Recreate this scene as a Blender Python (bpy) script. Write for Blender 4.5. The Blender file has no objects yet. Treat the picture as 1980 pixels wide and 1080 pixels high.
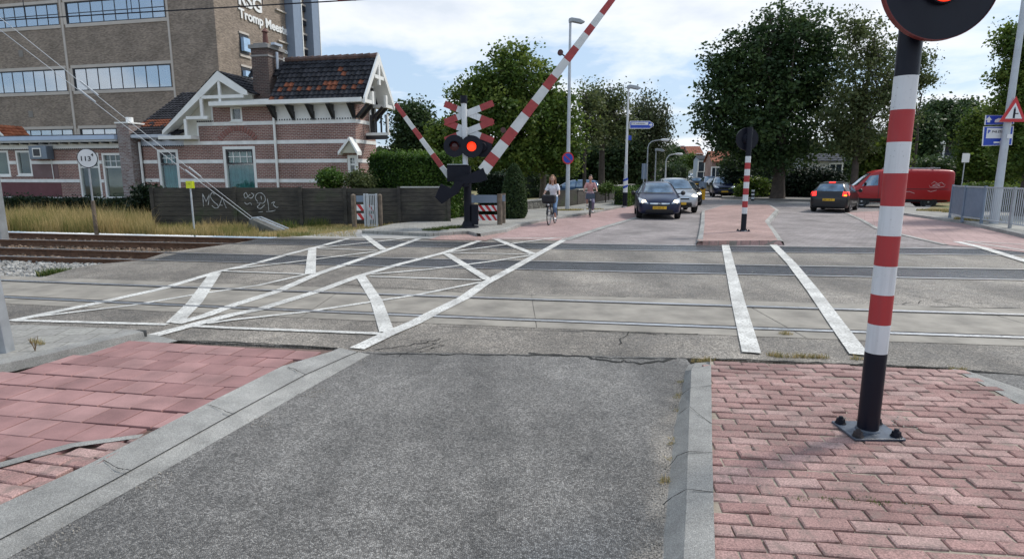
import bpy, math, random
import numpy as np
from mathutils import Vector, Matrix
from mathutils.bvhtree import BVHTree
random.seed(7); rng = np.random.default_rng(11)
R = math.radians
scene = bpy.context.scene
col = scene.collection

# ---------------------------------------------------------------- camera
F_PX, CX, CY, YH, H = 1150.0, 990.0, 540.0, 338.0, 1.8
PITCH = math.atan((CY - YH) / F_PX)
cam = bpy.data.cameras.new('camera'); cam_o = bpy.data.objects.new('camera', cam); col.objects.link(cam_o)
cam.sensor_width = 36; cam.lens = 36 * F_PX / 1980; cam.clip_start = .05; cam.clip_end = 3000
cam_o.location = (0, 0, H); cam_o.rotation_euler = (R(90) - PITCH, 0, 0)
scene.camera = cam_o

# ---------------------------------------------------------------- sky, sun, exposure
SUN_AZ, SUN_EL = R(62), R(48)          # azimuth clockwise from +Y
w = bpy.data.worlds.new('World'); scene.world = w; w.use_nodes = True
nt = w.node_tree; nt.nodes.clear()
def wn(t, **k):
    n = nt.nodes.new(t)
    for a, b in k.items(): setattr(n, a, b)
    return n
sky = wn('ShaderNodeTexSky', sky_type='NISHITA', sun_disc=False)
sky.sun_elevation = SUN_EL; sky.sun_rotation = SUN_AZ; sky.air_density = 1.0; sky.dust_density = 1.6; sky.ozone_density = 1.5
bg = wn('ShaderNodeBackground'); bg.inputs[1].default_value = .115
nt.links.new(sky.outputs[0], bg.inputs[0])
tc = wn('ShaderNodeTexCoord')
sp = wn('ShaderNodeSeparateXYZ'); nt.links.new(tc.outputs['Generated'], sp.inputs[0])
ad = wn('ShaderNodeMath', operation='ADD'); nt.links.new(sp.outputs[2], ad.inputs[0]); ad.inputs[1].default_value = .22
mx = wn('ShaderNodeMath', operation='MAXIMUM'); nt.links.new(ad.outputs[0], mx.inputs[0]); mx.inputs[1].default_value = .05
dv = wn('ShaderNodeVectorMath', operation='DIVIDE'); cb = wn('ShaderNodeCombineXYZ')
for i in range(3): nt.links.new(mx.outputs[0], cb.inputs[i])
nt.links.new(tc.outputs['Generated'], dv.inputs[0]); nt.links.new(cb.outputs[0], dv.inputs[1])
n1 = wn('ShaderNodeTexNoise'); n1.inputs['Scale'].default_value = 1.15; n1.inputs['Detail'].default_value = 9; n1.inputs['Roughness'].default_value = .56
n1.inputs['Distortion'].default_value = .15
mp = wn('ShaderNodeMapping'); mp.inputs['Location'].default_value = (3.3, 1.2, 0); mp.inputs['Scale'].default_value = (1, 1, 2.2)
nt.links.new(dv.outputs[0], mp.inputs[0]); nt.links.new(mp.outputs[0], n1.inputs['Vector'])
cr = wn('ShaderNodeValToRGB'); cr.color_ramp.elements[0].position = .47; cr.color_ramp.elements[1].position = .60
nt.links.new(n1.outputs[0], cr.inputs[0])
# cloud brightness: bright edges, greyer cores
cr2 = wn('ShaderNodeValToRGB')
e = cr2.color_ramp.elements; e[0].position = .46; e[0].color = (.98, .96, .95, 1); e[1].position = .72; e[1].color = (.60, .64, .70, 1)
nt.links.new(n1.outputs[0], cr2.inputs[0])
bg2 = wn('ShaderNodeBackground'); bg2.inputs[1].default_value = .98; nt.links.new(cr2.outputs[0], bg2.inputs[0])
# thin high veil over the whole sky
bg3 = wn('ShaderNodeBackground'); bg3.inputs[0].default_value = (.50, .66, .86, 1); bg3.inputs[1].default_value = .80
mv = wn('ShaderNodeMixShader'); mv.inputs[0].default_value = .72
nt.links.new(bg.outputs[0], mv.inputs[1]); nt.links.new(bg3.outputs[0], mv.inputs[2])
mm = wn('ShaderNodeMath', operation='MULTIPLY'); mm.inputs[1].default_value = .85; nt.links.new(cr.outputs[0], mm.inputs[0])
ms = wn('ShaderNodeMixShader'); nt.links.new(mm.outputs[0], ms.inputs[0]); nt.links.new(mv.outputs[0], ms.inputs[1]); nt.links.new(bg2.outputs[0], ms.inputs[2])
wo = wn('ShaderNodeOutputWorld'); nt.links.new(ms.outputs[0], wo.inputs[0])
sl = bpy.data.lights.new('sun', 'SUN'); sl.energy = 2.1; sl.angle = R(9); sl.color = (1, .95, .87)
so = bpy.data.objects.new('sun', sl); col.objects.link(so)
sd = Vector((math.sin(SUN_AZ) * math.cos(SUN_EL), math.cos(SUN_AZ) * math.cos(SUN_EL), math.sin(SUN_EL)))
so.rotation_euler = sd.to_track_quat('Z', 'Y').to_euler(); so.location = (0, 0, 60)
scene.view_settings.view_transform = 'Standard'; scene.view_settings.look = 'None'
scene.view_settings.exposure = 0.48; scene.view_settings.gamma = 1

# ---------------------------------------------------------------- pixel <-> place
CP, SP = math.cos(PITCH), math.sin(PITCH)
def ray(px, py):
    u = (px - CX) / F_PX; v = (CY - py) / F_PX
    return Vector((u, CP + v * SP, -SP + v * CP))
def G(px, py, z=0.0):                      # point of the level z
    d = ray(px, py); t = (z - H) / d.z
    return Vector((d.x * t, d.y * t, z))
def P(px, py, Y):                          # point at distance Y ahead
    d = ray(px, py); t = Y / d.y
    return Vector((d.x * t, Y, H + d.z * t))
class Fac:                                 # vertical plane through O running along angle a
    def __init__(s, O, a):
        s.O = Vector((O[0], O[1], 0)); s.a = a; s.u = Vector((math.cos(a), math.sin(a), 0)); s.n = Vector((math.sin(a), -math.cos(a), 0))
    def loc(s, px, py, off=0):             # -> (along, height), off = metres behind the plane
        d = ray(px, py); o = s.O - s.n * off - Vector((0, 0, H)); t = s.n.dot(o) / s.n.dot(d)
        p = d * t
        return ((Vector((p.x, p.y, 0)) - s.O).dot(s.u), H + p.z)

# ---------------------------------------------------------------- object helpers
def tag(o, label=None, cat=None, group=None, kind=None):
    if label: o['label'] = label
    if cat: o['category'] = cat
    if group: o['group'] = group
    if kind: o['kind'] = kind
    return o
def empty(name, loc=(0, 0, 0), rz=0.0, label=None, cat=None, group=None):
    o = bpy.data.objects.new(name, None); col.objects.link(o); o.location = loc; o.rotation_euler = (0, 0, rz); o.empty_display_size = .2
    return tag(o, label, cat, group)
def copy_tree(o, parent=None):
    c = o.copy(); col.objects.link(c)
    if parent: c.parent = parent
    for ch in list(o.children): copy_tree(ch, c)
    return c
def rot2(x, y, a): return (x * math.cos(a) - y * math.sin(a), x * math.sin(a) + y * math.cos(a))
class MB:
    def __init__(s): s.v = []; s.f = []; s.m = []; s.tint = None
    def add(s, vs, fs, m=0, M=None):
        b = len(s.v)
        for p in vs:
            p = Vector(p)
            if M is not None: p = M @ p
            s.v.append(tuple(p))
        for f in fs: s.f.append(tuple(b + i for i in f)); s.m.append(m)
        return s
    def box(s, x0, x1, y0, y1, z0, z1, m=0, M=None):
        if x0 > x1: x0, x1 = x1, x0
        if y0 > y1: y0, y1 = y1, y0
        if z0 > z1: z0, z1 = z1, z0
        return s.add([(x0, y0, z0), (x1, y0, z0), (x1, y1, z0), (x0, y1, z0), (x0, y0, z1), (x1, y0, z1), (x1, y1, z1), (x0, y1, z1)],
              [(0, 3, 2, 1), (4, 5, 6, 7), (0, 1, 5, 4), (1, 2, 6, 5), (2, 3, 7, 6), (3, 0, 4, 7)], m, M)
    def beam(s, a, b, wx, wy, m=0, up=(0, 0, 1)):  # box along a-b, wx sideways, wy along 'up'
        a = Vector(a); b = Vector(b); d = (b - a); L = d.length; d.normalize()
        upv = Vector(up); x = d.cross(upv)
        if x.length < 1e-4: x = d.cross(Vector((0, 1, 0)))
        x.normalize(); y = x.cross(d)
        M = Matrix(((x.x, d.x, y.x, a.x), (x.y, d.y, y.y, a.y), (x.z, d.z, y.z, a.z), (0, 0, 0, 1)))
        return s.box(-wx / 2, wx / 2, 0, L, -wy / 2, wy / 2, m, M)
    def prism(s, poly, y0, y1, m=0, M=None):     # poly in (x,z), extruded along y
        n = len(poly)
        ar = sum(poly[i][0] * poly[(i + 1) % n][1] - poly[(i + 1) % n][0] * poly[i][1] for i in range(n))
        if ar < 0: poly = poly[::-1]
        if y0 > y1: y0, y1 = y1, y0
        vs = [(x, y0, z) for x, z in poly] + [(x, y1, z) for x, z in poly]
        fs = [tuple(range(n)), tuple(range(2 * n - 1, n - 1, -1))] + [(i, i + n, (i + 1) % n + n, (i + 1) % n) for i in range(n)]
        return s.add(vs, fs, m, M)
    def slab(s, poly, z0, z1, m=0, M=None):      # poly in (x,y), extruded along z
        n = len(poly)
        ar = sum(poly[i][0] * poly[(i + 1) % n][1] - poly[(i + 1) % n][0] * poly[i][1] for i in range(n))
        if ar < 0: poly = poly[::-1]
        vs = [(p[0], p[1], z0) for p in poly] + [(p[0], p[1], z1) for p in poly]
        fs = [tuple(range(n - 1, -1, -1)), tuple(range(n, 2 * n))] + [(i, (i + 1) % n, (i + 1) % n + n, i + n) for i in range(n)]
        return s.add(vs, fs, m, M)
    def tube(s, pts, r, n=10, m=0, cap=True):
        pts = [Vector(p) for p in pts]; k = len(pts)
        if not isinstance(r, (list, tuple)): r = [r] * k
        t0 = (pts[1] - pts[0]).normalized(); ref = Vector((0, 0, 1)) if abs(t0.z) < .9 else Vector((1, 0, 0))
        x = t0.cross(ref).normalized(); vs = []
        for i, p in enumerate(pts):
            t = (pts[min(i + 1, k - 1)] - pts[max(i - 1, 0)]).normalized()
            x = (x - t * x.dot(t)).normalized(); y = t.cross(x)
            for j in range(n):
                a = 2 * math.pi * j / n; vs.append(tuple(p + (x * math.cos(a) + y * math.sin(a)) * r[i]))
        fs = [(i * n + j, i * n + (j + 1) % n, (i + 1) * n + (j + 1) % n, (i + 1) * n + j) for i in range(k - 1) for j in range(n)]
        if cap: fs += [tuple(range(n - 1, -1, -1)), tuple((k - 1) * n + j for j in range(n))]
        return s.add(vs, fs, m)
    def disc(s, c, nrm, r0, th, n=28, m=0, r1=None):       # short cylinder
        c = Vector(c); nrm = Vector(nrm).normalized()
        return s.tube([c, c + nrm * th], [r0, r0 if r1 is None else r1], n, m)
    def build(s, name, mats, parent=None, smooth=False, bevel=0, loc=None, recalc=False):
        me = bpy.data.meshes.new(name); me.from_pydata(s.v, [], s.f)
        if not isinstance(mats, (list, tuple)): mats = [mats]
        for m in mats: me.materials.append(m)
        me.polygons.foreach_set('material_index', s.m)
        uv = me.uv_layers.new(name='UVMap')
        nv = len(me.loops); co = np.empty(len(me.vertices) * 3, 'f'); me.vertices.foreach_get('co', co); co = co.reshape(-1, 3)
        me.update(); nr = np.empty(len(me.polygons) * 3, 'f'); me.polygons.foreach_get('normal', nr); nr = nr.reshape(-1, 3)
        lt = np.empty(len(me.polygons), 'i'); me.polygons.foreach_get('loop_total', lt)
        li = np.empty(nv, 'i'); me.loops.foreach_get('vertex_index', li)
        fn = np.repeat(nr, lt, axis=0); c = co[li]; a = np.abs(fn)
        U = np.empty((nv, 2), 'f')
        isz = (a[:, 2] >= a[:, 0]) & (a[:, 2] >= a[:, 1]) & (a[:, 2] > .9); isx = (~isz) & (a[:, 0] > a[:, 1])
        sc = np.where(a[:, 2] < .95, 1 / np.sqrt(np.maximum(1 - a[:, 2] ** 2, .05)), 1)
        U[:, 0] = np.where(isz, c[:, 0], np.where(isx, c[:, 1], c[:, 0])); U[:, 1] = np.where(isz, c[:, 1], c[:, 2] * sc)
        uv.data.foreach_set('uv', U.ravel())
        if smooth is True: me.polygons.foreach_set('use_smooth', [True] * len(me.polygons))
        elif smooth:
            me.polygons.foreach_set('use_smooth', [True] * len(me.polygons)); me.set_sharp_from_angle(angle=R(smooth))
        if s.tint is not None:
            at = me.attributes.new('tint', 'FLOAT', 'FACE'); at.data.foreach_set('value', s.tint)
        o = bpy.data.objects.new(name, me); col.objects.link(o)
        if parent: o.parent = parent
        if loc: o.location = loc
        if bevel:
            b = o.modifiers.new('bevel', 'BEVEL'); b.width = bevel; b.segments = 2; b.limit_method = 'ANGLE'
        return o

# ---------------------------------------------------------------- materials
def srgb(h):
    if isinstance(h, str):
        h = [int(h[i:i + 2], 16) / 255 for i in (0, 2, 4)]
        return tuple(c / 12.92 if c <= .04045 else ((c + .055) / 1.055) ** 2.4 for c in h) + (1,)
    return tuple(h) + (1,) if len(h) == 3 else tuple(h)
class NM:
    def __init__(s, name):
        s.m = bpy.data.materials.new(name); s.m.use_nodes = True; s.t = s.m.node_tree
        s.b = s.t.nodes['Principled BSDF']; s.tc = s.n('ShaderNodeTexCoord')
    def n(s, t, **k):
        x = s.t.nodes.new(t)
        for a, b in k.items(): setattr(x, a, b)
        return x
    def l(s, a, b): s.t.links.new(a, b)
    def noise(s, scale, detail=4, rough=.55, coord='Object', stretch=None, dist=0):
        x = s.n('ShaderNodeTexNoise'); x.inputs['Scale'].default_value = scale; x.inputs['Detail'].default_value = detail
        x.inputs['Roughness'].default_value = rough; x.inputs['Distortion'].default_value = dist
        if stretch:
            mpn = s.n('ShaderNodeMapping'); mpn.inputs['Scale'].default_value = stretch; s.l(s.tc.outputs[coord], mpn.inputs[0]); s.l(mpn.outputs[0], x.inputs['Vector'])
        else: s.l(s.tc.outputs[coord], x.inputs['Vector'])
        return x.outputs[0]
    def ramp(s, src, stops):
        x = s.n('ShaderNodeValToRGB'); el = x.color_ramp.elements
        while len(el) < len(stops): el.new(.5)
        for i, (p, c) in enumerate(stops):
            el[i].position = p; el[i].color = (c, c, c, 1) if isinstance(c, (int, float)) else srgb(c)
        s.l(src, x.inputs[0]); return x.outputs[0]
    def mix(s, fac, a, b, mode='MIX'):
        x = s.n('ShaderNodeMix', data_type='RGBA', blend_type=mode)
        for i, v in ((0, fac), (6, a), (7, b)):
            if hasattr(v, 'default_value') or hasattr(v, 'links'): s.l(v, x.inputs[i])
            else: x.inputs[i].default_value = v if i == 0 else srgb(v)
        return x.outputs[2]
    def math(s, op, a, b=0.0):
        x = s.n('ShaderNodeMath', operation=op)
        for i, v in ((0, a), (1, b)):
            if isinstance(v, (int, float)): x.inputs[i].default_value = v
            else: s.l(v, x.inputs[i])
        return x.outputs[0]
    def col(s, c):
        if isinstance(c, (tuple, list, str)): s.b.inputs['Base Color'].default_value = srgb(c)
        else: s.l(c, s.b.inputs['Base Color'])
        return s
    def rough(s, r):
        if isinstance(r, (int, float)): s.b.inputs['Roughness'].default_value = r
        else: s.l(r, s.b.inputs['Roughness'])
        return s
    def bump(s, h, strength=.5, dist=.01):
        x = s.n('ShaderNodeBump'); x.inputs['Strength'].default_value = strength; x.inputs['Distance'].default_value = dist
        s.l(h, x.inputs['Height']); s.l(x.outputs[0], s.b.inputs['Normal']); return s
def plain(name, c, rough=.6, metal=0, var=.12, vscale=3, bump=0, bscale=60, coat=0, emit=0, coord='Object', spec=None):
    s = NM(name); base = srgb(c)
    nz = s.noise(vscale, 5, coord=coord)
    dark = tuple(x * (1 - var) for x in base[:3]); light = tuple(min(1, x * (1 + var)) for x in base[:3])
    s.col(s.ramp(nz, [(.3, dark), (.7, light)]))
    s.rough(s.ramp(s.noise(vscale * 3, 3, coord=coord), [(.3, max(0, rough - .08)), (.7, min(1, rough + .08))]))
    s.b.inputs['Metallic'].default_value = metal
    if bump: s.bump(s.noise(bscale, 3, coord=coord), .6, bump)
    if coat: s.b.inputs['Coat Weight'].default_value = coat; s.b.inputs['Coat Roughness'].default_value = .03
    if emit: s.b.inputs['Emission Color'].default_value = base; s.b.inputs['Emission Strength'].default_value = emit
    if spec is not None: s.b.inputs['Specular IOR Level'].default_value = spec
    return s.m
def brickmat(name, c1, c2, mortar, bw, bh, mo=.01, offset=.5, bump=.006, coord='UV', rot=0, dirt=None, rough=.8, freq=2, grime=.35):
    s = NM(name)
    mpn = s.n('ShaderNodeMapping'); mpn.inputs['Rotation'].default_value = (0, 0, rot); s.l(s.tc.outputs[coord], mpn.inputs[0])
    x = s.n('ShaderNodeTexBrick', offset=offset, offset_frequency=freq)
    x.inputs['Scale'].default_value = 1; x.inputs['Brick Width'].default_value = bw; x.inputs['Row Height'].default_value = bh
    x.inputs['Mortar Size'].default_value = mo; x.inputs['Mortar Smooth'].default_value = .3; x.inputs['Bias'].default_value = 0
    x.inputs['Color1'].default_value = srgb(c1); x.inputs['Color2'].default_value = srgb(c2); x.inputs['Mortar'].default_value = srgb(mortar)
    s.l(mpn.outputs[0], x.inputs['Vector'])
    c = x.outputs['Color']
    c = s.mix(grime, c, s.mix(1.0, c, s.ramp(s.noise(.7, 6, coord=coord), [(.3, .45), (.7, 1.35)]), 'MULTIPLY'))
    c = s.mix(.5, c, s.mix(1.0, c, s.ramp(s.noise(22, 3, coord=coord), [(.3, .6), (.7, 1.35)]), 'MULTIPLY'))
    s.col(c); s.rough(rough)
    h = s.math('SUBTRACT', 1.0, x.outputs['Fac']); h = s.math('ADD', h, s.math('MULTIPLY', s.noise(45, 3, coord=coord), .4))
    s.bump(h, .7, bump)
    return s.m
def inside(p, poly):
    c = False; n = len(poly); j = n - 1
    for i in range(n):
        if (poly[i][1] > p[1]) != (poly[j][1] > p[1]) and p[0] < (poly[j][0] - poly[i][0]) * (p[1] - poly[i][1]) / (poly[j][1] - poly[i][1]) + poly[i][0]: c = not c
        j = i
    return c
def evalmesh(o, name):                     # bake modifiers / text into a plain mesh, removing the source
    dg = bpy.context.evaluated_depsgraph_get(); dg.update()
    me = bpy.data.meshes.new_from_object(o.evaluated_get(dg)); me.name = name; bpy.data.objects.remove(o); return me
def lettering(txt, size, mat, parent, M, name='lettering', depth=.01, align='LEFT', bold=0.0, sx=1.0):
    cu = bpy.data.curves.new('txt', 'FONT'); cu.body = txt; cu.size = size; cu.extrude = depth / 2; cu.align_x = align; cu.offset = bold; cu.resolution_u = 3
    o = bpy.data.objects.new('txt', cu); col.objects.link(o)
    me = evalmesh(o, name); me.materials.clear(); me.materials.append(mat)
    o = bpy.data.objects.new(name, me); col.objects.link(o)
    me.transform(Matrix.Diagonal((sx, 1, 1, 1))); me.transform(M)
    if parent: o.parent = parent
    return o
def upright(x, y, z, rz=0):                # text plane facing -y (local)
    return Matrix.Translation((x, y, z)) @ Matrix.Rotation(rz, 4, 'Z') @ Matrix.Rotation(R(90), 4, 'X')
# ================================================================= SETTING: ground, road, crossing, rails
def asphalt(name, dark, light, bumpd=.006, scale=1.0, wear=None):
    s = NM(name)
    v = s.n('ShaderNodeTexVoronoi', feature='F1'); v.inputs['Scale'].default_value = 92 * scale; s.l(s.tc.outputs['Object'], v.inputs['Vector'])
    v2 = s.n('ShaderNodeTexVoronoi', feature='DISTANCE_TO_EDGE'); v2.inputs['Scale'].default_value = 92 * scale; s.l(s.tc.outputs['Object'], v2.inputs['Vector'])
    stone = s.n('ShaderNodeSeparateColor'); s.l(v.outputs['Color'], stone.inputs[0])
    c = s.ramp(stone.outputs[0], [(.0, dark), (.55, [a * .5 + b * .5 for a, b in zip(dark, light)]), (1, light)])
    c = s.mix(s.ramp(v2.outputs['Distance'], [(.0, .6), (.14, 0.0)]), c, [a * .4 for a in dark])
    big = s.ramp(s.noise(.55, 5), [(.3, .62), (.7, 1.38)])
    c = s.mix(1.0, c, big, 'MULTIPLY')
    c = s.mix(1.0, c, s.ramp(s.noise(6, 4), [(.3, .82), (.7, 1.18)]), 'MULTIPLY')
    if wear:  # lighter polished wheel paths running along the road
        c = s.mix(1.0, c, s.ramp(s.noise(1, 3, stretch=wear), [(.35, .78), (.65, 1.3)]), 'MULTIPLY')
    s.col(c); s.rough(s.ramp(s.noise(3, 3), [(.3, .42), (.7, .66)]))
    h = s.math('ADD', s.math('MULTIPLY', s.ramp(v2.outputs['Distance'], [(0, 0), (.25, 1)]), .8), s.math('MULTIPLY', stone.outputs[1], .5))
    s.bump(h, .9, bumpd); return s.m
A = dict(
 road=asphalt('asphalt_blue', (.088, .082, .075), (.31, .295, .275), .005, 1.0, (1.1, .18, 1)),
 cross=asphalt('asphalt_crossing', (.105, .092, .078), (.42, .375, .32), .006, .8, (1.0, .3, 1)),
 far=asphalt('asphalt_far', (.15, .145, .14), (.30, .29, .28), .003, .6))
concrete = plain('concrete_panel', (.255, .232, .198), .75, var=.3, vscale=2.2, bump=.002, bscale=90)
rubber = asphalt('crossing_rubber', (.030, .033, .040), (.12, .125, .135), .002, 1.3)
for l_ in list(rubber.node_tree.links):
    if l_.to_socket.name == 'Roughness': rubber.node_tree.links.remove(l_)
rubber.node_tree.nodes['Principled BSDF'].inputs['Roughness'].default_value = .26
kerbm = asphalt('kerb_concrete', (.27, .262, .245), (.47, .46, .43), .0025, 2.0)
slabm = brickmat('pavement_slabs', (.27, .26, .24), (.33, .32, .29), (.14, .13, .11), .30, .30, .006, .5, .004, 'Object', R(-9))
redpath = brickmat('red_cycle_tiles', (.34, .225, .21), (.40, .27, .255), (.22, .16, .145), .30, .30, .006, .5, .003, 'Object', R(-60))
klinker = brickmat('clinker_road', (.225, .195, .19), (.31, .275, .268), (.15, .138, .132), .21, .10, .008, .5, .006, 'Object', R(-12), grime=.7)
islbrick = brickmat('island_clinkers', (.33, .20, .175), (.42, .27, .245), (.22, .19, .165), .24, .12, .012, .5, .01, 'Object', R(-9), grime=.5)
soil = plain('soil', (.16, .13, .085), .95, var=.35, vscale=2, bump=.02, bscale=12)
verge_m = NM('dry_grass_ground'); verge_m.col(verge_m.mix(verge_m.ramp(verge_m.noise(1.3, 6), [(.42, 0.), (.58, 1.)]), (.30, .225, .12), (.11, .14, .05))).rough(.95)
verge_m.bump(verge_m.noise(30, 4), .8, .03); verge_m = verge_m.m
white_mark = NM('road_paint')
_w = white_mark.ramp(white_mark.noise(38, 5, .7), [(.37, 0.), (.52, 1.)]); _w2 = white_mark.ramp(white_mark.noise(2.2, 5), [(.3, .55), (.6, 1.)])
white_mark.col(white_mark.mix(_w, (.30, .285, .26), white_mark.mix(1.0, (.72, .71, .67), _w2, 'MULTIPLY'))).rough(.6)
_v = white_mark.n('ShaderNodeTexVoronoi', feature='DISTANCE_TO_EDGE'); _v.inputs['Scale'].default_value = 65; white_mark.l(white_mark.tc.outputs['Object'], _v.inputs['Vector'])
white_mark.bump(_v.outputs['Distance'], .6, .006); white_mark = white_mark.m
railtop = plain('polished_rail', (.62, .62, .62), .38, 1, var=.1, vscale=8)
railrust = plain('rusty_rail', (.13, .068, .040), .85, var=.35, vscale=9, bump=.002)
groove = plain('dark_groove', (.012, .012, .012), .9)
crackm = plain('crack_dark', (.02, .02, .018), .95)  # flat near-black colour of the cracks and kerb joints

def sheet(name, polys, z, mat, th=None, kind='structure'):
    b = MB()
    for p in polys:
        if th: b.slab([(q[0], q[1]) for q in p], z - th, z)
        else:
            p = [(q[0], q[1]) for q in p]; n = len(p)
            ar = sum(p[i][0] * p[(i + 1) % n][1] - p[(i + 1) % n][0] * p[i][1] for i in range(n))
            if ar < 0: p = p[::-1]
            b.add([(x, y, z) for x, y in p], [tuple(range(n))])
    return tag(b.build(name, mat), kind=kind)
def ribbon(rows, m=0, b=None):       # rows: polylines with equal counts
    b = b or MB()
    for r0, r1 in zip(rows, rows[1:]):
        n = len(r0); b.add(list(r0) + list(r1), [(i, i + 1, n + i + 1, n + i) for i in range(n - 1)], m)
    return b
def fixup(o):                         # normals up
    me = o.data; fl = [p for p in me.polygons if p.normal.z < -.05]
    for p in fl: p.flip()
    me.update(); return o

# rails: six slightly curved lines through measured ground points
_r = [[(10, 574.7), (500, 597.6), (850, 613), (1350, 630.8), (1980, 653.7)], [(10, 542), (500, 561), (850, 573.4), (1350, 588.6), (1980, 609.3)],
      [(225, 501.6), (500, 508), (850, 518), (1350, 528.5), (1980, 541.8)], [(10, 480), (310, 487.3), (500, 491), (850, 503), (1350, 511.5), (1980, 520.5)],
      [(10, 464), (450, 469), (850, 479.5), (1350, 486.8), (1980, 493.5)], [(10, 450), (500, 460), (850, 468.5), (1350, 474.5), (1980, 482)]]
RC = []
for q in _r:
    g = [G(*a) for a in q]; c = np.polyfit([a.x for a in g], [a.y for a in g], 2); RC.append((c, g[0].x, g[-1].x))
def ry(i, x):
    c, a, b = RC[i]
    if x < a: return float(np.polyval(c, a) + (2 * c[0] * a + c[1]) * (x - a))
    if x > b: return float(np.polyval(c, b) + (2 * c[0] * b + c[1]) * (x - b))
    return float(np.polyval(c, x))
def along(f, x0, x1, n=40): return [(x0 + (x1 - x0) * i / n, f(x0 + (x1 - x0) * i / n)) for i in range(n + 1)]
XR = 45.0
endL = [G(-60, 566).xy, G(10, 541).xy, G(78, 537).xy, G(153, 516).xy, G(202, 509).xy, G(272, 503).xy, G(321, 488).xy, G(440, 472).xy, G(505, 462).xy, G(560, 457).xy]
def xL(i, off=0):                     # x where the paved crossing ends on rail i
    best = None
    for a, b in zip(endL, endL[1:]):
        for k in range(21):
            p = a.lerp(b, k / 20); d = abs(p.y - ry(i, p.x) - off)
            if best is None or d < best[0]: best = (d, p.x)
    return best[1]

# near boundary of the crossing slab and the road edges
nearL = G(685, 682); nearR = G(1320, 692)
RL = [G(12, 1080), G(285, 925), G(505, 803), G(700, 693)]          # left asphalt edge
RR = [G(1280, 1080), G(1287, 980), G(1303, 828), G(1317, 761), G(1323, 716)]
def extend(p, q, L): p = Vector(p); q = Vector(q); d = (p - q).normalized(); return p + d * L
RL0 = extend(RL[0], RL[2], 8); RR0 = extend(RR[0], RR[3], 8)
# the wide base
farY = lambda x: ry(5, x) + .75
g = MB()
tr_x = endL[-1].x
# beyond the tracks
pts = along(farY, -260, 260, 60)
far_poly = [(x, y) for x, y in pts] + [(1500, 1500), (-1500, 1500)]
sheet('ground', [[(-1500, farY(-260)), (-260, farY(-260))] + pts + [(1500, farY(260)), (1500, 1500), (-1500, 1500)]], -.03, verge_m)
sheet('trackbed', [[(-260, -14), (60, -14), (60, farY(60))] + [(x, farY(x) + .3) for x, _ in along(farY, 60, -260, 40)]], -.20, soil)
# verge embankment edge + soil step
# crossing slab
npoly = [G(-300, 655).xy, G(60, 645).xy, G(270, 655).xy, G(652, 672).xy, G(685, 681).xy, G(900, 684).xy, G(1130, 688).xy, G(1320, 693).xy, G(1375, 693).xy, G(1600, 702).xy, G(1840, 711).xy, G(1960, 722).xy, G(2300, 745).xy, G(4000, 860).xy]
cpoly = npoly + [(XR, farY(XR))] + [(x, farY(x) + .1) for x, _ in along(farY, XR - 1, endL[-1].x, 40)][::1] + [tuple(p) for p in endL[::-1]] + [G(-400, 600).xy]
sheet('crossing_asphalt', [cpoly], 0.0, A['cross'], .24)
sheet('road', [[RL0.xy] + [p.xy for p in RL] + [G(700, 680).xy, G(900, 683).xy, G(1130, 687).xy, G(1325, 692).xy, G(1345, 715).xy] + [extend(p, p + Vector((-1, 0, 0)), .05).xy for p in RR[::-1]] + [RR0.xy]], .004, A['road'], .2)
# panels
def strip(name, f0, f1, x0, x1, z, mat, n=50, th=None):
    a = along(f0, x0, x1, n); c = along(f1, x0, x1, n); rows = [[(x, y, z) for x, y in a], [(x, y, z) for x, y in c]]
    if th: rows = [[(x, y, z - th) for x, y in a]] + rows + [[(x, y, z - th) for x, y in c]]
    return tag(fixup(ribbon(rows).build(name, mat)), kind='structure')
b = MB()
X0 = -14
for lo, hi in (((0, -.36), (0, -.04)), ((0, .09), (1, -.06)), ((1, .06), (1, .40))):
    x0 = xL(1) if lo[0] else -9; x = -13.5
    while x < XR:
        L = 3.0 if x > -10 else 2.4
        xa, xb = x, min(x + L - .012, XR)
        a = along(lambda t: ry(lo[0], t) + lo[1], xa, xb, 6); c = along(lambda t: ry(hi[0], t) + hi[1], xa, xb, 6)
        b = ribbon([[(u, v, .004) for u, v in a], [(u, v, .004) for u, v in c]], 0, b); x += L
tag(fixup(b.build('crossing_panels', concrete)), kind='structure')
b = MB()
for lo, hi in ((2, 3), (4, 5)):
    x0 = xL(lo) + .2; x = x0
    while x < XR:
        xa, xb = x, x + 1.795
        a = along(lambda t: ry(lo, t) + .09, xa, xb, 4); c = along(lambda t: ry(hi, t) - .06, xa, xb, 4)
        b = ribbon([[(u, v, .004) for u, v in a], [(u, v, .004) for u, v in c]], 0, b); x += 1.8
tag(fixup(b.build('rubber_panels', rubber)), kind='structure')
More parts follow.
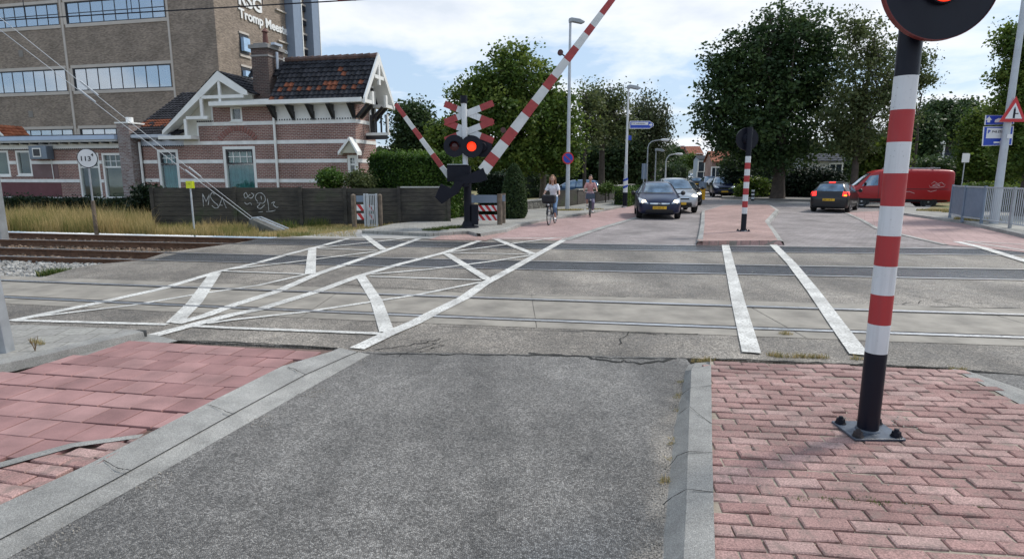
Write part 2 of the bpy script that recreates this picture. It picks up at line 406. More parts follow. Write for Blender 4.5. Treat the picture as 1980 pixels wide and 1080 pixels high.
for i in range(6):                      # one rail at a time: polished head, rusty web and foot
    prof = [(-.07, -.172), (-.07, -.160), (-.012, -.148), (-.010, -.045), (-.042, -.030), (-.042, .011), (.042, .011), (.042, -.030), (.010, -.045), (.012, -.148), (.07, -.160), (.07, -.172)]
    a = along(lambda t: ry(i, t), -120, 60, 150)
    b = MB(); k = len(prof); b.v = [(x, y + q[0], q[1]) for x, y in a for q in prof]
    for j in range(len(a) - 1):
        for p in range(k - 1): b.f.append((j * k + p, j * k + p + 1, (j + 1) * k + p + 1, (j + 1) * k + p)); b.m.append(1 if p == 5 else 0)
    r = b.build('rail', [railrust, railtop])
    names = ['nearest rail of the three tracks, polished top in the concrete panels', 'second rail from the camera, far side of the concrete panelled track', 'near rail of the middle track beside dark rubber panels',
             'far rail of the middle track beside dark rubber panels', 'near rail of the farthest track, rusty on the left', 'farthest rusty rail, beside the dry grass verge']
    tag(r, names[i], 'rail', 'railway rails', None)
    # flangeway groove beside the rail on its gauge side
    s = 1 if i % 2 == 0 else -1
    x0 = xL(i) if i > 0 else -13
    s2 = -s
    strip('rail_joint_gap', lambda t: ry(i, t) + (.034 if s2 > 0 else -.062), lambda t: ry(i, t) + (.062 if s2 > 0 else -.034), x0, XR, .0078, groove)
    strip('flangeway', lambda t: ry(i, t) + (.034 if s > 0 else -.098), lambda t: ry(i, t) + (.098 if s > 0 else -.034), x0, XR, .008, groove)
# sleepers and ballast in the open track on the left
bal = MB(); bv = []
ballm = plain('ballast_stone', (.36, .35, .33), .9, var=.35, vscale=3)
balld = plain('ballast_rusty', (.20, .14, .10), .95, var=.4, vscale=3)
def stones(n, fx, fy, smin, smax, m, b, z=-.19):
    for _ in range(n):
        x = fx(); y = fy(x)
        if y is None: continue
        s = random.uniform(smin, smax); ang = random.random() * 6.28
        vs = []
        for (a, c, d) in ((-1, -1, 0), (1, -1, 0), (1, 1, 0), (-1, 1, 0), (-.6, -.7, 1), (.7, -.5, 1), (.6, .6, 1), (-.7, .5, 1)):
            a *= random.uniform(.7, 1.2); c *= random.uniform(.7, 1.2)
            rx, r_ = rot2(a * s, c * s * .8, ang); vs.append((x + rx, y + r_, z - .01 + d * s * random.uniform(.8, 1.5)))
        b.add(vs, [(4, 5, 6, 7), (0, 1, 5, 4), (1, 2, 6, 5), (2, 3, 7, 6), (3, 0, 4, 7)], m)
def ybal(x):
    y = random.uniform(ry(1, x) + .35, ry(2, x) + .1); 
    return y if not inside((x, y), [tuple(p) for p in cpoly]) else None
def ytr(i0, i1):
    def f(x):
        y = random.uniform(ry(i0, x) - .3, ry(i1, x) + .4)
        return y if not inside((x, y), [tuple(p) for p in cpoly]) else None
    return f
stones(5200, lambda: random.uniform(-17, -7), ybal, .02, .045, 0, bal, -.12)
stones(4200, lambda: random.uniform(-24, -7), ytr(2, 5), .02, .05, 1, bal, -.17)
o = bal.build('ballast', [ballm, balld]); tag(o, kind='stuff')
slp = MB()
for i0, i1 in ((2, 3), (4, 5)):
    x = -60
    while x < -5:
        ya, yb = ry(i0, x) - .5, ry(i1, x) + .5
        if not inside((x, (ya + yb) / 2), [tuple(p) for p in cpoly]): slp.box(x - .12, x + .12, ya, yb, -.21, -.165)
        x += .6
tag(slp.build('sleepers', plain('old_sleeper', (.10, .075, .055), .9, var=.3, vscale=6)), kind='structure')

# painted markings: polylines with widths, widths in metres
mk = MB()
def line(pts, wd, z=.0085):
    g = [G(*p) for p in pts] if len(pts[0]) == 2 else [Vector(p) for p in pts]
    L = []; Rr = []
    for i, p in enumerate(g):
        t = (g[min(i + 1, len(g) - 1)] - g[max(i - 1, 0)]).normalized(); nn = Vector((-t.y, t.x, 0)) * wd / 2
        L.append(tuple((p + nn).xy) + (z,)); Rr.append(tuple((p - nn).xy) + (z,))
    ribbon([Rr, L], 0, mk)
Z = iter([.0085 + .0004 * i for i in range(60)])
for pts, wd in [
 ([(22, 621), (181, 588), (311, 559), (428, 524), (495, 509.5), (556, 492), (612, 478), (697, 455), (715, 450)], .16),
 ([(67, 613), (259, 590), (376, 570), (500, 552), (591, 531)], .09),
 ([(39, 620), (324, 628)], .09),
 ([(338, 624), (377, 585), (416, 529)], .20),
 ([(829, 455), (728, 491), (611, 531), (536, 564), (450, 591), (400, 610), (340, 626)], .17),
 ([(272, 656), (358, 633), (450, 609), (500, 599), (614, 564), (690, 536), (766, 513), (859, 489), (947, 459)], .17),
 ([(400, 626), (450, 619), (589, 604), (700, 587), (810, 570), (930, 546)], .09),
 ([(690, 675), (753, 645), (803, 624), (841, 604), (898, 576), (936, 549), (970, 531), (1001, 514), (1042, 491), (1094, 462)], .18),
 ([(748, 642), (728, 582), (697, 534)], .17),
 ([(371, 631), (450, 635), (735, 646)], .09),
 ([(715, 535), (930, 542)], .09), ([(718, 531), (824, 522), (950, 506), (1027, 494)], .10),
 ([(863, 491), (943, 541)], .17), ([(865, 489), (1027, 492.5)], .09), ([(870, 488), (950, 477), (1077, 460)], .10),
 ([(959, 463), (1032, 492)], .18), ([(951, 462), (1097, 460)], .10),
 ([(600, 531), (604, 480)], .19), ([(430, 525), (591, 531)], .09), ([(440, 522), (551, 509.5), (728, 487)], .10),
 ([(614, 481), (730, 485)], .09), ([(614, 480), (720, 469), (824, 456.5)], .10), ([(703, 455), (742, 484)], .18), ([(697, 453.5), (829, 455)], .10),
 ([(1402, 472), (1428, 588), (1453, 684)], .185), ([(1493, 472), (1530, 510), (1574, 566), (1618, 628), (1662, 688)], .185),
 ([(1850, 468), (1900, 480), (1980, 505), (2100, 541)], .22), ([(1870, 468), (1980, 485), (2100, 504)], .1), ([(1862, 467), (1985, 474), (2100, 478)], .1)]:
    line(pts, wd, next(Z))
tag(fixup(mk.build('road_markings', white_mark)), kind='structure')

def inset(pts, d, z):
    r_ = []
    for i, p in enumerate(pts):
        a = Vector(pts[max(i - 1, 0)]).to_3d(); c = Vector(pts[min(i + 1, len(pts) - 1)]).to_3d(); t = (c - a); t.z = 0; t.normalize(); n = Vector((t.y, -t.x, 0)) * d
        r_.append((p[0] + n.x, p[1] + n.y, z))
    return r_
# ------------------------------------------------ near left: red cycle path, kerb, pavement
def K(pts, z): return [tuple(G(x, y, z)) for x, y in pts]
out = K([(12, 1080), (253, 945), (505, 803), (600, 749), (700, 693), (715, 684)], .005)
mid = K([(0, 1043), (220, 928), (456, 797), (591, 724), (672, 688), (692, 680)], .035)
inn = K([(0, 975), (170, 897), (401, 779), (546, 707), (640, 679), (656, 672)], .055)
out = [tuple(extend(out[0], out[1], 8))] + out; mid = [tuple(extend(mid[0], mid[1], 8))] + mid; inn = [tuple(extend(inn[0], inn[1], 8))] + inn
fixup(tag(ribbon([out, mid, inn, [(x, y, -.1) for x, y, z in inn]]).build('kerb', kerbm), kind='structure'))
cracks = MB()
def crack(pts, wd, z, jit=.006, n=7):
    g = [G(px, py, z) for px, py in pts]; fine = []
    for a, c in zip(g, g[1:]):
        for k in range(n): fine.append(a.lerp(c, k / n) + Vector((random.gauss(0, jit), random.gauss(0, jit), 0)))
    fine.append(g[-1]); L = []; Rr = []
    for i, p in enumerate(fine):
        t = (fine[min(i + 1, len(fine) - 1)] - fine[max(i - 1, 0)]).normalized(); ww = wd * random.uniform(.3, 1.2) / 2; nn = Vector((-t.y, t.x, 0)) * ww
        L.append((p.x + nn.x, p.y + nn.y, z)); Rr.append((p.x - nn.x, p.y - nn.y, z))
    ribbon([Rr, L], 0, cracks)
for p, wd, z, j in [
  ([(700, 682), (800, 684), (900, 684), (1000, 685), (1130, 688), (1200, 692), (1300, 692)], .022, .0095, .012),
  ([(1020, 682), (1130, 688), (1180, 697), (1240, 702), (1310, 692)], .035, .0097, .02),
  ([(730, 675), (800, 664), (850, 655)], .018, .0062, .02), ([(770, 690), (830, 668), (870, 655)], .012, .0064, .02),
  ([(1195, 665), (1215, 640), (1270, 646)], .012, .0063, .015), ([(1130, 638), (1280, 645), (1350, 645)], .02, .0066, .01),
  ([(850, 630), (1000, 636), (1130, 640)], .012, .0066, .006), ([(660, 549), (900, 565), (960, 567), (1060, 571), (1210, 574)], .02, .0062, .012),
  ([(1800, 592), (1980, 596)], .03, .0062, .02), ([(1740, 588), (1800, 580), (1860, 590)], .016, .0064, .03), ([(1735, 566), (1810, 578), (1900, 586)], .014, .0065, .03),
  ([(1320, 692), (1450, 694), (1600, 702), (1700, 703), (1840, 711), (1980, 726)], .03, .0062, .015),
  ([(281, 656), (450, 660), (652, 672)], .03, .0062, .008), ([(800, 658), (860, 664), (830, 676), (770, 683)], .01, .0062, .03)]:
    crack(p, wd, z, j)
tag(fixup(cracks.build('asphalt_cracks', crackm)), kind='structure')
jn = MB(); cr_save = cracks; cracks = jn
for a, c in zip(zip(inn[1:], inn[2:]), zip(out[1:], out[2:])): pass
for pts in ([(200, 886), (228, 905), (252, 908)], [(402, 781), (425, 789), (450, 799)], [(556, 708), (575, 716), (592, 724)]): crack(pts, .008, .058, .004, 4)
cracks = cr_save
tag(fixup(jn.build('kerb_joints', crackm)), kind='structure')
# mid-line joint between slanted kerb and gutter
line_m = MB(); mk_s = mk; mk = line_m
line([tuple(Vector(p)) for p in mid[1:]], .010, .0385); mk = mk_s
tag(fixup(line_m.build('kerb_joint_line', crackm)), kind='structure')
# tiles, each a real bevelled slab in one mesh
def pavers(name, poly, ang, bw, bh, gap, z, mat, jit=.003, tilt=.012, origin=(0, 0), bev=.008, zf=None, wob=0, holes=None):
    poly = [(p[0], p[1]) for p in poly]; loc = [rot2(x - origin[0], y - origin[1], -ang) for x, y in poly]
    x0 = min(p[0] for p in loc); x1 = max(p[0] for p in loc); y0 = min(p[1] for p in loc); y1 = max(p[1] for p in loc)
    b = MB(); tint = []; r = int(y0 // bh) - 1
    while r * bh < y1:
        sh = (r % 2) * .5 * bw + random.uniform(-.01, .01); c = int(x0 // bw) - 1
        while c * bw < x1 + bw:
            ux, uy = c * bw + sh + bw / 2, r * bh + bh / 2
            uy += wob * math.sin(ux * 1.3 + r) ; px, py = rot2(ux, uy, ang); px += origin[0]; py += origin[1]
            bw_ = bw; ins = inside((px, py), poly)
            if not ins:
                for sg in (1, -1):
                    qx, qy = rot2(ux + sg * bw / 4, uy, ang)
                    if inside((qx + origin[0], qy + origin[1]), poly): ins = True; bw_ = bw / 2; px, py = qx + origin[0], qy + origin[1]; break
            if ins and not (holes and holes(px, py)):
                zz = z + (zf(px, py) if zf else 0) + random.gauss(0, jit); tx = random.gauss(0, tilt); ty = random.gauss(0, tilt); rz = ang + random.gauss(0, .010)
                hw, hh = (bw_ - gap) / 2 * random.uniform(.985, 1.01), (bh - gap) / 2 * random.uniform(.97, 1.01); vs = []
                for k, (f, dz) in enumerate(((1, -.05), (1, -bev * .7), (0, 0))):
                    for sx, sy in ((-1, -1), (1, -1), (1, 1), (-1, 1)):
                        ax, ay = (hw - (bev if f == 0 else 0)) * sx, (hh - (bev if f == 0 else 0)) * sy
                        jx = random.gauss(0, bev * .18); jy = random.gauss(0, bev * .18)
                        wx, wy = rot2(ax + jx, ay + jy, rz); vs.append((px + wx, py + wy, zz + dz + ax * tx + ay * ty))
                b.add(vs, [(8, 9, 10, 11)] + [(i + o, (i + 1) % 4 + o, (i + 1) % 4 + 4 + o, i + 4 + o) for o in (0, 4) for i in range(4)])
                t = random.random(); tint += [t] * 9
            c += 1
        r += 1
    b.tint = tint; return tag(b.build(name, mat), kind='structure')
def tintmat(name, ca, cb, cc, rough=.8, bumpd=.003, bs=120, speck=.35, stain=None):
    s = NM(name); at = s.n('ShaderNodeAttribute', attribute_name='tint')
    c = s.ramp(at.outputs['Fac'], [(0, ca), (.5, cb), (1, cc)])
    c = s.mix(speck, c, s.mix(1.0, c, s.ramp(s.noise(bs, 3, .7), [(.3, .35), (.7, 1.6)]), 'MULTIPLY'))
    c = s.mix(.8, c, s.mix(1.0, c, s.ramp(s.noise(2.3, 6), [(.32, .62), (.68, 1.25)]), 'MULTIPLY'))
    if stain: c = s.mix(s.ramp(s.noise(9, 6, .65), [(.5, 0), (.66, .7)]), c, stain)
    s.col(c).rough(rough); s.bump(s.noise(bs * .7, 4, .7), .8, bumpd); return s.m
tilem = tintmat('red_tile', (.27, .142, .135), (.32, .175, .165), (.37, .212, .20), .8, .002, 150, .3)
brickm = tintmat('red_brick_paver', (.275, .155, .140), (.335, .20, .18), (.39, .26, .235), .85, .004, 110, .8, (.19, .145, .125))
sandj = plain('joint_sand', (.30, .255, .205), .95, var=.35, vscale=14, bump=.006, bscale=80)
sandd = plain('joint_dark', (.13, .085, .07), .95, var=.35, vscale=14)
pathpoly = [G(652, 672.5, .05), G(281, 656, .05), G(98, 701, .04), G(0, 723, .04), extend(G(0, 723, .04), G(98, 701, .04), 6), extend(Vector(inn[1]), Vector(inn[3]), 5)] + [Vector(p) for p in inn[1:]]
sheet('path_bed', [[p.xy for p in pathpoly]], .024, sandd)
tang = math.atan2((G(330, 810) - G(0, 770)).y, (G(330, 810) - G(0, 770)).x)
tilepoly = [G(652, 672.5, .05), G(281, 656, .05), G(98, 701, .04), G(0, 723, .04), extend(G(0, 723, .04), G(98, 701, .04), 6), G(-500, 960, .05), G(0, 892, .05), G(137, 855, .05), G(278, 838, .05)] + [Vector(p) for p in inn[3:]]
TA = math.atan2((G(640, 672) - G(290, 657)).y, (G(640, 672) - G(290, 657)).x)
pavers('cycle_path_tiles', [p.xy for p in tilepoly], TA - .04, .28, .275, .012, .046, tilem, .0014, .006, origin=(G(500, 680).x, G(500, 680).y), bev=.004, wob=.012)
brp = [G(-500, 985, .05), G(0, 905, .05), G(145, 864, .05), G(270, 846, .05), Vector(inn[3]), Vector(inn[2]), Vector(inn[1]), extend(Vector(inn[1]), Vector(inn[3]), 5)]
pavers('path_bricks', [p.xy for p in brp], TA - .1, .24, .12, .010, .046, brickm, .003, .015, origin=(G(100, 960).x, G(100, 960).y), bev=.009)
st_ = [K([(-400, 962), (0, 893), (137, 856), (278, 838)], .052), K([(-400, 976), (0, 903), (144, 863), (268, 846)], .052)]
fixup(tag(ribbon(st_).build('path_edging', kerbm), kind='structure'))
# pavement left with kerb
kface = K([(-900, 935), (0, 723), (98, 701), (230, 668), (281, 656)], .01)
kin = inset(kface, -.02, .095)
ktop2 = inset(kface, -.19, .10)
fixup(tag(ribbon([kface, kin, ktop2]).build('kerb', kerbm), kind='structure'))
fixup(sheet('pavement', [[Vector(p).xy for p in ktop2] + [G(285, 654).xy, G(60, 643).xy, G(-300, 651).xy, G(-1500, 700).xy]], .098, slabm, .15))

sheet('path_fill', [[G(70, 668).xy, G(150, 648).xy, G(300, 650).xy, G(345, 662).xy, G(300, 672).xy, G(98, 712).xy]], .022, kerbm)
# ------------------------------------------------ near right: brick traffic island
ko = K([(1280, 1080), (1287, 980), (1303, 828), (1317, 761), (1325, 716)], .004)
kc = K([(1322, 1080), (1327, 980), (1331, 855), (1334, 777), (1337, 714)], .11)
kr = K([(1383, 1080), (1380, 980), (1377, 855), (1376, 777), (1375, 706)], .12)
ko = [tuple(extend(ko[0], ko[3], 6))] + ko + [tuple(G(1328, 706))]; kc = [tuple(extend(kc[0], kc[3], 6))] + kc + [tuple(G(1345, 701, .02))]; kr = [tuple(extend(kr[0], kr[3], 6))] + kr + [tuple(G(1375, 699, .02))]
IK = [list(x) for x in (ko, kc, kr)]
islz = .105
fixup(tag(ribbon([ko, kc, kr, [(x, y, -.05) for x, y, z in kr]]).build('island_kerb', kerbm), kind='structure'))
jn = MB(); cracks = jn
for pts in ([(1294, 900), (1310, 880), (1332, 872), (1378, 874)], [(1283, 975), (1300, 960), (1328, 945), (1380, 950)], [(1318, 762), (1337, 748), (1377, 744)], [(1312, 800), (1333, 785), (1376, 818)]): crack(pts, .007, .122, .002, 3)
tag(fixup(jn.build('island_kerb_joints', crackm)), kind='structure')
kR1 = K([(1840, 712), (1905, 745), (1980, 785), (2200, 900)], .10); kR2 = K([(1870, 716), (1935, 745), (2010, 778), (2260, 880)], .10); kR3 = K([(1880, 720), (1965, 748), (2040, 778), (2300, 880)], .004)
fixup(tag(ribbon([kR1, kR2, kR3]).build('island_kerb', kerbm), kind='structure'))
islpoly = [Vector(p) - Vector((.01, 0, 0)) for p in kr] + [G(1375, 696, islz), G(1600, 704, islz), G(1840, 713, islz)] + [Vector(p) for p in kR1] + [Vector((7, -4, 0))]
sheet('island_bed', [[p.xy for p in islpoly]], .0935, sandj, .2)
IA = math.atan2((G(1980, 1022, .1) - G(1385, 985, .1)).y, (G(1980, 1022, .1) - G(1385, 985, .1)).x)
pole_xy = G(1677, 834, islz)
pavers('island_bricks', [p.xy for p in islpoly], IA, .240, .103, .010, islz, brickm, .0035, .018, origin=(G(1400, 900, .1).x, G(1400, 900, .1).y), bev=.008, wob=.006,
       holes=lambda x, y: abs(x - pole_xy.x) < .10 and abs(y - pole_xy.y) < .10)

sheet('road', [[Vector(p).xy + Vector((.0, .0)) for p in kR3[:1]] + [G(1990, 726).xy, G(2300, 745).xy, G(4000, 860).xy, Vector((14, -6)), Vector((7.2, -6)), Vector(kR3[3]).xy, Vector(kR3[2]).xy, Vector(kR3[1]).xy]], .004, A['road'], .2)
# ------------------------------------------------ far side: road, cycle path, pavement, island, junction
cyc_l = [(980, 449), (1008, 438), (1060, 427), (1127, 417), (1226, 397), (1290, 383), (1330, 372)]
cyc_r = [(1093, 465), (1121, 455), (1170, 439), (1229, 422), (1270, 405), (1300, 392), (1345, 374)]
fy = lambda px, py: tuple(G(px, py).xy)
sheet('far_road', [[fy(1060, 474), fy(1380, 476), fy(1850, 482), fy(1990, 484), fy(1990, 470), fy(1850, 462), fy(1720, 440), fy(1700, 412), fy(1760, 404), fy(1640, 396), fy(1480, 387), fy(1412, 381), fy(1390, 371), fy(1372, 362), fy(1322, 362), fy(1320, 372), fy(1290, 386), fy(1220, 424)]], .002, klinker)
sheet('side_road', [[fy(1395, 392), fy(1640, 398), fy(1720, 410), fy(1900, 414), fy(2300, 430), fy(2300, 404), fy(1900, 390), fy(1600, 386), fy(1405, 381)]], .006, A['far'])
sheet('cycle_path', [[fy(*p) for p in cyc_l] + [fy(*p) for p in cyc_r[::-1]] + [fy(945, 463)]], .010, redpath)
line_m = MB(); mk = line_m
line(cyc_r, .26, .0); mk = mk_s
kz = fixup(line_m.build('kerb', kerbm)); kz.location.z = .016; tag(kz, kind='structure')
# raised pavement with a kerb on the left of the cycle path
cl0 = [tuple(G(x, y, 0)) for x, y in [(930, 458)] + cyc_l]
kerbL = [inset(cl0, 0, 0), inset(cl0, -.015, .10), inset(cl0, -.15, .112), inset(cl0, -.16, .0)]
fixup(tag(ribbon(kerbL).build('kerb', kerbm), kind='structure'))
sheet('pavement', [[(x, y) for x, y, z in inset(cl0, -.152, 0)] + [fy(1330, 366), fy(1250, 371), fy(1200, 386), fy(1100, 402), fy(960, 414), fy(860, 428), fy(760, 438), fy(700, 452), fy(830, 458), fy(905, 453)]], .105, slabm, .14)
sheet('footpath', [[fy(560, 460), fy(700, 443), fy(800, 436), fy(880, 434), fy(960, 452), fy(840, 462), fy(700, 462)]], .012, plain('grey_path', (.33, .32, .30), .85, var=.15, vscale=3))
sheet('brick_strip', [[fy(828, 464), fy(870, 451), fy(905, 447), fy(985, 444), fy(975, 452), fy(940, 466)]], .016, islbrick)
# right-hand cycle path and pavement
rc_l = [(1634, 411), (1665, 425), (1697, 443), (1760, 458), (1828, 474)]; rc_r = [(1700, 408), (1750, 417), (1863, 433), (1980, 461), (2200, 520)]
sheet('cycle_path', [[fy(*p) for p in rc_l] + [fy(1900, 480), fy(2100, 500)] + [fy(*p) for p in rc_r[::-1]]], .012, redpath)
line_m = MB(); mk = line_m; line(rc_l, .16, 0); mk = mk_s
kz = fixup(line_m.build('kerb', kerbm)); kz.location.z = .018; tag(kz, kind='structure')
cr0 = [tuple(G(x, y, 0)) for x, y in rc_r]
kerbR = [inset(cr0, 0, 0), inset(cr0, -.015, .11), inset(cr0, -.16, .118), inset(cr0, -.17, 0)]
fixup(tag(ribbon(kerbR).build('kerb', kerbm), kind='structure'))
sheet('pavement', [[(x, y) for x, y, z in inset(cr0, -.162, 0)] + [fy(2400, 520), fy(2400, 440), fy(1980, 418), fy(1830, 404), fy(1720, 402)]], .112, slabm, .14)
sheet('verge', [[fy(1790, 410), fy(1870, 409), fy(2100, 421), fy(2600, 470), fy(2600, 405), fy(1980, 388), fy(1820, 392)]], .118, verge_m, .14)
# far island
ik = [(1345, 474), (1352, 440), (1355, 412), (1392, 401), (1440, 399), (1492, 400), (1507, 410), (1488, 434), (1502, 452), (1517, 474)]
ikc = [tuple(G(x, y, 0)) for x, y in ik]; cen = Vector((sum(p[0] for p in ikc) / len(ikc), sum(p[1] for p in ikc) / len(ikc), 0))
def inset(pts, d, z):
    r_ = []
    for i, p in enumerate(pts):
        a = Vector(pts[max(i - 1, 0)]); c = Vector(pts[min(i + 1, len(pts) - 1)]); t = (c - a).normalized(); n = Vector((t.y, -t.x, 0)) * d
        r_.append((p[0] + n.x, p[1] + n.y, z))
    return r_
i1 = inset(ikc, .04, .10); i2 = inset(ikc, .17, .122)
fixup(tag(ribbon([ikc, i1, i2]).build('island_kerb', kerbm), kind='structure'))
sheet('traffic_island', [[(x, y) for x, y, z in i2]], .122, islbrick, .15)
fixup(tag(ribbon([[(ikc[0][0], ikc[0][1], -.02), (ikc[-1][0], ikc[-1][1], -.02)], [(ikc[0][0] + .1, ikc[0][1] + .05, .118), (ikc[-1][0] - .1, ikc[-1][1] + .05, .118)], [(ikc[0][0] + .1, ikc[0][1] + .3, .1215), (ikc[-1][0] - .1, ikc[-1][1] + .3, .1215)]]).build('island_edge', islbrick), kind='structure'))
# dust blown against the island kerb
dm = bpy.data.materials.new('sand_dust'); dm.use_nodes = True; dt = dm.node_tree; db = dt.nodes['Principled BSDF']; db.inputs['Base Color'].default_value = (.42, .38, .33, 1); db.inputs['Roughness'].default_value = .95
dn = dt.nodes.new('ShaderNodeTexNoise'); dn.inputs['Scale'].default_value = 2.2; dn2 = dt.nodes.new('ShaderNodeTexNoise'); dn2.inputs['Scale'].default_value = 90; dtc = dt.nodes.new('ShaderNodeTexCoord')
da = dt.nodes.new('ShaderNodeAttribute'); da.attribute_name = 'edge'; dmul = dt.nodes.new('ShaderNodeMath'); dmul.operation = 'MULTIPLY'; dadd = dt.nodes.new('ShaderNodeMath'); dadd.operation = 'MULTIPLY'
dr = dt.nodes.new('ShaderNodeValToRGB'); dr.color_ramp.elements[0].position = .19; dr.color_ramp.elements[1].position = .42
dt.links.new(dtc.outputs['Object'], dn.inputs['Vector']); dt.links.new(dtc.outputs['Object'], dn2.inputs['Vector'])
dt.links.new(dn.outputs[0], dmul.inputs[0]); dt.links.new(da.outputs['Fac'], dmul.inputs[1]); dt.links.new(dmul.outputs[0], dadd.inputs[0]); dt.links.new(dn2.outputs[0], dadd.inputs[1]); dt.links.new(dadd.outputs[0], dr.inputs[0]); dt.links.new(dr.outputs[0], db.inputs['Alpha'])
drow = [[tuple(G(x + dx_, y, .0105)) for x, y in ((1230, 1120), (1245, 1000), (1262, 900), (1275, 830), (1290, 780), (1300, 740), (1306, 710))] for dx_ in (-60, -15, 12, 20)]
drow[3] = [tuple(Vector(p) + Vector((.06, 0, 0))) for p in [tuple(G(x, y, .0105)) for x, y in ((1275, 1120), (1285, 1000), (1296, 900), (1302, 830), (1312, 780), (1316, 740), (1320, 710))]]
do = ribbon(drow).build('sand_dust', dm); fixup(do); ea = do.data.attributes.new('edge', 'FLOAT', 'POINT'); ea.data.foreach_set('value', [r_ * c_ for r_ in (0., .85, .85, 1.1, 1.1, 1.0) for c_ in (1, 1, .95, .85, .75, .6, .3)]); tag(do, kind='stuff')
# far kerb of the side road with pavement
sheet('pavement', [[fy(1395, 384), fy(1470, 387), fy(1600, 391), fy(1645, 393), fy(1640, 384), fy(1560, 381), fy(1480, 379), fy(1400, 375)]], .14, plain('far_pavement', (.20, .19, .175), .85, var=.2, vscale=2), .16)
# ================================================================= BUILDINGS
def proj(p):
    p = Vector(p); d = p - Vector((0, 0, H)); zc = d.y * CP - d.z * SP
    return (CX + F_PX * d.x / zc, CY - F_PX * (d.y * SP + d.z * CP) / zc)
white_p = plain('white_painted_wood', (.80, .80, .77), .5, var=.08, vscale=2, coord='UV')
white_b = plain('white_band_plaster', (.80, .80, .78), .7, var=.12, vscale=2.5, coord='UV', bump=.003)
dark_p = plain('black_painted_wood', (.018, .018, .022), .35)
brick_h = brickmat('red_brick_wall', (.19, .078, .064), (.29, .135, .108), (.46, .41, .37), .21, .072, .011, bump=.006, grime=.5)
brick_d = brickmat('brown_chimney_brick', (.055, .034, .030), (.11, .062, .052), (.17, .15, .135), .21, .07, .010, bump=.006, grime=.5)
brick_s = brickmat('tan_brick_wall', (.19, .145, .110), (.36, .285, .225), (.23, .20, .17), .21, .065, .008, bump=.006, grime=.45)
plaster_m = plain('maroon_plaster', (.15, .055, .062), .75, var=.12, vscale=2, coord='UV')
maroon2 = plain('brown_plaster', (.17, .11, .11), .75, var=.12, vscale=2, coord='UV')
zinc = plain('zinc_gutter', (.42, .45, .50), .4, .6, var=.1)
bluegrey = plain('blue_grey_fascia', (.42, .52, .68), .45, var=.05)
ductm = plain('blue_grey_duct', (.20, .25, .33), .45, .1, var=.06)
teal = plain('teal_curtain', (.075, .25, .23), .8, var=.2, vscale=3)
beige_blind = plain('olive_blind', (.30, .29, .19), .85, var=.15, vscale=1)
darkroom = plain('dark_interior', (.012, .014, .018), .8)
def glassmat(name, c, mixv=.35, tint=(.9, .95, 1)):
    m = bpy.data.materials.new(name); m.use_nodes = True; t = m.node_tree; t.nodes.clear()
    a = t.nodes.new('ShaderNodeBsdfTransparent'); a.inputs[0].default_value = srgb(c)
    g = t.nodes.new('ShaderNodeBsdfGlossy'); g.inputs[0].default_value = srgb(tint); g.inputs[1].default_value = .04
    no = t.nodes.new('ShaderNodeTexNoise'); no.inputs['Scale'].default_value = 1.2; bp = t.nodes.new('ShaderNodeBump'); bp.inputs['Strength'].default_value = .08
    t.links.new(no.outputs[0], bp.inputs['Height']); t.links.new(bp.outputs[0], g.inputs['Normal'])
    x = t.nodes.new('ShaderNodeMixShader'); x.inputs[0].default_value = mixv; t.links.new(a.outputs[0], x.inputs[1]); t.links.new(g.outputs[0], x.inputs[2])
    o = t.nodes.new('ShaderNodeOutputMaterial'); t.links.new(x.outputs[0], o.inputs[0]); return m
glass = glassmat('window_glass', (.85, .9, .9), .07); glass_sky = glassmat('reflecting_glass', (.55, .62, .68), .42)
def tilemat(name, c1, c2, c3, patch=.56):
    s = NM(name); at = s.n('ShaderNodeAttribute', attribute_name='tint')
    c = s.ramp(at.outputs['Fac'], [(0, c1), (.6, c2), (.86, c2), (.9, c3), (1, c3)])
    s.col(s.mix(.7, c, s.mix(1., c, s.ramp(s.noise(3, 5), [(.3, .55), (.7, 1.4)]), 'MULTIPLY'))).rough(.8); s.b.inputs['Specular IOR Level'].default_value = .25; s.bump(s.noise(40, 3), .5, .004); return s.m
rooft = tilemat('dark_glazed_tiles', (.010, .011, .015), (.030, .031, .038), (.17, .055, .028))
roofo = tilemat('orange_tiles', (.26, .08, .04), (.34, .12, .06), (.25, .08, .04))

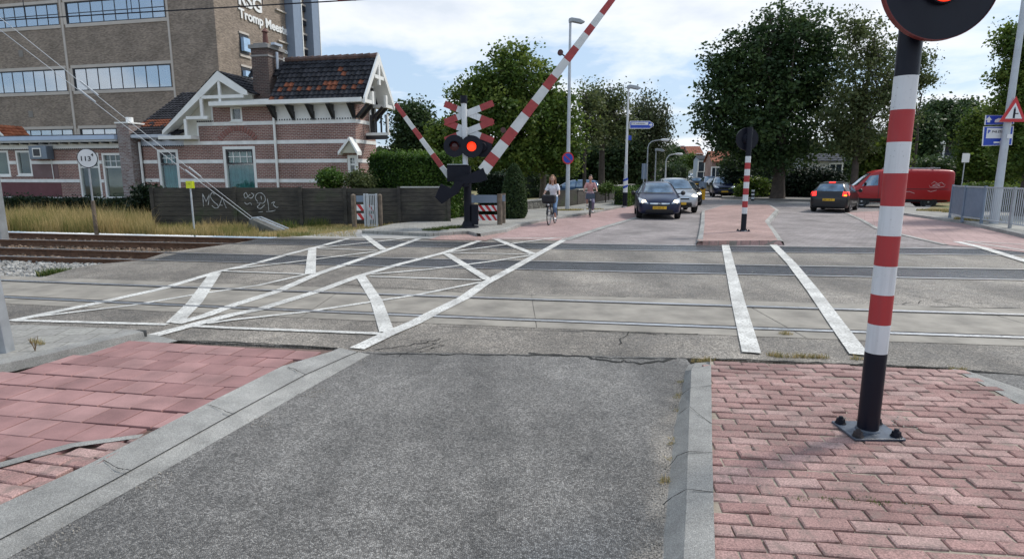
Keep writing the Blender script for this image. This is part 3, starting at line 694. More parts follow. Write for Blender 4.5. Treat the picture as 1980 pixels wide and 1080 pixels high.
def tile_roof(name, a, b, c, d, parent, mat, row=.27, colw=.24, orange=None, th=.05, amp=.025):
    """a,b eave ends; d,c ridge ends above a,b"""
    a, b, c, d = map(Vector, (a, b, c, d)); L = max((b - a).length, (c - d).length); Hh = ((d - a).length + (c - b).length) / 2
    nr = max(2, int(Hh / row)); nc = max(2, int(L / colw)); n = (b - a).cross(d - a).normalized()
    if n.z < 0: n = -n
    m = MB(); tint = []; k = nc * 4
    for r in range(nr):
        for q, (v, off) in enumerate(((r / nr, .055), ((r + 1) / nr, .012))):
            for i in range(k + 1):
                u = i / k; e = a.lerp(b, u); f = d.lerp(c, u); p = e.lerp(f, v)
                p = p + n * (off + amp * math.sin(2 * math.pi * (i % 4) / 4 + .6)); m.v.append(tuple(p))
        base = r * 2 * (k + 1)
        for i in range(k):
            m.f.append((base + i, base + i + 1, base + k + 1 + i + 1, base + k + 1 + i)); m.m.append(0)
        if r: 
            pb = base - (k + 1)
            for i in range(k): m.f.append((pb + i, pb + i + 1, base + i + 1, base + i)); m.m.append(0)
    # tints by tile
    tint = []
    for r in range(nr):
        ts = []
        for cc_ in range(nc):
            t = random.uniform(0, .8); u, v = cc_ / nc, r / nr
            if orange and orange(u, v): t = 1.0
            ts.append(t)
        for i in range(k): tint.append(ts[i // 4])
        if r:
            for i in range(k): tint.append(ts[i // 4])
    base = len(m.v)                                        # closed underside
    m.add([a + n * .0, b + n * .0, c + n * .0, d + n * .0, a + n * .05, b + n * .05], [(0, 3, 2, 1), (0, 1, 5, 4)], 0); tint += [.1, .1]
    m.tint = tint; return m.build(name, mat, parent)
def holed(b, x0, x1, z0, z1, holes, y0, y1, m=0):
    xs = sorted({x0, x1, *[min(max(h[0], x0), x1) for h in holes], *[min(max(h[1], x0), x1) for h in holes]})
    zs = sorted({z0, z1, *[min(max(h[2], z0), z1) for h in holes], *[min(max(h[3], z0), z1) for h in holes]})
    for i in range(len(xs) - 1):
        run = None
        for j in range(len(zs) - 1):
            cx, cz = (xs[i] + xs[i + 1]) / 2, (zs[j] + zs[j + 1]) / 2
            hol = any(h[0] < cx < h[1] and h[2] < cz < h[3] for h in holes)
            if not hol:
                if run is None: run = zs[j]
            if hol and run is not None: b.box(xs[i], xs[i + 1], y0, y1, run, zs[j], m); run = None
        if run is not None: b.box(xs[i], xs[i + 1], y0, y1, run, zs[-1], m)
    return b
def window(parent, x0, x1, z0, z1, nx=2, nz=1, fm=None, gm=None, y=0.0, fr=.06, split=None, curtain=None, name='window', bar=.03, sill=True, top_nx=None, dark=False, top_fm=None, depth=.12):
    """a window in the plane y (outside is -y): frame part with sub-parts; split = height of a transom"""
    fm = fm or white_p; gm = gm or glass
    f = MB(); f.box(x0, x0 + fr, y - .01, y + depth, z0, z1); f.box(x1 - fr, x1, y - .01, y + depth, z0, z1)
    f.box(x0 + fr, x1 - fr, y - .01, y + depth, z1 - fr, z1); f.box(x0 + fr, x1 - fr, y - .01, y + depth, z0, z0 + fr)
    w_ = f.build(name, fm, parent)
    q = MB()
    if split:
        q.box(x0 + fr, x1 - fr, y + .03, y + depth - .01, split - .04, split + .04)
        for i in range(1, top_nx or nx): xx = x0 + fr + (x1 - x0 - 2 * fr) * i / (top_nx or nx); q.box(xx - bar / 2, xx + bar / 2, y + .05, y + .09, split + .04, z1 - fr)
        zz = (split + z1 - fr) / 2; q.box(x0 + fr, x1 - fr, y + .052, y + .088, zz - bar / 2, zz + bar / 2)
    else:
        for i in range(1, nx): xx = x0 + fr + (x1 - x0 - 2 * fr) * i / nx; q.box(xx - bar / 2, xx + bar / 2, y + .05, y + .09, z0 + fr, z1 - fr)
        for i in range(1, nz): zz = z0 + fr + (z1 - z0 - 2 * fr) * i / nz; q.box(x0 + fr, x1 - fr, y + .052, y + .088, zz - bar / 2, zz + bar / 2)
    if q.v: q.build('glazing_bars', fm, w_)
    g_ = MB(); g_.box(x0 + fr, x1 - fr, y + .07, y + .076, z0 + fr, z1 - fr); g_.build('pane', gm, w_)
    if curtain:
        c = MB(); n = int((x1 - x0) / .035); pts = [(x0 + fr + (x1 - x0 - 2 * fr) * i / n, y + depth + .06 + .03 * math.sin(i * .9) + .012 * math.sin(i * 2.3)) for i in range(n + 1)]
        zt = z1 - fr
        c.add([(px_, py_, z0) for px_, py_ in pts] + [(px_, py_, zt) for px_, py_ in pts], [(i, i + 1, n + 2 + i, n + 1 + i) for i in range(n)])
        c.build('curtain', curtain, w_)
    if sill: MB().box(x0 - .04, x1 + .04, y - .07, y + .02, z0 - .06, z0 - .002).build('sill', fm, w_)
    return w_

HO = P(500, 340, 28); HA = R(-13); hf = Fac(HO, HA); LC = hf.loc
house = empty('station_house', (HO.x, HO.y, 0), HA, 'red brick station house with white bands, white gables, tall chimney and dark tiled roof', 'house')
sx = lambda px, py=300: LC(px, py)[0]
hz = lambda px, py: LC(px, py)[1]
s262, s275, s358, s387, s417, s535, s690 = [sx(p) for p in (262, 272, 358, 387, 417, 532, 690)]
zb = [hz(450, 349), hz(450, 312), hz(450, 276), hz(450, 239), hz(450, 201)]       # band heights
zeR = hz(600, 199)                                                              # right eave
DP = 5.4
for _ in range(30):                                                             # depth so that the gable apex stands where it is seen
    q = Vector((HO.x, HO.y, 0)) + hf.u * (s690 + .7) - hf.n * (DP / 2); DP += (733 - proj((q.x, q.y, 5))[0]) * .03
zrR = P(733, 110, q.y).z
print('HOUSE', s262, s358, s535, s690, 'bands', zb, 'eave', zeR, 'depth', DP, 'ridge', zrR)
# ground floor windows
w1 = (sx(303, 330), sx(343, 330), hz(320, 372), hz(320, 289)); w2 = (sx(434, 330), sx(496, 330), hz(460, 372), hz(460, 283)); w3 = (sx(446, 220), sx(468, 220), hz(457, 234), hz(457, 207))
w4 = (sx(673, 320), sx(695, 320) - .1, hz(680, 345), hz(680, 300))
b = MB(); rc = .14
holed(b, s275, s358, -.05, hz(300, 277), [w1], rc, rc + .25)
holed(b, s358, s535, -.05, zb[2], [w2], 0, .25); b.box(s387, s535, 0, .25, zb[2], zb[3]); holed(b, s417, s535, zb[3], zb[4], [w3], 0, .25)
b.box(s275, s358 + .1, rc + .25, DP, -.05, hz(300, 277)); 
b.build('wall', brick_h, house)
b = MB(); b.box(s275 + .02, s358, .42, DP, -.05, hz(300, 277) - .1); b.box(s358, s535, .42, DP, -.05, zb[2] - .05); b.box(s417 + .1, s535, .42, DP, zb[2] - .05, zb[4] - .1); b.build('core', darkroom, house)
b = MB(); holed(b, s535, s690, -.05, zb[4] - .02, [(w4[0], w4[1], w4[2], w4[3])], -.02, .23); b.box(s690 - .25, s690, .23, DP, -.05, zb[4] - .02); b.box(s535, s690 - .25, DP - .25, DP, -.05, zb[4]); b.box(s535 + .05, s690 - .26, .5, DP - .3, -.05, zb[4])
b.build('wall', brick_h, house)
# white bands
b = MB(); bh = .16
for i, z in enumerate(zb[:4]):
    xa = [s275, s275, s358, s387][i]; yy = rc if i < 2 else 0
    segs = [(xa, s358 - .001, rc)] if i < 2 else []
    segs.append((max(xa, s358), s535, 0)); segs.append((s535, s690 + .02, -.02))
    for x0, x1, y_ in segs:
        wins = [w for w in (w1, w2, w4) if w[2] < z < w[3]]
        cur = x0
        for w in sorted(wins):
            if w[0] > cur and w[0] < x1: b.box(cur, w[0] - .02, y_ - .025, y_ + .02, z - bh / 2, z + bh / 2); cur = w[1] + .02
            elif w[0] <= cur < w[1]: cur = w[1] + .02
        if cur < x1: b.box(cur, x1, y_ - .025, y_ + .02, z - bh / 2, z + bh / 2)
    if i in (0, 1, 2, 3): b.box(s690 - .02, s690 + .022, .0, DP, z - bh / 2 + .002, z + bh / 2 - .002)
b.build('white_band', white_b, house)
# segmental brick arch above the big window
b = MB(); ac = ((w2[0] + w2[1]) / 2, zb[2] - .28); r_ = 1.05
for i in range(15):
    a0 = R(38) + R(104) * i / 14
    b.beam((ac[0] + math.cos(a0) * r_, -.012, ac[1] + math.sin(a0) * r_ - .25), (ac[0] + math.cos(a0) * (r_ + .25), -.012, ac[1] + math.sin(a0) * (r_ + .25) - .25), .085, .03, up=(0, 1, 0))
b.build('brick_arch', plain('arch_brick', (.27, .12, .10), .8), house)
window(house, *w1, split=hz(320, 317), top_nx=3, curtain=teal, fm=white_p, y=rc, fr=.13)
window(house, *w2, split=hz(460, 317), top_nx=4, curtain=teal, fm=white_p, y=0, fr=.13)
window(house, *w3, nx=1, gm=glass, y=0, fr=.08)
window(house, *w4, split=hz(680, 318), top_nx=2, y=-.02, fr=.12)
for w_ in (w1, w2):   # dark top-light frame
    f = MB(); zsp = hz(320, 319); yy = rc if w_ is w1 else 0
    for (xa, xb, za, zc_) in ((w_[0] + .13, w_[0] + .22, zsp, w_[3] - .14), (w_[1] - .22, w_[1] - .13, zsp, w_[3] - .14), (w_[0] + .22, w_[1] - .22, w_[3] - .24, w_[3] - .14), (w_[0] + .22, w_[1] - .22, zsp, zsp + .09)): f.box(xa, xb, yy + .03, yy + .069, za, zc_)
    f.build('top_light_frame', dark_p, house)
# gable hood above the right window
hx0, hx1 = sx(662, 300), sx(700, 300) ; hc = sx(684, 290); hzt = hz(684, 268); hzb = hz(684, 296)
b = MB(); b.prism([(hx0 + .1, hzb), (hx1 - .12, hzb), (hc, hzt - .12)], -.30, -.03)
b.build('hood_panel', plain('cream_board', (.45, .43, .34), .6), house)
b = MB(); 
for xa in (hx0, hx1 - .02): b.beam((xa, -.18, hzb - .03), (hc, -.18, hzt), .38, .10, up=(0, 1, 0)) if False else b.prism([(xa, hzb - .10), (hc, hzt - .08), (hc, hzt + .05), (xa + (.0), hzb + .06)], -.40, .02)
b.build('hood_roof', white_p, house)
# white panel band with dark brackets, upper right
pz0, pz1 = hz(600, 236) + .09, zeR - .12
b = MB(); b.box(s535 + .1, s690 - .02, -.06, -.021, pz0, zb[4] + .05); b.build('white_panel', white_p, house)
b = MB(); x = s535 + .1
while x < s690 - .1: b.box(x, x + .05, -.075, -.061, pz0 + .0, pz0 + .06); x += .13
b.build('dentil_trim', dark_p, house)
for px in (534, 569, 607, 646, 686):
    xx = LC(px, 220)[0]; b = MB(); b.box(xx - .07, xx + .07, -.13, -.062, pz0, pz1 - .25)
    M_ = Matrix.Translation((xx, 0, 0)) @ Matrix.Rotation(R(90), 4, 'Z')
    b.prism([(-.62, pz1), (-.13, pz1 - .55), (-.13, pz1 - .3), (-.13, pz1)], -.07, .07, 0, M_); b.build('bracket', dark_p, house)
# gutters
b = MB(); b.box(s417 + .35, s690 + .62, -.62, -.44, zeR - .08, zeR + .10); b.box(s417 + .35, s690 + .5, -.46, -.06, zeR - .10, zeR - .04); b.build('gutter', white_p, house)
zeL = hz(300, 266)
b = MB(); b.box(s262 - .1, sx(340, 266), -.32, -.16, zeL - .02, zeL + .13); b.box(s262, s358, -.14, rc, zeL - .06, zeL + .02); b.box(s275, s358 - .02, rc - .05, rc, hz(300, 282), zeL - .05); b.build('gutter', zinc, house)
b = MB()
x = s275
while x < s358 - .1: b.box(x, x + .05, rc - .065, rc - .051, hz(300, 284), hz(300, 281)); x += .12
for px in (283, 308, 333): xx = sx(px, 272); b.box(xx - .06, xx + .06, -.12, rc - .06, zeL - .16, zeL - .061)
b.build('dentil_trim', dark_p, house)
for pxt, pyt in ((534, 205), (268, 275)):
    xx = sx(pxt + 3.0, 300); yy = -.12 if pxt > 400 else rc - .12
    MB().tube([(xx, yy, -.05), (xx, yy, hz(pxt, pyt))], .06, 10).build('drainpipe', white_p, house, smooth=40)
# roofs
def orangeR(u, v):
    return (v < .10 and u < .3 and random.random() < .5) or (.12 < v < .34 and random.random() < .55 * (1 if .05 < u < .75 and .2 < v < .32 else .45 if u > .1 else 0)) or random.random() < .03 and u > .6
rx0, rx1 = sx(530, 150), s690 + .7
slope = (zrR - zeR) / (DP / 2 + .5)
tile_roof('roof', (rx0, -.5, zeR + .05), (rx1, -.5, zeR + .05), (rx1, DP / 2, zrR), (rx0, DP / 2, zrR), house, rooft, orange=orangeR)
_t = 1.6 / (DP / 2 + .5); tile_roof('roof', (rx0 - 1.6, -.5 + (DP / 2 + .5) * .62, zeR + .05 + (zrR - zeR - .05) * .62), (rx0, -.5 + (DP / 2 + .5) * .62, zeR + .05 + (zrR - zeR - .05) * .62), (rx0, DP / 2, zrR), (rx0 - 1.6, DP / 2, zrR), house, rooft)
tile_roof('roof', (rx1, DP + .5, zeR + .05), (rx0, DP + .5, zeR + .05), (rx0, DP / 2, zrR), (rx1, DP / 2, zrR), house, rooft)
b = MB(); n = int((rx1 - rx0) / .35)
for i in range(n): b.tube([(rx0 + .35 * i, DP / 2, zrR + .04), (rx0 + .35 * i + .37, DP / 2, zrR + .055)], [.11, .135], 8)
b.build('ridge_tiles', plain('ridge_tile', (.10, .06, .05), .7, var=.5, vscale=2), house, smooth=40)
# side gable: boards, barge boards, king post
MS = Matrix.Translation((s690, 0, 0)) @ Matrix.Rotation(R(90), 4, 'Z')       # local x runs back along the side wall, -y = outward
side = Fac((q.x, q.y), HA + R(90))
side = Fac((HO.x + hf.u.x * s690, HO.y + hf.u.y * s690), HA + R(90))
b = MB(); b.prism([(0, zb[4] - .02), (DP, zb[4] - .02), (DP, zeR), (DP / 2, zrR - .12), (0, zeR)], -.02, .2, 0, MS); b.build('gable_wall', white_p, house)
b = MB()
for sgn in (0, 1):
    x0_, x1_ = (-.55, DP / 2) if sgn == 0 else (DP + .55, DP / 2); za = zeR - .05
    dx = (x1_ - x0_); n_ = 12
    b.prism([(x0_, za - .1), (x0_, za + .16), (x1_, zrR + .16), (x1_, zrR - .22)], -.78, -.70, 0, MS)
b.prism([(DP * .27, zeR + (zrR - zeR) * .52), (DP * .73, zeR + (zrR - zeR) * .52), (DP * .73, zeR + (zrR - zeR) * .60), (DP * .27, zeR + (zrR - zeR) * .60)], -.77, -.69, 0, MS)
b.prism([(DP / 2 - .08, zeR + (zrR - zeR) * .40), (DP / 2 + .08, zeR + (zrR - zeR) * .40), (DP / 2 + .08, zrR - .1), (DP / 2 - .08, zrR - .1)], -.775, -.685, 0, MS)
b.prism([(-.5, zeR - .1), (.25, zeR - .1), (.25, zeR + .05), (-.5, zeR + .05)], -.74, -.02, 0, MS); b.prism([(DP - .25, zeR - .1), (DP + .5, zeR - .1), (DP + .5, zeR + .05), (DP - .25, zeR + .05)], -.74, -.02, 0, MS)
for x_ in (.28, DP - .28): b.prism([(x_ - .09, zeR - .1), (x_ + .09, zeR - .1), (x_ + .09, zeR + (zrR - zeR) * .22), (x_ - .09, zeR + (zrR - zeR) * .22)], -.76, -.66, 0, MS)
b.build('bargeboard', white_p, house)
for x_ in (.05, .45, DP - .45, DP - .05):
    b = MB(); b.beam(MS @ Vector((x_, -.05, zb[3] + .15)), MS @ Vector((x_, -.62, zeR - .1)), .12, .12); b.build('bracket', dark_p, house)
# balcony with door
l0 = side.loc(714, 200); l1 = side.loc(721.5, 200); zd0 = side.loc(722, 262)[1]; zd1 = side.loc(722, 172)[1]
dr = MB(); M2 = MS
dr.prism([(l0[0], zd0), (l1[0], zd0), (l1[0], zd1), (l0[0], zd1)], -.05, -.021, 0, M2); d_ = dr.build('balcony_door', dark_p, house)
b = MB(); 
for a_, c_ in ((l0[0] - .12, l0[0]), (l1[0], l1[0] + .12)): b.prism([(a_, zd0), (c_, zd0), (c_, zd1 + .1), (a_, zd1 + .1)], -.08, -.02, 0, M2)
b.prism([(l0[0], zd1), (l1[0], zd1), (l1[0], zd1 + .1), (l0[0], zd1 + .1)], -.08, -.02, 0, M2); b.build('frame', white_p, d_)
bx0, bx1 = .9, DP - .9; bzz = side.loc(735, 266)[1] + .12
b = MB(); b.prism([(bx0, bzz - .12), (bx1, bzz - .12), (bx1, bzz), (bx0, bzz)], -1.15, -.02, 0, M2); fl_ = b.build('balcony', white_p, house)
b = MB(); b.prism([(bx0 + .1, bzz - .30), (bx1 - .1, bzz - .30), (bx1 - .1, bzz - .125), (bx0 + .1, bzz - .125)], -1.05, -.02, 0, M2); b.build('balcony_beam', dark_p, fl_)
rl = MB(); rlw = MB(); zt = bzz + .85
rl.prism([(bx0, zt - .06), (bx1, zt - .06), (bx1, zt), (bx0, zt)], -1.14, -1.08, 0, M2)
x = bx0
k = 0
while x <= bx1: (rl if k % 2 else rlw).prism([(x - .05, bzz + .002), (x + .05, bzz + .002), (x + .05, zt - .062), (x - .05, zt - .062)], -1.14, -1.09, 0, M2); x += .21; k += 1
for x in (bx0 + .03, bx1 - .03):
    for y in (-1.0, -.75, -.5, -.25): rl.prism([(x - .025, bzz + .002), (x + .025, bzz + .002), (x + .025, zt - .07), (x - .025, zt - .07)], y - .03, y, 0, M2)
rl.build('balcony_rail', dark_p, fl_); rlw.build('balusters', white_p, fl_)
# left gable
ap = LC(436, 141); bl = LC(331, 262); br_ = LC(491, 184)
gy = -.55
k = 1.0 - .0
def offp(p): return p
b = MB(); wdt = .24
b.prism([(bl[0], bl[1]), (bl[0] + .02, bl[1] + .18), (ap[0], ap[1] + .0), (ap[0], ap[1] - .42)], gy, gy + .08)
b.prism([(ap[0], ap[1]), (br_[0] + .05, br_[1] + .12), (br_[0] + .05, br_[1] - .06), (br_[0] - .25, br_[1] - .03), (ap[0], ap[1] - .40)], gy, gy + .08)
# tie beams and posts
t1 = LC(436, 190); b.box(LC(405, 190)[0], LC(485, 190)[0], gy + .01, gy + .09, t1[1] - .07, t1[1] + .07)
b.box(ap[0] - .06, ap[0] + .06, gy + .02, gy + .10, LC(436, 200)[1], ap[1] - .1)
t2 = LC(380, 230); b.box(LC(376, 230)[0], LC(417, 230)[0], gy + .01, gy + .09, t2[1] - .07, t2[1] + .07)
b.box(LC(405, 210)[0] - .07, LC(405, 210)[0] + .07, gy + .02, gy + .10, t2[1], LC(405, 193)[1])
t3 = LC(350, 267); b.box(bl[0] - .25, LC(386, 267)[0], gy + .01, .12, t3[1] - .08, t3[1] + .08)
b.box(LC(375, 250)[0] - .07, LC(375, 250)[0] + .07, gy + .02, gy + .10, t3[1], LC(375, 232)[1])
b.build('bargeboard', white_p, house)
sl_l = (ap[1] - bl[1]) / (ap[0] - bl[0])
b = MB(); b.prism([(bl[0] + .12, bl[1] + .02), (s358, bl[1] + .02), (s358, zb[2]), (s387, zb[2]), (s387, zb[3]), (s417, zb[3]), (s417, t1[1] - .1), (br_[0] - .1, t1[1] - .1), (br_[0] - .1, t1[1] + .2), (ap[0], ap[1] - .10)], .02, .14)
b.build('gable_panel', plain('cream_gable_board', (.62, .60, .52), .6, var=.06), house)
b = MB(); x = s417 + .1
while x < br_[0]: b.box(x, x + .06, -.06, .019, hz(440, 200), hz(440, 197)); x += .12
x = s387 + .0
while x < s417: b.box(x, x + .05, -.04, .019, hz(400, 236), hz(400, 233.5)); x += .12
b.build('dentil_trim', dark_p, house)
b = MB(); b.box(s417, s535 + .05, -.10, .0, zb[4] - .02, zb[4] + .16); b.box(s417 - .03, s417 + .05, -.03, .0, zb[3], zb[4]); b.box(s387 - .03, s387 + .05, -.03, 0, zb[2], zb[3]); b.build('cornice', white_p, house)
b = MB()
for q0, q1 in ((bl, ap), (br_, ap)):
    sg = 1 if q0 is bl else -1; b.prism([(q0[0] + sg * .02, q0[1] + .0), (q0[0] + sg * .02, q0[1] + .06), (q1[0], q1[1] - .06), (q1[0], q1[1] - .16)], gy + .085, .13)
b.build('soffit', white_p, house)
b = MB()
for sgn in (0, 1):
    x0_, x1_ = (-.45, DP / 2) if sgn == 0 else (DP + .45, DP / 2); b.prism([(x0_, zeR - .02), (x0_, zeR + .03), (x1_, zrR - .06), (x1_, zrR - .12)], -.69, -.021, 0, MS)
b.build('soffit', white_p, house)
gd = 5.0
tile_roof('roof', (bl[0], gd, bl[1] + .1), (bl[0], gy, bl[1] + .1), (ap[0], gy, ap[1]), (ap[0], gd, ap[1]), house, rooft)
tile_roof('roof', (br_[0] + .2, gy, br_[1]), (br_[0] + .2, gd, br_[1]), (ap[0], gd, ap[1]), (ap[0], gy, ap[1]), house, rooft)
# long left roof
rzL = ap[1] - .25
tile_roof('roof', (s262 - .1, -.28, zeL + .12), (s358 + .05, -.28, zeL + .12), (ap[0], 3.6, rzL), (s262 - .1, 3.6, rzL), house, rooft, orange=lambda u, v: .12 < v < .30 and u < .55 and random.random() < .75)
tile_roof('roof', (s358, 7.6, zeL + .12), (s262 - .1, 7.6, zeL + .12), (s262 - .1, 3.6, rzL), (ap[0], 3.6, rzL), house, rooft)
b = MB(); M3 = Matrix.Translation((s262, 0, 0)) @ Matrix.Rotation(R(90), 4, 'Z'); b.prism([(rc, -.05), (7.3, -.05), (7.3, zeL), (3.6, rzL - .1), (rc, zeL)], -.2, 0, 0, M3); b.build('wall', brick_h, house)
# big chimney
c0, c1 = sx(484, 140), sx(516, 140); cz0 = zb[4] - .1; cz1 = hz(500, 92); cy0 = .15
b = MB(); b.box(c0, c1, cy0, cy0 + 1.15, cz0, cz1); ch = b.build('chimney', brick_d, house)
b = MB(); b.box(c0 - .08, c1 + .08, cy0 - .08, cy0 + 1.23, cz1 + .002, cz1 + .16); b.box(c0 - .03, c1 + .03, cy0 - .03, cy0 + 1.18, cz1 - .35, cz1 - .28); b.box(c0 + .1, c1 - .1, cy0 + .05, cy0 + 1.05, cz1 + .16, cz1 + .24); b.build('chimney_cap', plain('grey_mortar', (.25, .24, .23), .8), ch)
cx_ = (c0 + c1) / 2 + .05
b = MB(); b.tube([(cx_, cy0 + .45, cz1 + .2), (cx_, cy0 + .45, cz1 + .75)], [.13, .10], 12); b.tube([(cx_, cy0 + .45, cz1 + .78), (cx_, cy0 + .45, cz1 + .95)], [.16, .02], 12); b.build('chimney_pot', plain('clay_pot', (.12, .05, .04), .8), ch, smooth=40)
b = MB(); b.tube([(c1 + .12, cy0 + .5, cz1 - .1), (c1 + .12, cy0 + .5, zeR + 1.2)], .07, 8); b.box(c0 + .9, c1 + .25, cy0 + .2, cy0 + .8, cz1 + .17, cz1 + .27); b.build('flue', zinc, ch)

# ---------------- low wing of the station, left
annex = empty('station_wing', (HO.x, HO.y, 0), HA, 'low flat-roofed red brick wing with white fascia and dark dentils, left of the gabled house', 'building')
ax0, ax1 = sx(-260, 300), sx(243, 300); zt_ = hz(120, 288); AH = []
zA = lambda px, py: hz(px, py)
wa = [(sx(-60, 320), sx(19, 320), zA(10, 340), zA(10, 291)), (sx(33, 320), sx(62, 320), zA(47, 339), zA(47, 291)), (sx(154, 340), sx(195, 340), zA(175, 384), zA(175, 296)), (sx(201, 340), sx(243, 340) - .1, zA(220, 384), zA(220, 296))]
b = MB(); holed(b, ax0, ax1, -.05, zt_, wa, 0, .25); b.box(ax0 + .05, ax1, .9, 6, -.05, zt_); b.box(ax1 - .2, ax1, .25, .9, -.05, zt_); b.build('wall', brick_h, annex)
MB().box(ax0 + .1, ax1 - .25, .7, .89, -.05, zt_ - .05).build('blind', beige_blind, annex)
for i, w_ in enumerate(wa): window(annex, *w_, nx=[2, 1, 1, 1][i], split=(zA(175, 323) if i > 1 else None), top_nx=3, fm=white_p, gm=glass, fr=.10, sill=i < 2)
b = MB(); b.box(sx(62, 330) + .05, sx(113, 330), -.02, .0, zA(90, 344), zA(90, 317)); b.build('wall_patch', maroon2, annex)
b = MB(); b.box(ax0, sx(119, 365), -.02, .0, zA(60, 384), zA(60, 353)); b.build('wall_patch', plaster_m, annex)
b = MB()
for yb in (314, 349.5, 384):
    z = zA(120, yb); cur = ax0
    for w_ in wa:
        if w_[2] - .1 < z < w_[3]: b.box(cur, w_[0] - .01, -.045, .01, z - .08, z + .08) if w_[0] > cur else None; cur = w_[1] + .01
    if cur < ax1: b.box(cur, ax1, -.045, .01, z - .08, z + .08)
b.build('white_band', white_b, annex)
b = MB(); b.box(ax0, ax1, -.05, .0, zt_, zA(120, 276)); b.build('fascia', white_p, annex)
b = MB(); x = ax0
while x < ax1: b.box(x, x + .05, -.065, -.05, zt_ - .05, zt_ + .02); x += .12
x = ax0 + .2
while x < ax1: b.box(x, x + .12, -.38, -.05, zA(120, 279), zA(120, 276) - .003); x += .62
b.build('dentil_trim', dark_p, annex)
b = MB(); b.box(ax0 - .2, ax1 - .05, -.45, 6.2, zA(120, 276), zA(120, 272)); b.build('soffit', plain('grey_soffit', (.45, .46, .46), .6), annex)
b = MB(); b.box(ax0 - .2, ax1 - .05, -.5, 6.25, zA(120, 272) + .002, zA(120, 264)); b.build('roof_edge', bluegrey, annex)
MB().box(ax0 - .15, ax1, -.3, 6.2, zA(120, 264), zA(120, 264) + .06).build('roof', dark_p, annex)
# wall box
p0 = LC(70, 283); p1 = LC(107, 308)
b = MB(); b.box(p0[0], p1[0], -.42, -.03, p1[1], p0[1]); bo = b.build('ventilation_unit', plain('blue_grey_metal', (.17, .21, .26), .45, .3), annex, bevel=.02)
b = MB(); f0 = LC(78, 287); f1 = LC(96, 304)
b.box(f0[0], f1[0], -.435, -.421, f1[1], f0[1]); b.build('grille_frame', white_p, bo)
b = MB(); b.box(f0[0] + .05, f1[0] - .05, -.441, -.436, f1[1] + .05, f0[1] - .05); b.build('grille', dark_p, bo)
MB().tube([(LC(101, 310)[0], -.06, p1[1]), (LC(107, 350)[0], -.06, zA(107, 349))], .02, 6).build('cable_pipe', white_p, annex)
# brick chimney stack between wing and house
pil = MB(); p0x, p1x = sx(243, 300), sx(268, 300) - .05
pil.box(p0x, p1x, -.35, .8, -.05, zA(252, 240)); pl_ = pil.build('chimney_stack', brickmat('weathered_brick', (.17, .09, .08), (.30, .27, .27), (.36, .34, .32), .21, .07, .011), annex)
b = MB(); b.box(p0x - .05, p1x + .05, -.40, .85, zA(252, 240) + .002, zA(252, 237)); b.tube([((p0x + p1x) / 2 - .1, .2, zA(252, 237)), ((p0x + p1x) / 2 - .1, .2, zA(252, 226))], .16, 10); b.build('chimney_cap', white_b, pl_)

# ---------------- orange-roofed cottage between wing and school
co = P(8, 300, 42); ct = empty('cottage', (co.x, co.y, 0), R(-13), 'little pale house with orange gable roof peeping over the low wing', 'house')
zc0 = P(8, 262, 42).z; zc1 = P(8, 241, 42).z
b = MB(); b.prism([(-1.1, 0), (.7, 0), (.7, zc0 - .3), (-.2, zc1 - .15), (-1.1, zc0 - .3)], 0, 1.5); b.build('wall', plain('pale_blue_render', (.55, .60, .66), .7), ct)
tile_roof('roof', (.85, -.3, zc0 - .35), (.85, 1.6, zc0 - .35), (-.2, 1.6, zc1), (-.2, -.3, zc1), ct, roofo); tile_roof('roof', (-1.25, 1.6, zc0 - .35), (-1.25, -.3, zc0 - .35), (-.2, -.3, zc1), (-.2, 1.6, zc1), ct, roofo)
b = MB(); b.prism([(.87, zc0 - .42), (.87, zc0 - .28), (-.2, zc1 + .02), (-.2, zc1 - .14)], -.36, -.29); b.prism([(-1.27, zc0 - .42), (-1.27, zc0 - .28), (-.2, zc1 + .02), (-.2, zc1 - .14)], -.36, -.29); b.build('bargeboard', white_p, ct)

# ---------------- tall school building
SO = P(440, 338, 46); sf = Fac(SO, HA); sr = Fac(SO, HA + R(90)); SL = sf.loc; SR = sr.loc
school = empty('school_building', (SO.x, SO.y, 0), HA, 'tall tan brick school block with long window bands and white lettering on its side', 'building')
SH = 24.0; sd_ = 0
for px in (603,): sd_ = SR(px, 60)[0]
zc_ = lambda px, py: SL(px, py)[1]
xs = lambda px, py=60: SL(px, py)[0]
x337, x312, x131, x118, x0s = xs(336, 100), xs(327, 100), xs(140, 100), xs(129, 100), xs(0) - 22
levels = [(SL(131, 47.5)[1], SL(131, 4.5)[1])]
lv2 = (SL(150, 176)[1], SL(150, 132)[1]); lv3 = (SL(150, 262)[1] - 1.2, SL(150, 249)[1]); lv0 = (levels[0][0] + (levels[0][0] - lv2[0]), levels[0][1] + (levels[0][1] - lv2[1]))
LV = [lv3, lv2, levels[0], lv0]
print('SCHOOL levels', LV, 'depth', sd_)
piers = [x0s]
wd_ = x312 - x118
bays = [(x118 + .0 + .35, x312), (x118 - wd_ + .35, x118 - .35), (x118 - 2 * wd_ + .35, x118 - wd_ - .35)]
holes = [(a_ + .0, c_, z0, z1) for a_, c_ in bays for z0, z1 in LV]
b = MB(); holed(b, x0s, 0, -.05, SH, holes, 0, .3); b.box(-.3, 0, .3, sd_, -.05, SH); b.box(x0s, x0s + .3, .3, sd_, -.05, SH); b.box(x0s, 0, sd_, sd_ + .3, -.05, SH); b.box(x0s, 0, .3, sd_, SH - .3, SH)
b.build('wall', brick_s, school)
cream = plain('cream_concrete', (.50, .45, .40), .7, var=.08, vscale=1, coord='UV')
roomw = plain('classroom_wall', (.52, .50, .43), .8, var=.25, vscale=.35)
b = MB(); b.box(x0s + .3, -.35, 2.8, 2.9, 0, SH - .4)
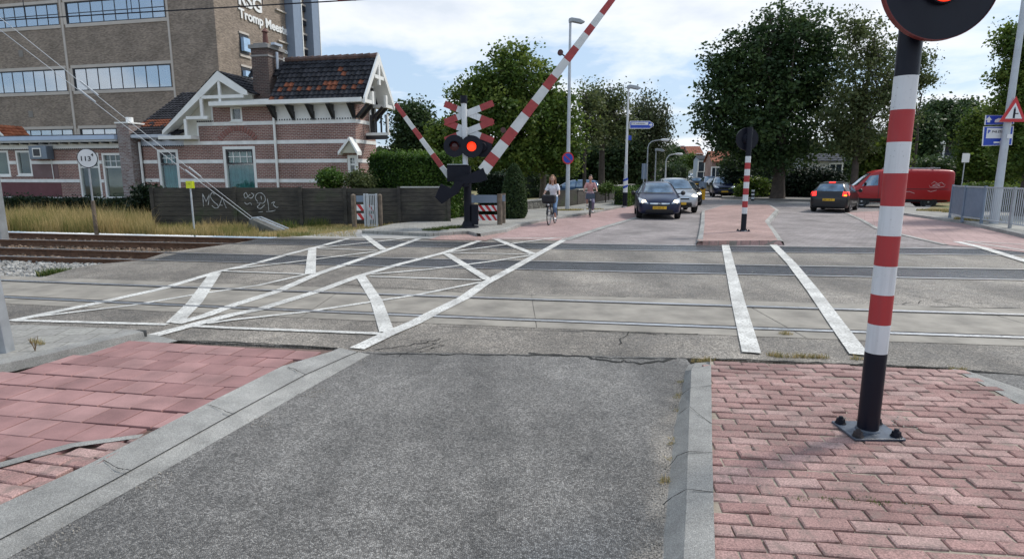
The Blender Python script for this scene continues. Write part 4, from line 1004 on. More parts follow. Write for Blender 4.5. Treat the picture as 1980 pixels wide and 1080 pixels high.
for z0, z1 in LV: b.box(x0s + .3, -.35, .35, 2.8, z0 - .6, z0 - .5); b.box(x0s + .3, -.35, .35, 2.8, z1 + .3, z1 + .4)
b.build('interior', roomw, school)
b = MB()
for z0, z1 in LV:
    for a_, c_ in bays:
        b.box(a_ - .12, c_ + .12, -.05, .1, z1, z1 + .22); b.box(a_ - .12, c_ + .12, -.05, .1, z0 - .24, z0)
for a_, c_ in bays: b.box(a_ - .50, a_ - .30, -.06, .02, 0, SH - .01); 
b.box(x312 + .12, x312 + .28, -.06, .02, 0, SH - .01)
for z0, z1 in LV:
    for a_, c_ in bays: b.box(a_ - .29, a_, -.03, .1, z0 - .0, z1)
b.build('concrete_frame', cream, school)
blue = plain('blue_curtain', (.10, .14, .26), .8)
for li, (z0, z1) in enumerate(LV):
    for bi, (a_, c_) in enumerate(bays):
        window(school, a_, c_, z0, z1, nx=8, nz=2 if li >= 2 else 1, fm=dark_p, gm=glass_sky, fr=.07, bar=.06, sill=False, depth=.18)
for z0, z1 in LV[2:3]:
    for a_, c_ in bays[:2]:
        for xx in ((a_ + .1, a_ + (c_ - a_) / 8), (c_ - (c_ - a_) / 8, c_ - .1)): MB().box(xx[0], xx[1], .30, .34, z0 + .05, z1 - .1).build('curtain', blue, school)
for px, py in ((41, 104), (60, 221)):
    xx, zz = SL(px, py); MB().box(xx - .22, xx + .22, -.03, .0, zz - .25, zz + .25).build('vent', plain('vent_grille', (.22, .20, .18), .7), school)
# right side: ducts, ledges, windows, lettering
MR = Matrix.Rotation(R(90), 4, 'Z')     # local x' runs back along the side, outward = -y'
def rbox(b, a_, c_, y0, y1, z0, z1, m=0): return b.prism([(a_, z0), (c_, z0), (c_, z1), (a_, z1)], y0, y1, m, MR)
d0 = SR(553, 60, 0)[0]; d1 = SR(566, 60)[0]; e0 = SR(590, 60)[0]; e1 = SR(603, 60)[0]
for a_, c_ in ((d0, d1 + .2), (e0, e1)):
    b = MB(); rbox(b, a_, c_, -.8, -.01, 2, SH + 1); dd = b.build('duct', ductm, school)
    b = MB(); rbox(b, c_ + .0, c_ + .10, -.84, -.5, 2, SH + .9); b.build('duct_edge', white_p, dd)
bled = MB(); bled2 = MB()
for pyl in (-30, 12, 53, 77, 119, 160, 200):
    pass
zst = [SR(577, y)[1] for y in (9, 37, 64, 93, 120)]; dz = (zst[0] - zst[-1]) / 4
for k in range(-3, 9):
    z = zst[0] - dz * (k - 1); bled = MB(); bled2 = MB()
    rbox(bled, d1 + .25, e0, -.20, -.01, z, z + .16); rbox(bled2, d1 + .25, e0, -.16, -.01, z - .42, z - .0); 
    if k != 99: rbox(bled, SR(533, 30)[0], d0, -.16, -.01, z - .1, z + .03) if k % 2 == 0 else None
    ld_ = bled.build('ledge', cream, school); bled2.build('ledge_window', dark_p, ld_)
for pa, pc, ya, yc in ((465, 482, 106, 66), (468, 486, 155, 130)):
    a0, a1 = SR(pa, ya)[0], SR(pc, ya)[0]; z0, z1 = SR(pa, ya - 4)[1], SR(pa, yc)[1]
    b = MB(); rbox(b, a0, a1, -.04, -.01, z0, z1); w_ = b.build('window', dark_p, school)
    b = MB(); rbox(b, a0 + .12, a1 - .2, -.30, -.045, z0 + .15, z1 - .25); b.build('sash', plain('blue_white_sash', (.36, .52, .72), .3), w_)
    b = MB(); rbox(b, a0 - .1, a1 + .1, -.10, -.01, z0 - .28, z0 - .10); rbox(b, a0 - .05, a1 + .05, -.08, -.01, z1 + .05, z1 + .2); b.build('sill', cream, w_)
lw = plain('white_letters', (.80, .80, .79), .5, var=.03)
def slet(txt, px, py, hpx, wfac=1.0):
    a_, z_ = SR(px, py); z2 = SR(px, py - hpx)[1]; size = (z2 - z_) / .70
    return lettering(txt, size, lw, school, MR @ upright(a_, -.06, z_), 'lettering', .05, bold=.03 * size, sx=wfac)
def fitw(txt, px0, py0, px1, hpx):
    o = slet(txt, px0, py0, hpx); a0 = SR(px0, py0)[0]; a1 = SR(px1, py0)[0]
    xsv = [ (MR.inverted() @ v.co).x for v in o.data.vertices]; wnow = max(xsv) - min(xsv); f = (a1 - a0) / wnow; x00 = min(xsv)
    M_ = MR @ Matrix.Translation((x00, 0, 0)) @ Matrix.Diagonal((f, 1, 1, 1)) @ Matrix.Translation((-x00, 0, 0)) @ MR.inverted()
    o.data.transform(M_); return o
fitw('Tromp Meester', 461, 33, 559, 18); fitw('RSG', 459, 7, 503, 27); fitw('Vakcollege', 534, 98, 570, 9); fitw('Praktijk', 536, 117, 562, 9)
# ================================================================= FENCES, HEDGES, TREES
def leafmat(name, a, b, c, trans=.25, rough=.55):
    m = bpy.data.materials.new(name); m.use_nodes = True; t = m.node_tree; bs = t.nodes['Principled BSDF']; out = t.nodes['Material Output']
    at = t.nodes.new('ShaderNodeAttribute'); at.attribute_name = 'tint'
    r = t.nodes.new('ShaderNodeValToRGB'); el = r.color_ramp.elements; el.new(.5)
    for i, (p, cc) in enumerate(((0, a), (.5, b), (1, c))): el[i].position = p; el[i].color = srgb(cc)
    t.links.new(at.outputs['Fac'], r.inputs[0]); t.links.new(r.outputs[0], bs.inputs['Base Color']); bs.inputs['Roughness'].default_value = rough
    bs.inputs['Specular IOR Level'].default_value = .35
    tr = t.nodes.new('ShaderNodeBsdfTranslucent'); t.links.new(r.outputs[0], tr.inputs[0]); mx_ = t.nodes.new('ShaderNodeMixShader'); mx_.inputs[0].default_value = trans
    t.links.new(bs.outputs[0], mx_.inputs[1]); t.links.new(tr.outputs[0], mx_.inputs[2]); t.links.new(mx_.outputs[0], out.inputs[0]); return m
bark = plain('bark', (.075, .060, .048), .9, var=.35, vscale=4, bump=.02, bscale=14)
def leaf_mesh(name, cent, sizes, tint, mat, parent, up=.0, aspect=.62, normals=None):
    """cent Nx3, one bent leaf (two triangles folded) per centre, random orientation"""
    n = len(cent); d = rng.normal(size=(n, 3)); d[:, 2] *= .6
    if up: d[:, 2] -= up
    d /= np.linalg.norm(d, axis=1)[:, None]; e = rng.normal(size=(n, 3)); e = np.cross(d, e); e /= np.linalg.norm(e, axis=1)[:, None]; f = np.cross(d, e)
    s = sizes[:, None]; a = cent - d * s * .5; b = cent + d * s * .5
    l = cent + e * s * aspect * .5 + f * s * .12; r = cent - e * s * aspect * .5 + f * s * .12
    V = np.stack([a, l, b, r], 1).reshape(-1, 3).astype('f')
    me = bpy.data.meshes.new(name); me.vertices.add(4 * n); me.vertices.foreach_set('co', V.ravel())
    me.loops.add(4 * n); me.loops.foreach_set('vertex_index', np.arange(4 * n, dtype='i'))
    me.polygons.add(n); me.polygons.foreach_set('loop_start', np.arange(0, 4 * n, 4, dtype='i')); me.polygons.foreach_set('loop_total', np.full(n, 4, 'i'))
    me.update(calc_edges=True); at = me.attributes.new('tint', 'FLOAT', 'FACE'); at.data.foreach_set('value', tint.astype('f')); me.materials.append(mat)
    o = bpy.data.objects.new(name, me); col.objects.link(o)
    if parent: o.parent = parent
    return o
def crown_pts(blobs, nclump, per, cr, surf=.55, flat=.75, dens=None):
    """clumps spread through ellipsoids (cx,cy,cz,rx,ry,rz); returns centres, tints, clump centres"""
    vol = np.array([b_[3] * b_[4] * b_[5] for b_ in blobs]) ** .75; vol /= vol.sum()
    which = rng.choice(len(blobs), nclump, p=vol); B = np.array(blobs)[which]
    d = rng.normal(size=(nclump, 3)); d /= np.linalg.norm(d, axis=1)[:, None]
    r = 1 - (1 - surf) * rng.random(nclump) ** 1.3 * 1.6; r = np.clip(r, .12, 1.0) * rng.uniform(.9, 1.08, nclump)
    C = B[:, :3] + d * B[:, 3:6] * r[:, None]
    rad = cr * rng.uniform(.5, 1.25, nclump); k = rng.poisson(per, nclump) + 4
    idx = np.repeat(np.arange(nclump), k); off = rng.normal(size=(len(idx), 3)) * .5; off[:, 2] *= flat
    P_ = C[idx] + off * rad[idx][:, None]; tc_ = rng.random(nclump); t = np.clip(tc_[idx] * .75 + rng.random(len(idx)) * .25, 0, 1)
    return P_, t, C
def tree(name, base, blobs, mat, nclump, per, cr, leaf, label, group=None, trunk_r=.25, trunk_top=None, nlimb=14, surf=.55, cat='tree', bk=None, lean=(0, 0), up=0, flat=.75, fork=None):
    root = empty(name, base, 0, label, cat, group)
    P_, t, C = crown_pts(blobs, nclump, per, cr, surf, flat)
    leaf_mesh('crown', P_, leaf * rng.uniform(.6, 1.3, len(P_)), t, mat, root, up)
    m = MB(); tt = trunk_top or min(b_[2] for b_ in blobs)
    zmax = max(b_[2] + b_[5] * .55 for b_ in blobs); ax = np.mean([b_[0] for b_ in blobs]); ay = np.mean([b_[1] for b_ in blobs])
    pts = [(0, 0, -.1), (lean[0] * .15 + .02, lean[1] * .15, tt * .3), (lean[0] * .4, lean[1] * .4, tt * .65), (lean[0], lean[1], tt)]
    n = 4
    for i in range(1, n + 1): u = i / n; pts.append((lean[0] + (ax - lean[0]) * u + random.gauss(0, .12), lean[1] + (ay - lean[1]) * u + random.gauss(0, .12), tt + (zmax - tt) * u))
    rr = [trunk_r * 1.35, trunk_r, trunk_r * .85, trunk_r * .72] + [trunk_r * .62 * (1 - i / (n + .6)) for i in range(1, n + 1)]
    m.tube(pts, rr, 9)
    for i in range(nlimb):
        c = Vector(C[rng.integers(len(C))]); u = random.random(); k = 3 + min(int(u * n), n - 1); a = Vector(pts[k])
        st = a.lerp(Vector(pts[min(k + 1, len(pts) - 1)]), random.random()); md = st.lerp(c, .5) + Vector((random.gauss(0, .2), random.gauss(0, .2), .25)); r0 = rr[min(k, len(rr) - 1)] * random.uniform(.4, .65) + .01
        m.tube([st, st.lerp(md, .5) + Vector((0, 0, .08)), md, md.lerp(c, .5), c], [r0, r0 * .75, r0 * .5, r0 * .3, .008], 6)
        for _ in range(2):
            c2 = Vector(C[rng.integers(len(C))])
            if (c2 - md).length < max(3, cr * 4): m.tube([md, md.lerp(c2, .5) + Vector((0, 0, .1)), c2], [r0 * .4, r0 * .25, .006], 5)
    m.build('trunk', bk or bark, root, smooth=50)
    return root
L_oak = leafmat('leaf_dark', (.018, .040, .014), (.042, .080, .026), (.10, .15, .042), .32)
L_map = leafmat('leaf_maple', (.040, .082, .014), (.095, .155, .026), (.21, .26, .05), .42)
L_bir = leafmat('leaf_birch', (.055, .080, .028), (.10, .13, .048), (.17, .19, .07), .4)
L_wil = leafmat('leaf_willow', (.045, .060, .028), (.075, .095, .04), (.115, .130, .06), .25)
L_hed = leafmat('leaf_hedge', (.020, .055, .009), (.050, .11, .016), (.12, .20, .03), .3)
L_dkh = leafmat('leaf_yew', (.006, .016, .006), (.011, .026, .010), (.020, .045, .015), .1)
L_bg = leafmat('leaf_far', (.022, .046, .017), (.045, .080, .028), (.09, .135, .045), .3)
L_lime = leafmat('leaf_lime', (.045, .090, .014), (.080, .135, .022), (.13, .19, .04), .3)
def at(px, Y): p = P(px, 338, Y); return (p.x, p.y, 0)
def zat(py, Y, px=990): return P(px, py, Y).z
def mx_(px, Y, base): return P(px, 338, Y).x - base[0]
def blobs_px(base, Y, lst):
    """(px, py, half width px, half height px) outlines -> ellipsoids around the trunk at distance Y"""
    out = []
    for t in lst:
        px, py, rx, rz = t[:4]; dy = t[4] if len(t) > 4 else 0
        c = P(px, py, Y + dy); e = P(px + rx, py, Y + dy).x - c.x; v = P(px, py - rz, Y + dy).z - c.z
        out.append((c.x - base[0], c.y - base[1], c.z - base[2], e, max(e * .85, .6) if len(t) < 6 else t[5], v))
    return out
def T(name, px, Y, lst, *a, **k):
    base = at(px, Y); return tree(name, base, blobs_px(base, Y, lst), *a, **k)
# big oak on the far side of the junction
T('large_tree', 1506, 43, [(1500, 150, 95, 95), (1530, 60, 75, 62), (1420, 170, 72, 75), (1385, 215, 48, 55), (1470, 240, 110, 70), (1575, 170, 78, 95), (1590, 80, 45, 60), (1400, 120, 40, 45), (1450, 90, 50, 55), (1400, 270, 45, 28), (1480, 305, 80, 32), (1545, 275, 48, 45)],
  L_oak, 1500, 25, .70, .27, 'tallest broad tree with dense dark crown behind the far striped pole', trunk_r=.42, trunk_top=4.2, nlimb=40, surf=.45)
T('street_tree', 1652, 39, [(1665, 200, 75, 80), (1690, 110, 58, 62), (1630, 250, 45, 60), (1725, 170, 42, 55), (1660, 60, 45, 40), (1740, 240, 40, 40), (1665, 285, 28, 30)],
  L_bir, 620, 22, .66, .20, 'airy tree with thin grey trunk between the big dark tree and the near striped pole', trunk_r=.24, trunk_top=3.6, nlimb=34, surf=.35, up=.5)
T('street_tree', 1765, 44, [(1790, 155, 30, 22), (1765, 120, 35, 30), (1745, 170, 30, 45)], L_bir, 140, 22, .8, .22, 'drooping thin tree tips showing right of the near striped pole against the sky', trunk_r=.12, trunk_top=4.5, nlimb=12, surf=.2, up=.6)
# left maple behind the warning crosses
T('maple_tree', 985, 34, [(1000, 150, 78, 62), (925, 190, 58, 62), (1060, 210, 60, 70), (990, 230, 110, 70), (1090, 260, 42, 60), (900, 250, 38, 55), (1000, 295, 90, 45), (1075, 315, 50, 30)],
  L_map, 1200, 34, .55, .21, 'rounded mid-green maple behind the warning crosses and tilted barrier', trunk_r=.28, trunk_top=3.0, nlimb=26, surf=.5)
T('bare_branched_tree', 1163, 40, [(1155, 190, 34, 42), (1190, 200, 36, 35), (1165, 250, 45, 40), (1205, 240, 28, 35)], L_bir, 300, 20, .65, .19, 'thin-leaved tree with forked dark trunk behind the second cyclist', trunk_r=.22, trunk_top=4.2, nlimb=36, surf=.25)
T('bare_branched_tree', 1130, 38, [(1140, 200, 26, 30), (1140, 250, 30, 40)], L_bir, 120, 15, .7, .20, 'slender open-crowned tree just right of the tall lamp post', trunk_r=.13, trunk_top=3.2, nlimb=18, surf=.25)
T('weeping_tree', 1262, 52, [(1252, 225, 36, 40), (1276, 260, 22, 38), (1235, 270, 38, 55), (1250, 300, 34, 30)], L_wil, 420, 26, .8, .22, 'weeping grey-green tree right of the blue direction sign', trunk_r=.25, trunk_top=3.5, nlimb=24, surf=.5, up=1.2, flat=1.6)
T('roadside_tree', 1205, 52, [(1205, 300, 45, 45), (1165, 310, 50, 40), (1235, 325, 24, 28)], L_bg, 520, 34, .9, .3, 'low bushy dark tree under the blue direction sign', trunk_r=.2, trunk_top=2, nlimb=10)
T('roadside_tree', 1290, 85, [(1287, 312, 14, 22), (1294, 322, 14, 14)], L_bg, 200, 28, 1.2, .42, 'small dark tree beside the farthest curved lamp posts', trunk_r=.2, trunk_top=2.5, nlimb=6)
T('young_street_tree', 1330, 100, [(1333, 312, 11, 12)], L_lime, 90, 22, .8, .36, 'tiny pale green tree in front of the orange-roofed houses', trunk_r=.12, trunk_top=2.2, nlimb=6)
T('roadside_tree', 800, 44, [(800, 235, 36, 34), (830, 275, 38, 38), (790, 290, 30, 25)], L_bg, 480, 30, .9, .28, 'dark bushy tree between the station house and the maple', trunk_r=.22, trunk_top=2.5, nlimb=12)
T('roadside_tree', 855, 40, [(860, 270, 26, 36), (880, 300, 30, 26)], L_map, 300, 30, .8, .28, 'smaller green tree left of the warning crosses post', trunk_r=.2, trunk_top=2.2, nlimb=10)
# right side
T('chestnut_tree', 1992, 25, [(1965, 75, 32, 32), (1985, 160, 52, 75), (1950, 215, 32, 45), (2040, 120, 70, 95), (1985, 290, 60, 55), (2060, 250, 70, 80)], L_map, 1100, 46, .48, .15, 'dense tree with sunlit left edge behind the tall leaning sign pole at right', trunk_r=.3, trunk_top=2.6, nlimb=20, surf=.5)
T('chestnut_tree', 1900, 40, [(1905, 250, 40, 42), (1890, 300, 34, 42), (1925, 320, 50, 40)], L_map, 800, 34, .6, .20, 'dark green tree behind the small white plate at right', trunk_r=.25, trunk_top=2.6, nlimb=14)
for px, Y, l_, lab in ((1815, 62, [(1815, 222, 30, 26), (1840, 240, 30, 30)], 'far conifer-like tree above the dark-roofed house'), (1790, 60, [(1785, 270, 20, 45)], 'narrow green tree between the near pole and the dark-roofed house'),
                      (1862, 66, [(1860, 225, 28, 30), (1880, 250, 28, 35)], 'wide tree in the skyline left of the chestnut')):
    T('background_tree', px, Y, l_, L_bg, 300, 30, 1.0, .36, lab, group='trees on the skyline behind the red van', trunk_r=.25, trunk_top=3, nlimb=8)
T('garden_bush', 1708, 40, [(1700, 320, 42, 42), (1730, 290, 26, 35), (1690, 350, 34, 25)], L_map, 420, 34, .6, .24, 'tall leafy bush behind the front of the red van', trunk_r=.12, trunk_top=1, nlimb=8, cat='bush')
T('garden_bush', 1840, 44, [(1840, 336, 50, 20), (1800, 336, 30, 22)], L_bg, 360, 34, .7, .26, 'shrubs rising behind the roof of the red van', trunk_r=.1, trunk_top=1, nlimb=6, cat='bush')
T('garden_bush', 1595, 46, [(1595, 350, 32, 22), (1570, 362, 24, 16)], L_dkh, 300, 34, .6, .2, 'rounded dark bush in front of the white house', trunk_r=.08, trunk_top=.6, nlimb=6, cat='bush')
T('garden_bush', 1460, 46, [(1462, 362, 18, 18), (1440, 370, 14, 11)], L_map, 150, 30, .5, .2, 'yellow-green bush beside the black and white bollard', trunk_r=.06, trunk_top=.5, nlimb=6, cat='bush')
T('garden_bush', 1525, 47, [(1510, 365, 34, 20), (1545, 350, 26, 30)], L_dkh, 280, 34, .6, .2, 'dark undergrowth right of the big tree trunk', trunk_r=.06, trunk_top=.5, nlimb=6, cat='bush')
T('garden_bush', 1412, 50, [(1412, 355, 14, 22), (1425, 330, 14, 25)], L_dkh, 160, 30, .6, .22, 'tall dark bush right of the small brick house', trunk_r=.06, trunk_top=.5, nlimb=6, cat='bush')
T('garden_bush', 640, 24, [(640, 347, 20, 15)], L_hed, 140, 34, .28, .12, 'rounded bright green bush standing behind the dark fence', trunk_r=.04, trunk_top=.6, nlimb=6, cat='bush')
T('garden_bush', 695, 24, [(690, 348, 18, 14), (705, 352, 14, 12)], L_bir, 130, 30, .28, .11, 'brownish loose bush under the small gabled window', trunk_r=.04, trunk_top=.6, nlimb=6, cat='bush')
T('ivy_bush', 293, 25.5, [(290, 375, 22, 16), (283, 398, 17, 22)], L_dkh, 220, 30, .3, .15, 'dark glossy-leaved bush climbing the left end of the fence', trunk_r=.04, trunk_top=.5, nlimb=6, cat='bush')
T('flowering_shrub', 1172, 37.5, [(1178, 362, 12, 7), (1165, 366, 8, 6)], L_lime, 60, 26, .3, .12, 'bright yellow-green shrub above the garden wall behind the second cyclist', trunk_r=.03, trunk_top=.8, nlimb=5, cat='bush')
# cone topiary
cb_ = at(994, 23.8); cz = zat(314, 23.8); r0 = P(1019, 380, 24).x - P(994, 380, 24).x
N = 9000; h = rng.random(N) ** .8; hh = h * (cz - .05); prof = np.where(h < .18, .75 + h * 1.4, 1.0 * np.sqrt(np.clip(1 - ((h - .18) / .82) ** 1.7, 0, 1))) * r0 * rng.uniform(.93, 1.04, N); th = rng.random(N) * 6.283
ctp = empty('topiary_cone', cb_, 0, 'clipped cone-shaped evergreen beside the dark hedge', 'topiary')
leaf_mesh('foliage', np.stack([np.cos(th) * prof, np.sin(th) * prof, hh], 1), np.full(N, .085) * rng.uniform(.7, 1.3, N), rng.random(N), L_hed if False else L_bg, ctp)
MB().tube([(0, 0, -.05), (0, 0, cz * .8)], [.08, .03], 8).build('stem', bark, ctp)
MB().tube([(0, 0, .1), (0, 0, cz * .3), (0, 0, cz * .6), (0, 0, cz * .93)], [r0 * .7, r0 * .85, r0 * .62, .05], 14).build('inner_twigs', L_dkh, ctp)
def hedge(name, a, b_, depth, z0, z1, mat, n, leaf, label, fuzz=.06, wave=.06, tops=0):
    a = Vector(a); b_ = Vector(b_); L = (b_ - a).length; ang = math.atan2((b_ - a).y, (b_ - a).x)
    root = empty(name, (a.x, a.y, 0), ang, label, 'hedge')
    hgt = z1 - z0; areas = np.array([L * hgt, L * depth, depth * hgt, depth * hgt]); k = rng.choice(4, n, p=areas / areas.sum())
    x = rng.random(n) * L; y = rng.random(n) * depth; z = z0 + rng.random(n) * hgt
    w_ = wave * np.sin(x * 2.1) + wave * .7 * np.sin(x * 5.3 + z * 3)
    y = np.where(k == 0, w_, y); z = np.where(k == 1, z1 + w_, z); x = np.where(k == 2, 0, np.where(k == 3, L, x))
    C = np.stack([x, y, z], 1) + rng.normal(size=(n, 3)) * fuzz
    t = np.clip(.5 + .35 * np.sin(x * 1.7 + 1) * np.sin(z * 2.3 + x * .4) + rng.normal(size=n) * .28, 0, 1)
    leaf_mesh('foliage', C, leaf * rng.uniform(.6, 1.3, n), t, mat, root)
    if tops:
        xx = rng.random(tops) * L; C = np.stack([xx, rng.random(tops) * depth, z1 + np.abs(rng.normal(size=tops)) * .12], 1); leaf_mesh('new_shoots', C, leaf * rng.uniform(.8, 1.5, tops), .6 + .4 * rng.random(tops), mat, root, -1.0)
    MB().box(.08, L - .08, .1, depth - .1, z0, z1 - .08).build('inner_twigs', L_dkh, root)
    return root
hedge('tall_hedge', at(716, 24.6), at(872, 23.6), 1.3, 0, zat(303, 24), L_hed, 26000, .10, 'tall clipped bright green hedge behind the fence, left of the barrier mechanism', .05, .05, 1400)
hedge('clipped_hedge', at(925, 25), at(990, 24.6), 1.1, 0, zat(341, 24.7), L_dkh, 12000, .09, 'dark clipped hedge between the barrier post and the cone topiary', .03, .03, 300)
hedge('low_hedge', at(-240, 31.5), at(272, 27), 1.0, 0, zat(387, 28.5), L_dkh, 26000, .10, 'long low dark hedge in front of the flat-roofed wing', .04, .04, 900)
hedge('road_hedge', at(1216, 34), at(1252, 40), .9, 0, 1.0, L_hed, 5000, .11, 'low yellow-green hedge at the end of the garden wall near the blue-striped pole', .04)
hedge('clipped_hedge', (P(1866, 338, 29).x, 29, 0), (P(2250, 338, 25).x, 25, 0), 1.0, 0, zat(361, 26), L_map, 9000, .12, 'flat-topped hedge running behind the grey railing at right', .05)
hedge('clipped_hedge', at(1420, 50), at(1640, 46), 1.2, 0, 1.3, L_dkh, 9000, .16, 'dark garden hedge under the big tree across the junction', .08)
for i, (px0, px1, Y, zt_, lab) in enumerate(((-200, 700, 75, 9, 'wood behind the school'), )):
    pass
# distant woods closing the horizon
def wood(x0, x1, Y, pyt, n, label):
    P0 = P(x0, 338, Y); P1 = P(x1, 338, Y); C = []
    L = P1.x - P0.x; x = rng.random(n) * L; top = zat(pyt, Y); hcol = top * (.72 + .16 * np.sin(x * .35) + .12 * np.sin(x * .9 + 2)); z = hcol * rng.random(n) ** .7
    C = np.stack([P0.x + x, Y + rng.random(n) * 4, z], 1)
    o = leaf_mesh('distant_trees', C, rng.uniform(.5, 1.2, n), np.clip(.5 + .4 * np.sin(x * .8) + rng.normal(size=n) * .2, 0, 1), L_bg, None); return tag(o, kind='stuff')
hedge('garden_hedge', at(1010, 47), at(1330, 62), 1.5, 0, 2.6, L_bg, 14000, .2, 'dark garden hedge behind the parked blue car and the cyclists', .12, .2)
hedge('garden_hedge', at(1400, 56), at(1900, 54), 1.5, 0, 3.0, L_bg, 18000, .22, 'tall dark hedge closing the gardens behind the big tree and the van', .14, .25)
wood(1395, 1830, 92, 225, 16000, ''); wood(1780, 2300, 78, 215, 16000, ''); wood(1040, 1330, 120, 262, 9000, ''); wood(700, 1060, 70, 262, 9000, ''); wood(-1200, 0, 95, 250, 9000, '')

# ---------------- dark timber fence with graffiti
wood_d = NM('weathered_fence')
_wc = wood_d.ramp(wood_d.noise(1.1, 6), [(.35, (.030, .028, .025)), (.55, (.062, .056, .046)), (.72, (.045, .058, .030))])
_wr = wood_d.mix(.75, _wc, wood_d.mix(1., _wc, wood_d.ramp(wood_d.noise(3, 4, stretch=(1, 1, 14)), [(.3, .45), (.7, 1.8)]), 'MULTIPLY'))
wood_d.col(_wr).rough(.85); wood_d.bump(wood_d.noise(3, 4, stretch=(1, 1, 14)), .8, .02); wood_d = wood_d.m
fA = G(300, 437); fB = G(872, 433); fang = math.atan2((fB - fA).y, (fB - fA).x); FL = (fB - fA).length
ff = Fac(fA, fang); zf = 1.36
fence = empty('plank_fence', (fA.x, fA.y, 0), fang, 'long dark weathered plank fence with white graffiti in front of the station house', 'fence')
edges = [0] + [ff.loc(px, 400)[0] for px in (455, 582, 668, 772, 868)]
for i, (a_, c_) in enumerate(zip(edges, edges[1:])):
    b = MB(); zt_ = zf - (.0 if i < 2 else .03) ; nb = 8
    for k in range(nb):
        z0 = .03 + (zt_ - .03) * k / nb; b.box(a_ + .03, c_ - .03, random.uniform(-.012, .012), .05, z0, z0 + (zt_ - .03) / nb - random.uniform(.008, .016))
    p_ = b.build('fence_panel', wood_d, fence)
    MB().box(a_ + .03, c_ - .03, .055, .07, .02, zt_ - .02).build('backing', dark_p, p_)
    if i == 4: MB().box(a_ + .02, c_ - .02, -.03, .08, zt_ + .002, zt_ + .05).build('cap_rail', plain('pale_cap', (.42, .42, .40), .6), p_)
for e_ in edges: MB().box(e_ - .06, e_ + .06, -.05, .1, -.1, zf + .02).build('fence_post', wood_d, fence)
paint = plain('white_spray_paint', (.40, .41, .41), .7, var=.5, vscale=8)
gr = MB()
def stroke(pts, wd=.024, m=gr):
    L = []; Rr = []; q_ = [Vector((ff.loc(*p)[0], 0, ff.loc(*p)[1])) for p in pts]; fine = []
    for i in range(len(q_) - 1):
        p0 = q_[max(i - 1, 0)]; p1 = q_[i]; p2 = q_[i + 1]; p3 = q_[min(i + 2, len(q_) - 1)]
        for k in range(5):
            t = k / 5; fine.append(.5 * ((2 * p1) + (p2 - p0) * t + (2 * p0 - 5 * p1 + 4 * p2 - p3) * t * t + (3 * p1 - p0 - 3 * p2 + p3) * t ** 3))
    fine.append(q_[-1])
    for i, p in enumerate(fine):
        t = (fine[min(i + 1, len(fine) - 1)] - fine[max(i - 1, 0)]).normalized(); n_ = Vector((-t.z, 0, t.x)) * wd / 2 * random.uniform(.8, 1.15)
        L.append((p.x + n_.x, -.016, p.z + n_.z)); Rr.append((p.x - n_.x, -.016, p.z - n_.z))
    ribbon([L, Rr], 0, m)
STK = ([(394, 399), (393, 386), (392, 374)], [(392, 374), (399, 390)], [(399, 390), (405, 375)], [(405, 375), (404, 388), (403, 396)],
           [(415, 376), (411, 372), (407, 379), (413, 389), (421, 396), (422, 401), (416, 402), (410, 397)], [(424, 399), (428, 388), (430, 381)], [(430, 381), (433, 390), (438, 402)], [(424, 396), (431, 397)],
           [(476, 372), (472, 376), (475, 383), (479, 379), (476, 372)], [(484, 376), (480, 380), (486, 383), (491, 377), (486, 373)], [(499, 390), (494, 383), (497, 375), (505, 373), (512, 379), (513, 388), (508, 393), (502, 391)],
           [(473, 391), (478, 395), (484, 392), (487, 396)], [(497, 392), (503, 394), (498, 400), (504, 403), (512, 396)], [(517, 384), (519, 395), (520, 407)], [(515, 409), (527, 408), (533, 406)], [(525, 393), (531, 390), (529, 396), (535, 401), (538, 400)], [(500, 410), (508, 409)], [(505, 379), (506, 386)])
for k_ in (0, 1):
    m_ = MB(); [stroke(s_, m=m_) for s_ in (STK[:6] if k_ == 0 else STK[6:])]; m_.build('graffiti', paint, fence)
# ================================================================= CROSSING EQUIPMENT, POSTS, SIGNS
blk = plain('gloss_black_paint', (.007, .008, .016), .4, var=.1, spec=.25); blkm = plain('matt_black_metal', (.008, .009, .016), .55, var=.2, spec=.2)

def painted(name, c):
    s = NM(name); c0 = s.ramp(s.noise(2.5, 5), [(.3, [x * .86 for x in c]), (.7, c)])
    c1 = s.mix(s.ramp(s.noise(1, 4, stretch=(30, 30, 1.5)), [(.52, 0.), (.75, .35)]), c0, [x * .45 + .03 for x in c])
    c2 = s.mix(s.ramp(s.noise(75, 3, .7), [(.66, 0.), (.72, .8)]), c1, (.10, .09, .08)); s.col(c2).rough(s.ramp(s.noise(9, 4), [(.3, .38), (.7, .62)])); s.bump(s.noise(60, 3), .3, .001); return s.m
redp = painted('red_paint', (.42, .032, .035)); whp = painted('white_paint', (.70, .72, .73))
redw = plain('worn_red_paint', (.34, .045, .045), .55, var=.15, vscale=6)
galv = plain('galvanised_steel', (.36, .38, .40), .45, .5, var=.18, vscale=5); galvl = plain('light_grey_pole', (.46, .49, .52), .5, .2, var=.1)
bgm = plain('blue_grey_steel', (.19, .24, .31), .5, .2, var=.12); postw = plain('old_wood_post', (.16, .125, .095), .9, var=.35, vscale=8, bump=.006, bscale=30)
blues = plain('sign_blue', (.012, .055, .40), .4, var=.04); whs = plain('sign_white', (.72, .73, .74), .4, var=.04); reds = plain('sign_red', (.50, .02, .025), .4, var=.04)
yel = plain('marker_yellow', (.72, .78, .03), .5, var=.05); yelb = plain('bollard_yellow', (.75, .38, .01), .5)
lens = plain('lit_red_lens', (1.0, .035, .008), .4, var=.1, vscale=30, emit=1.15); lensoff = plain('dark_red_lens', (.06, .008, .008), .15)
lampgrey = plain('lamp_head_grey', (.33, .36, .38), .5)

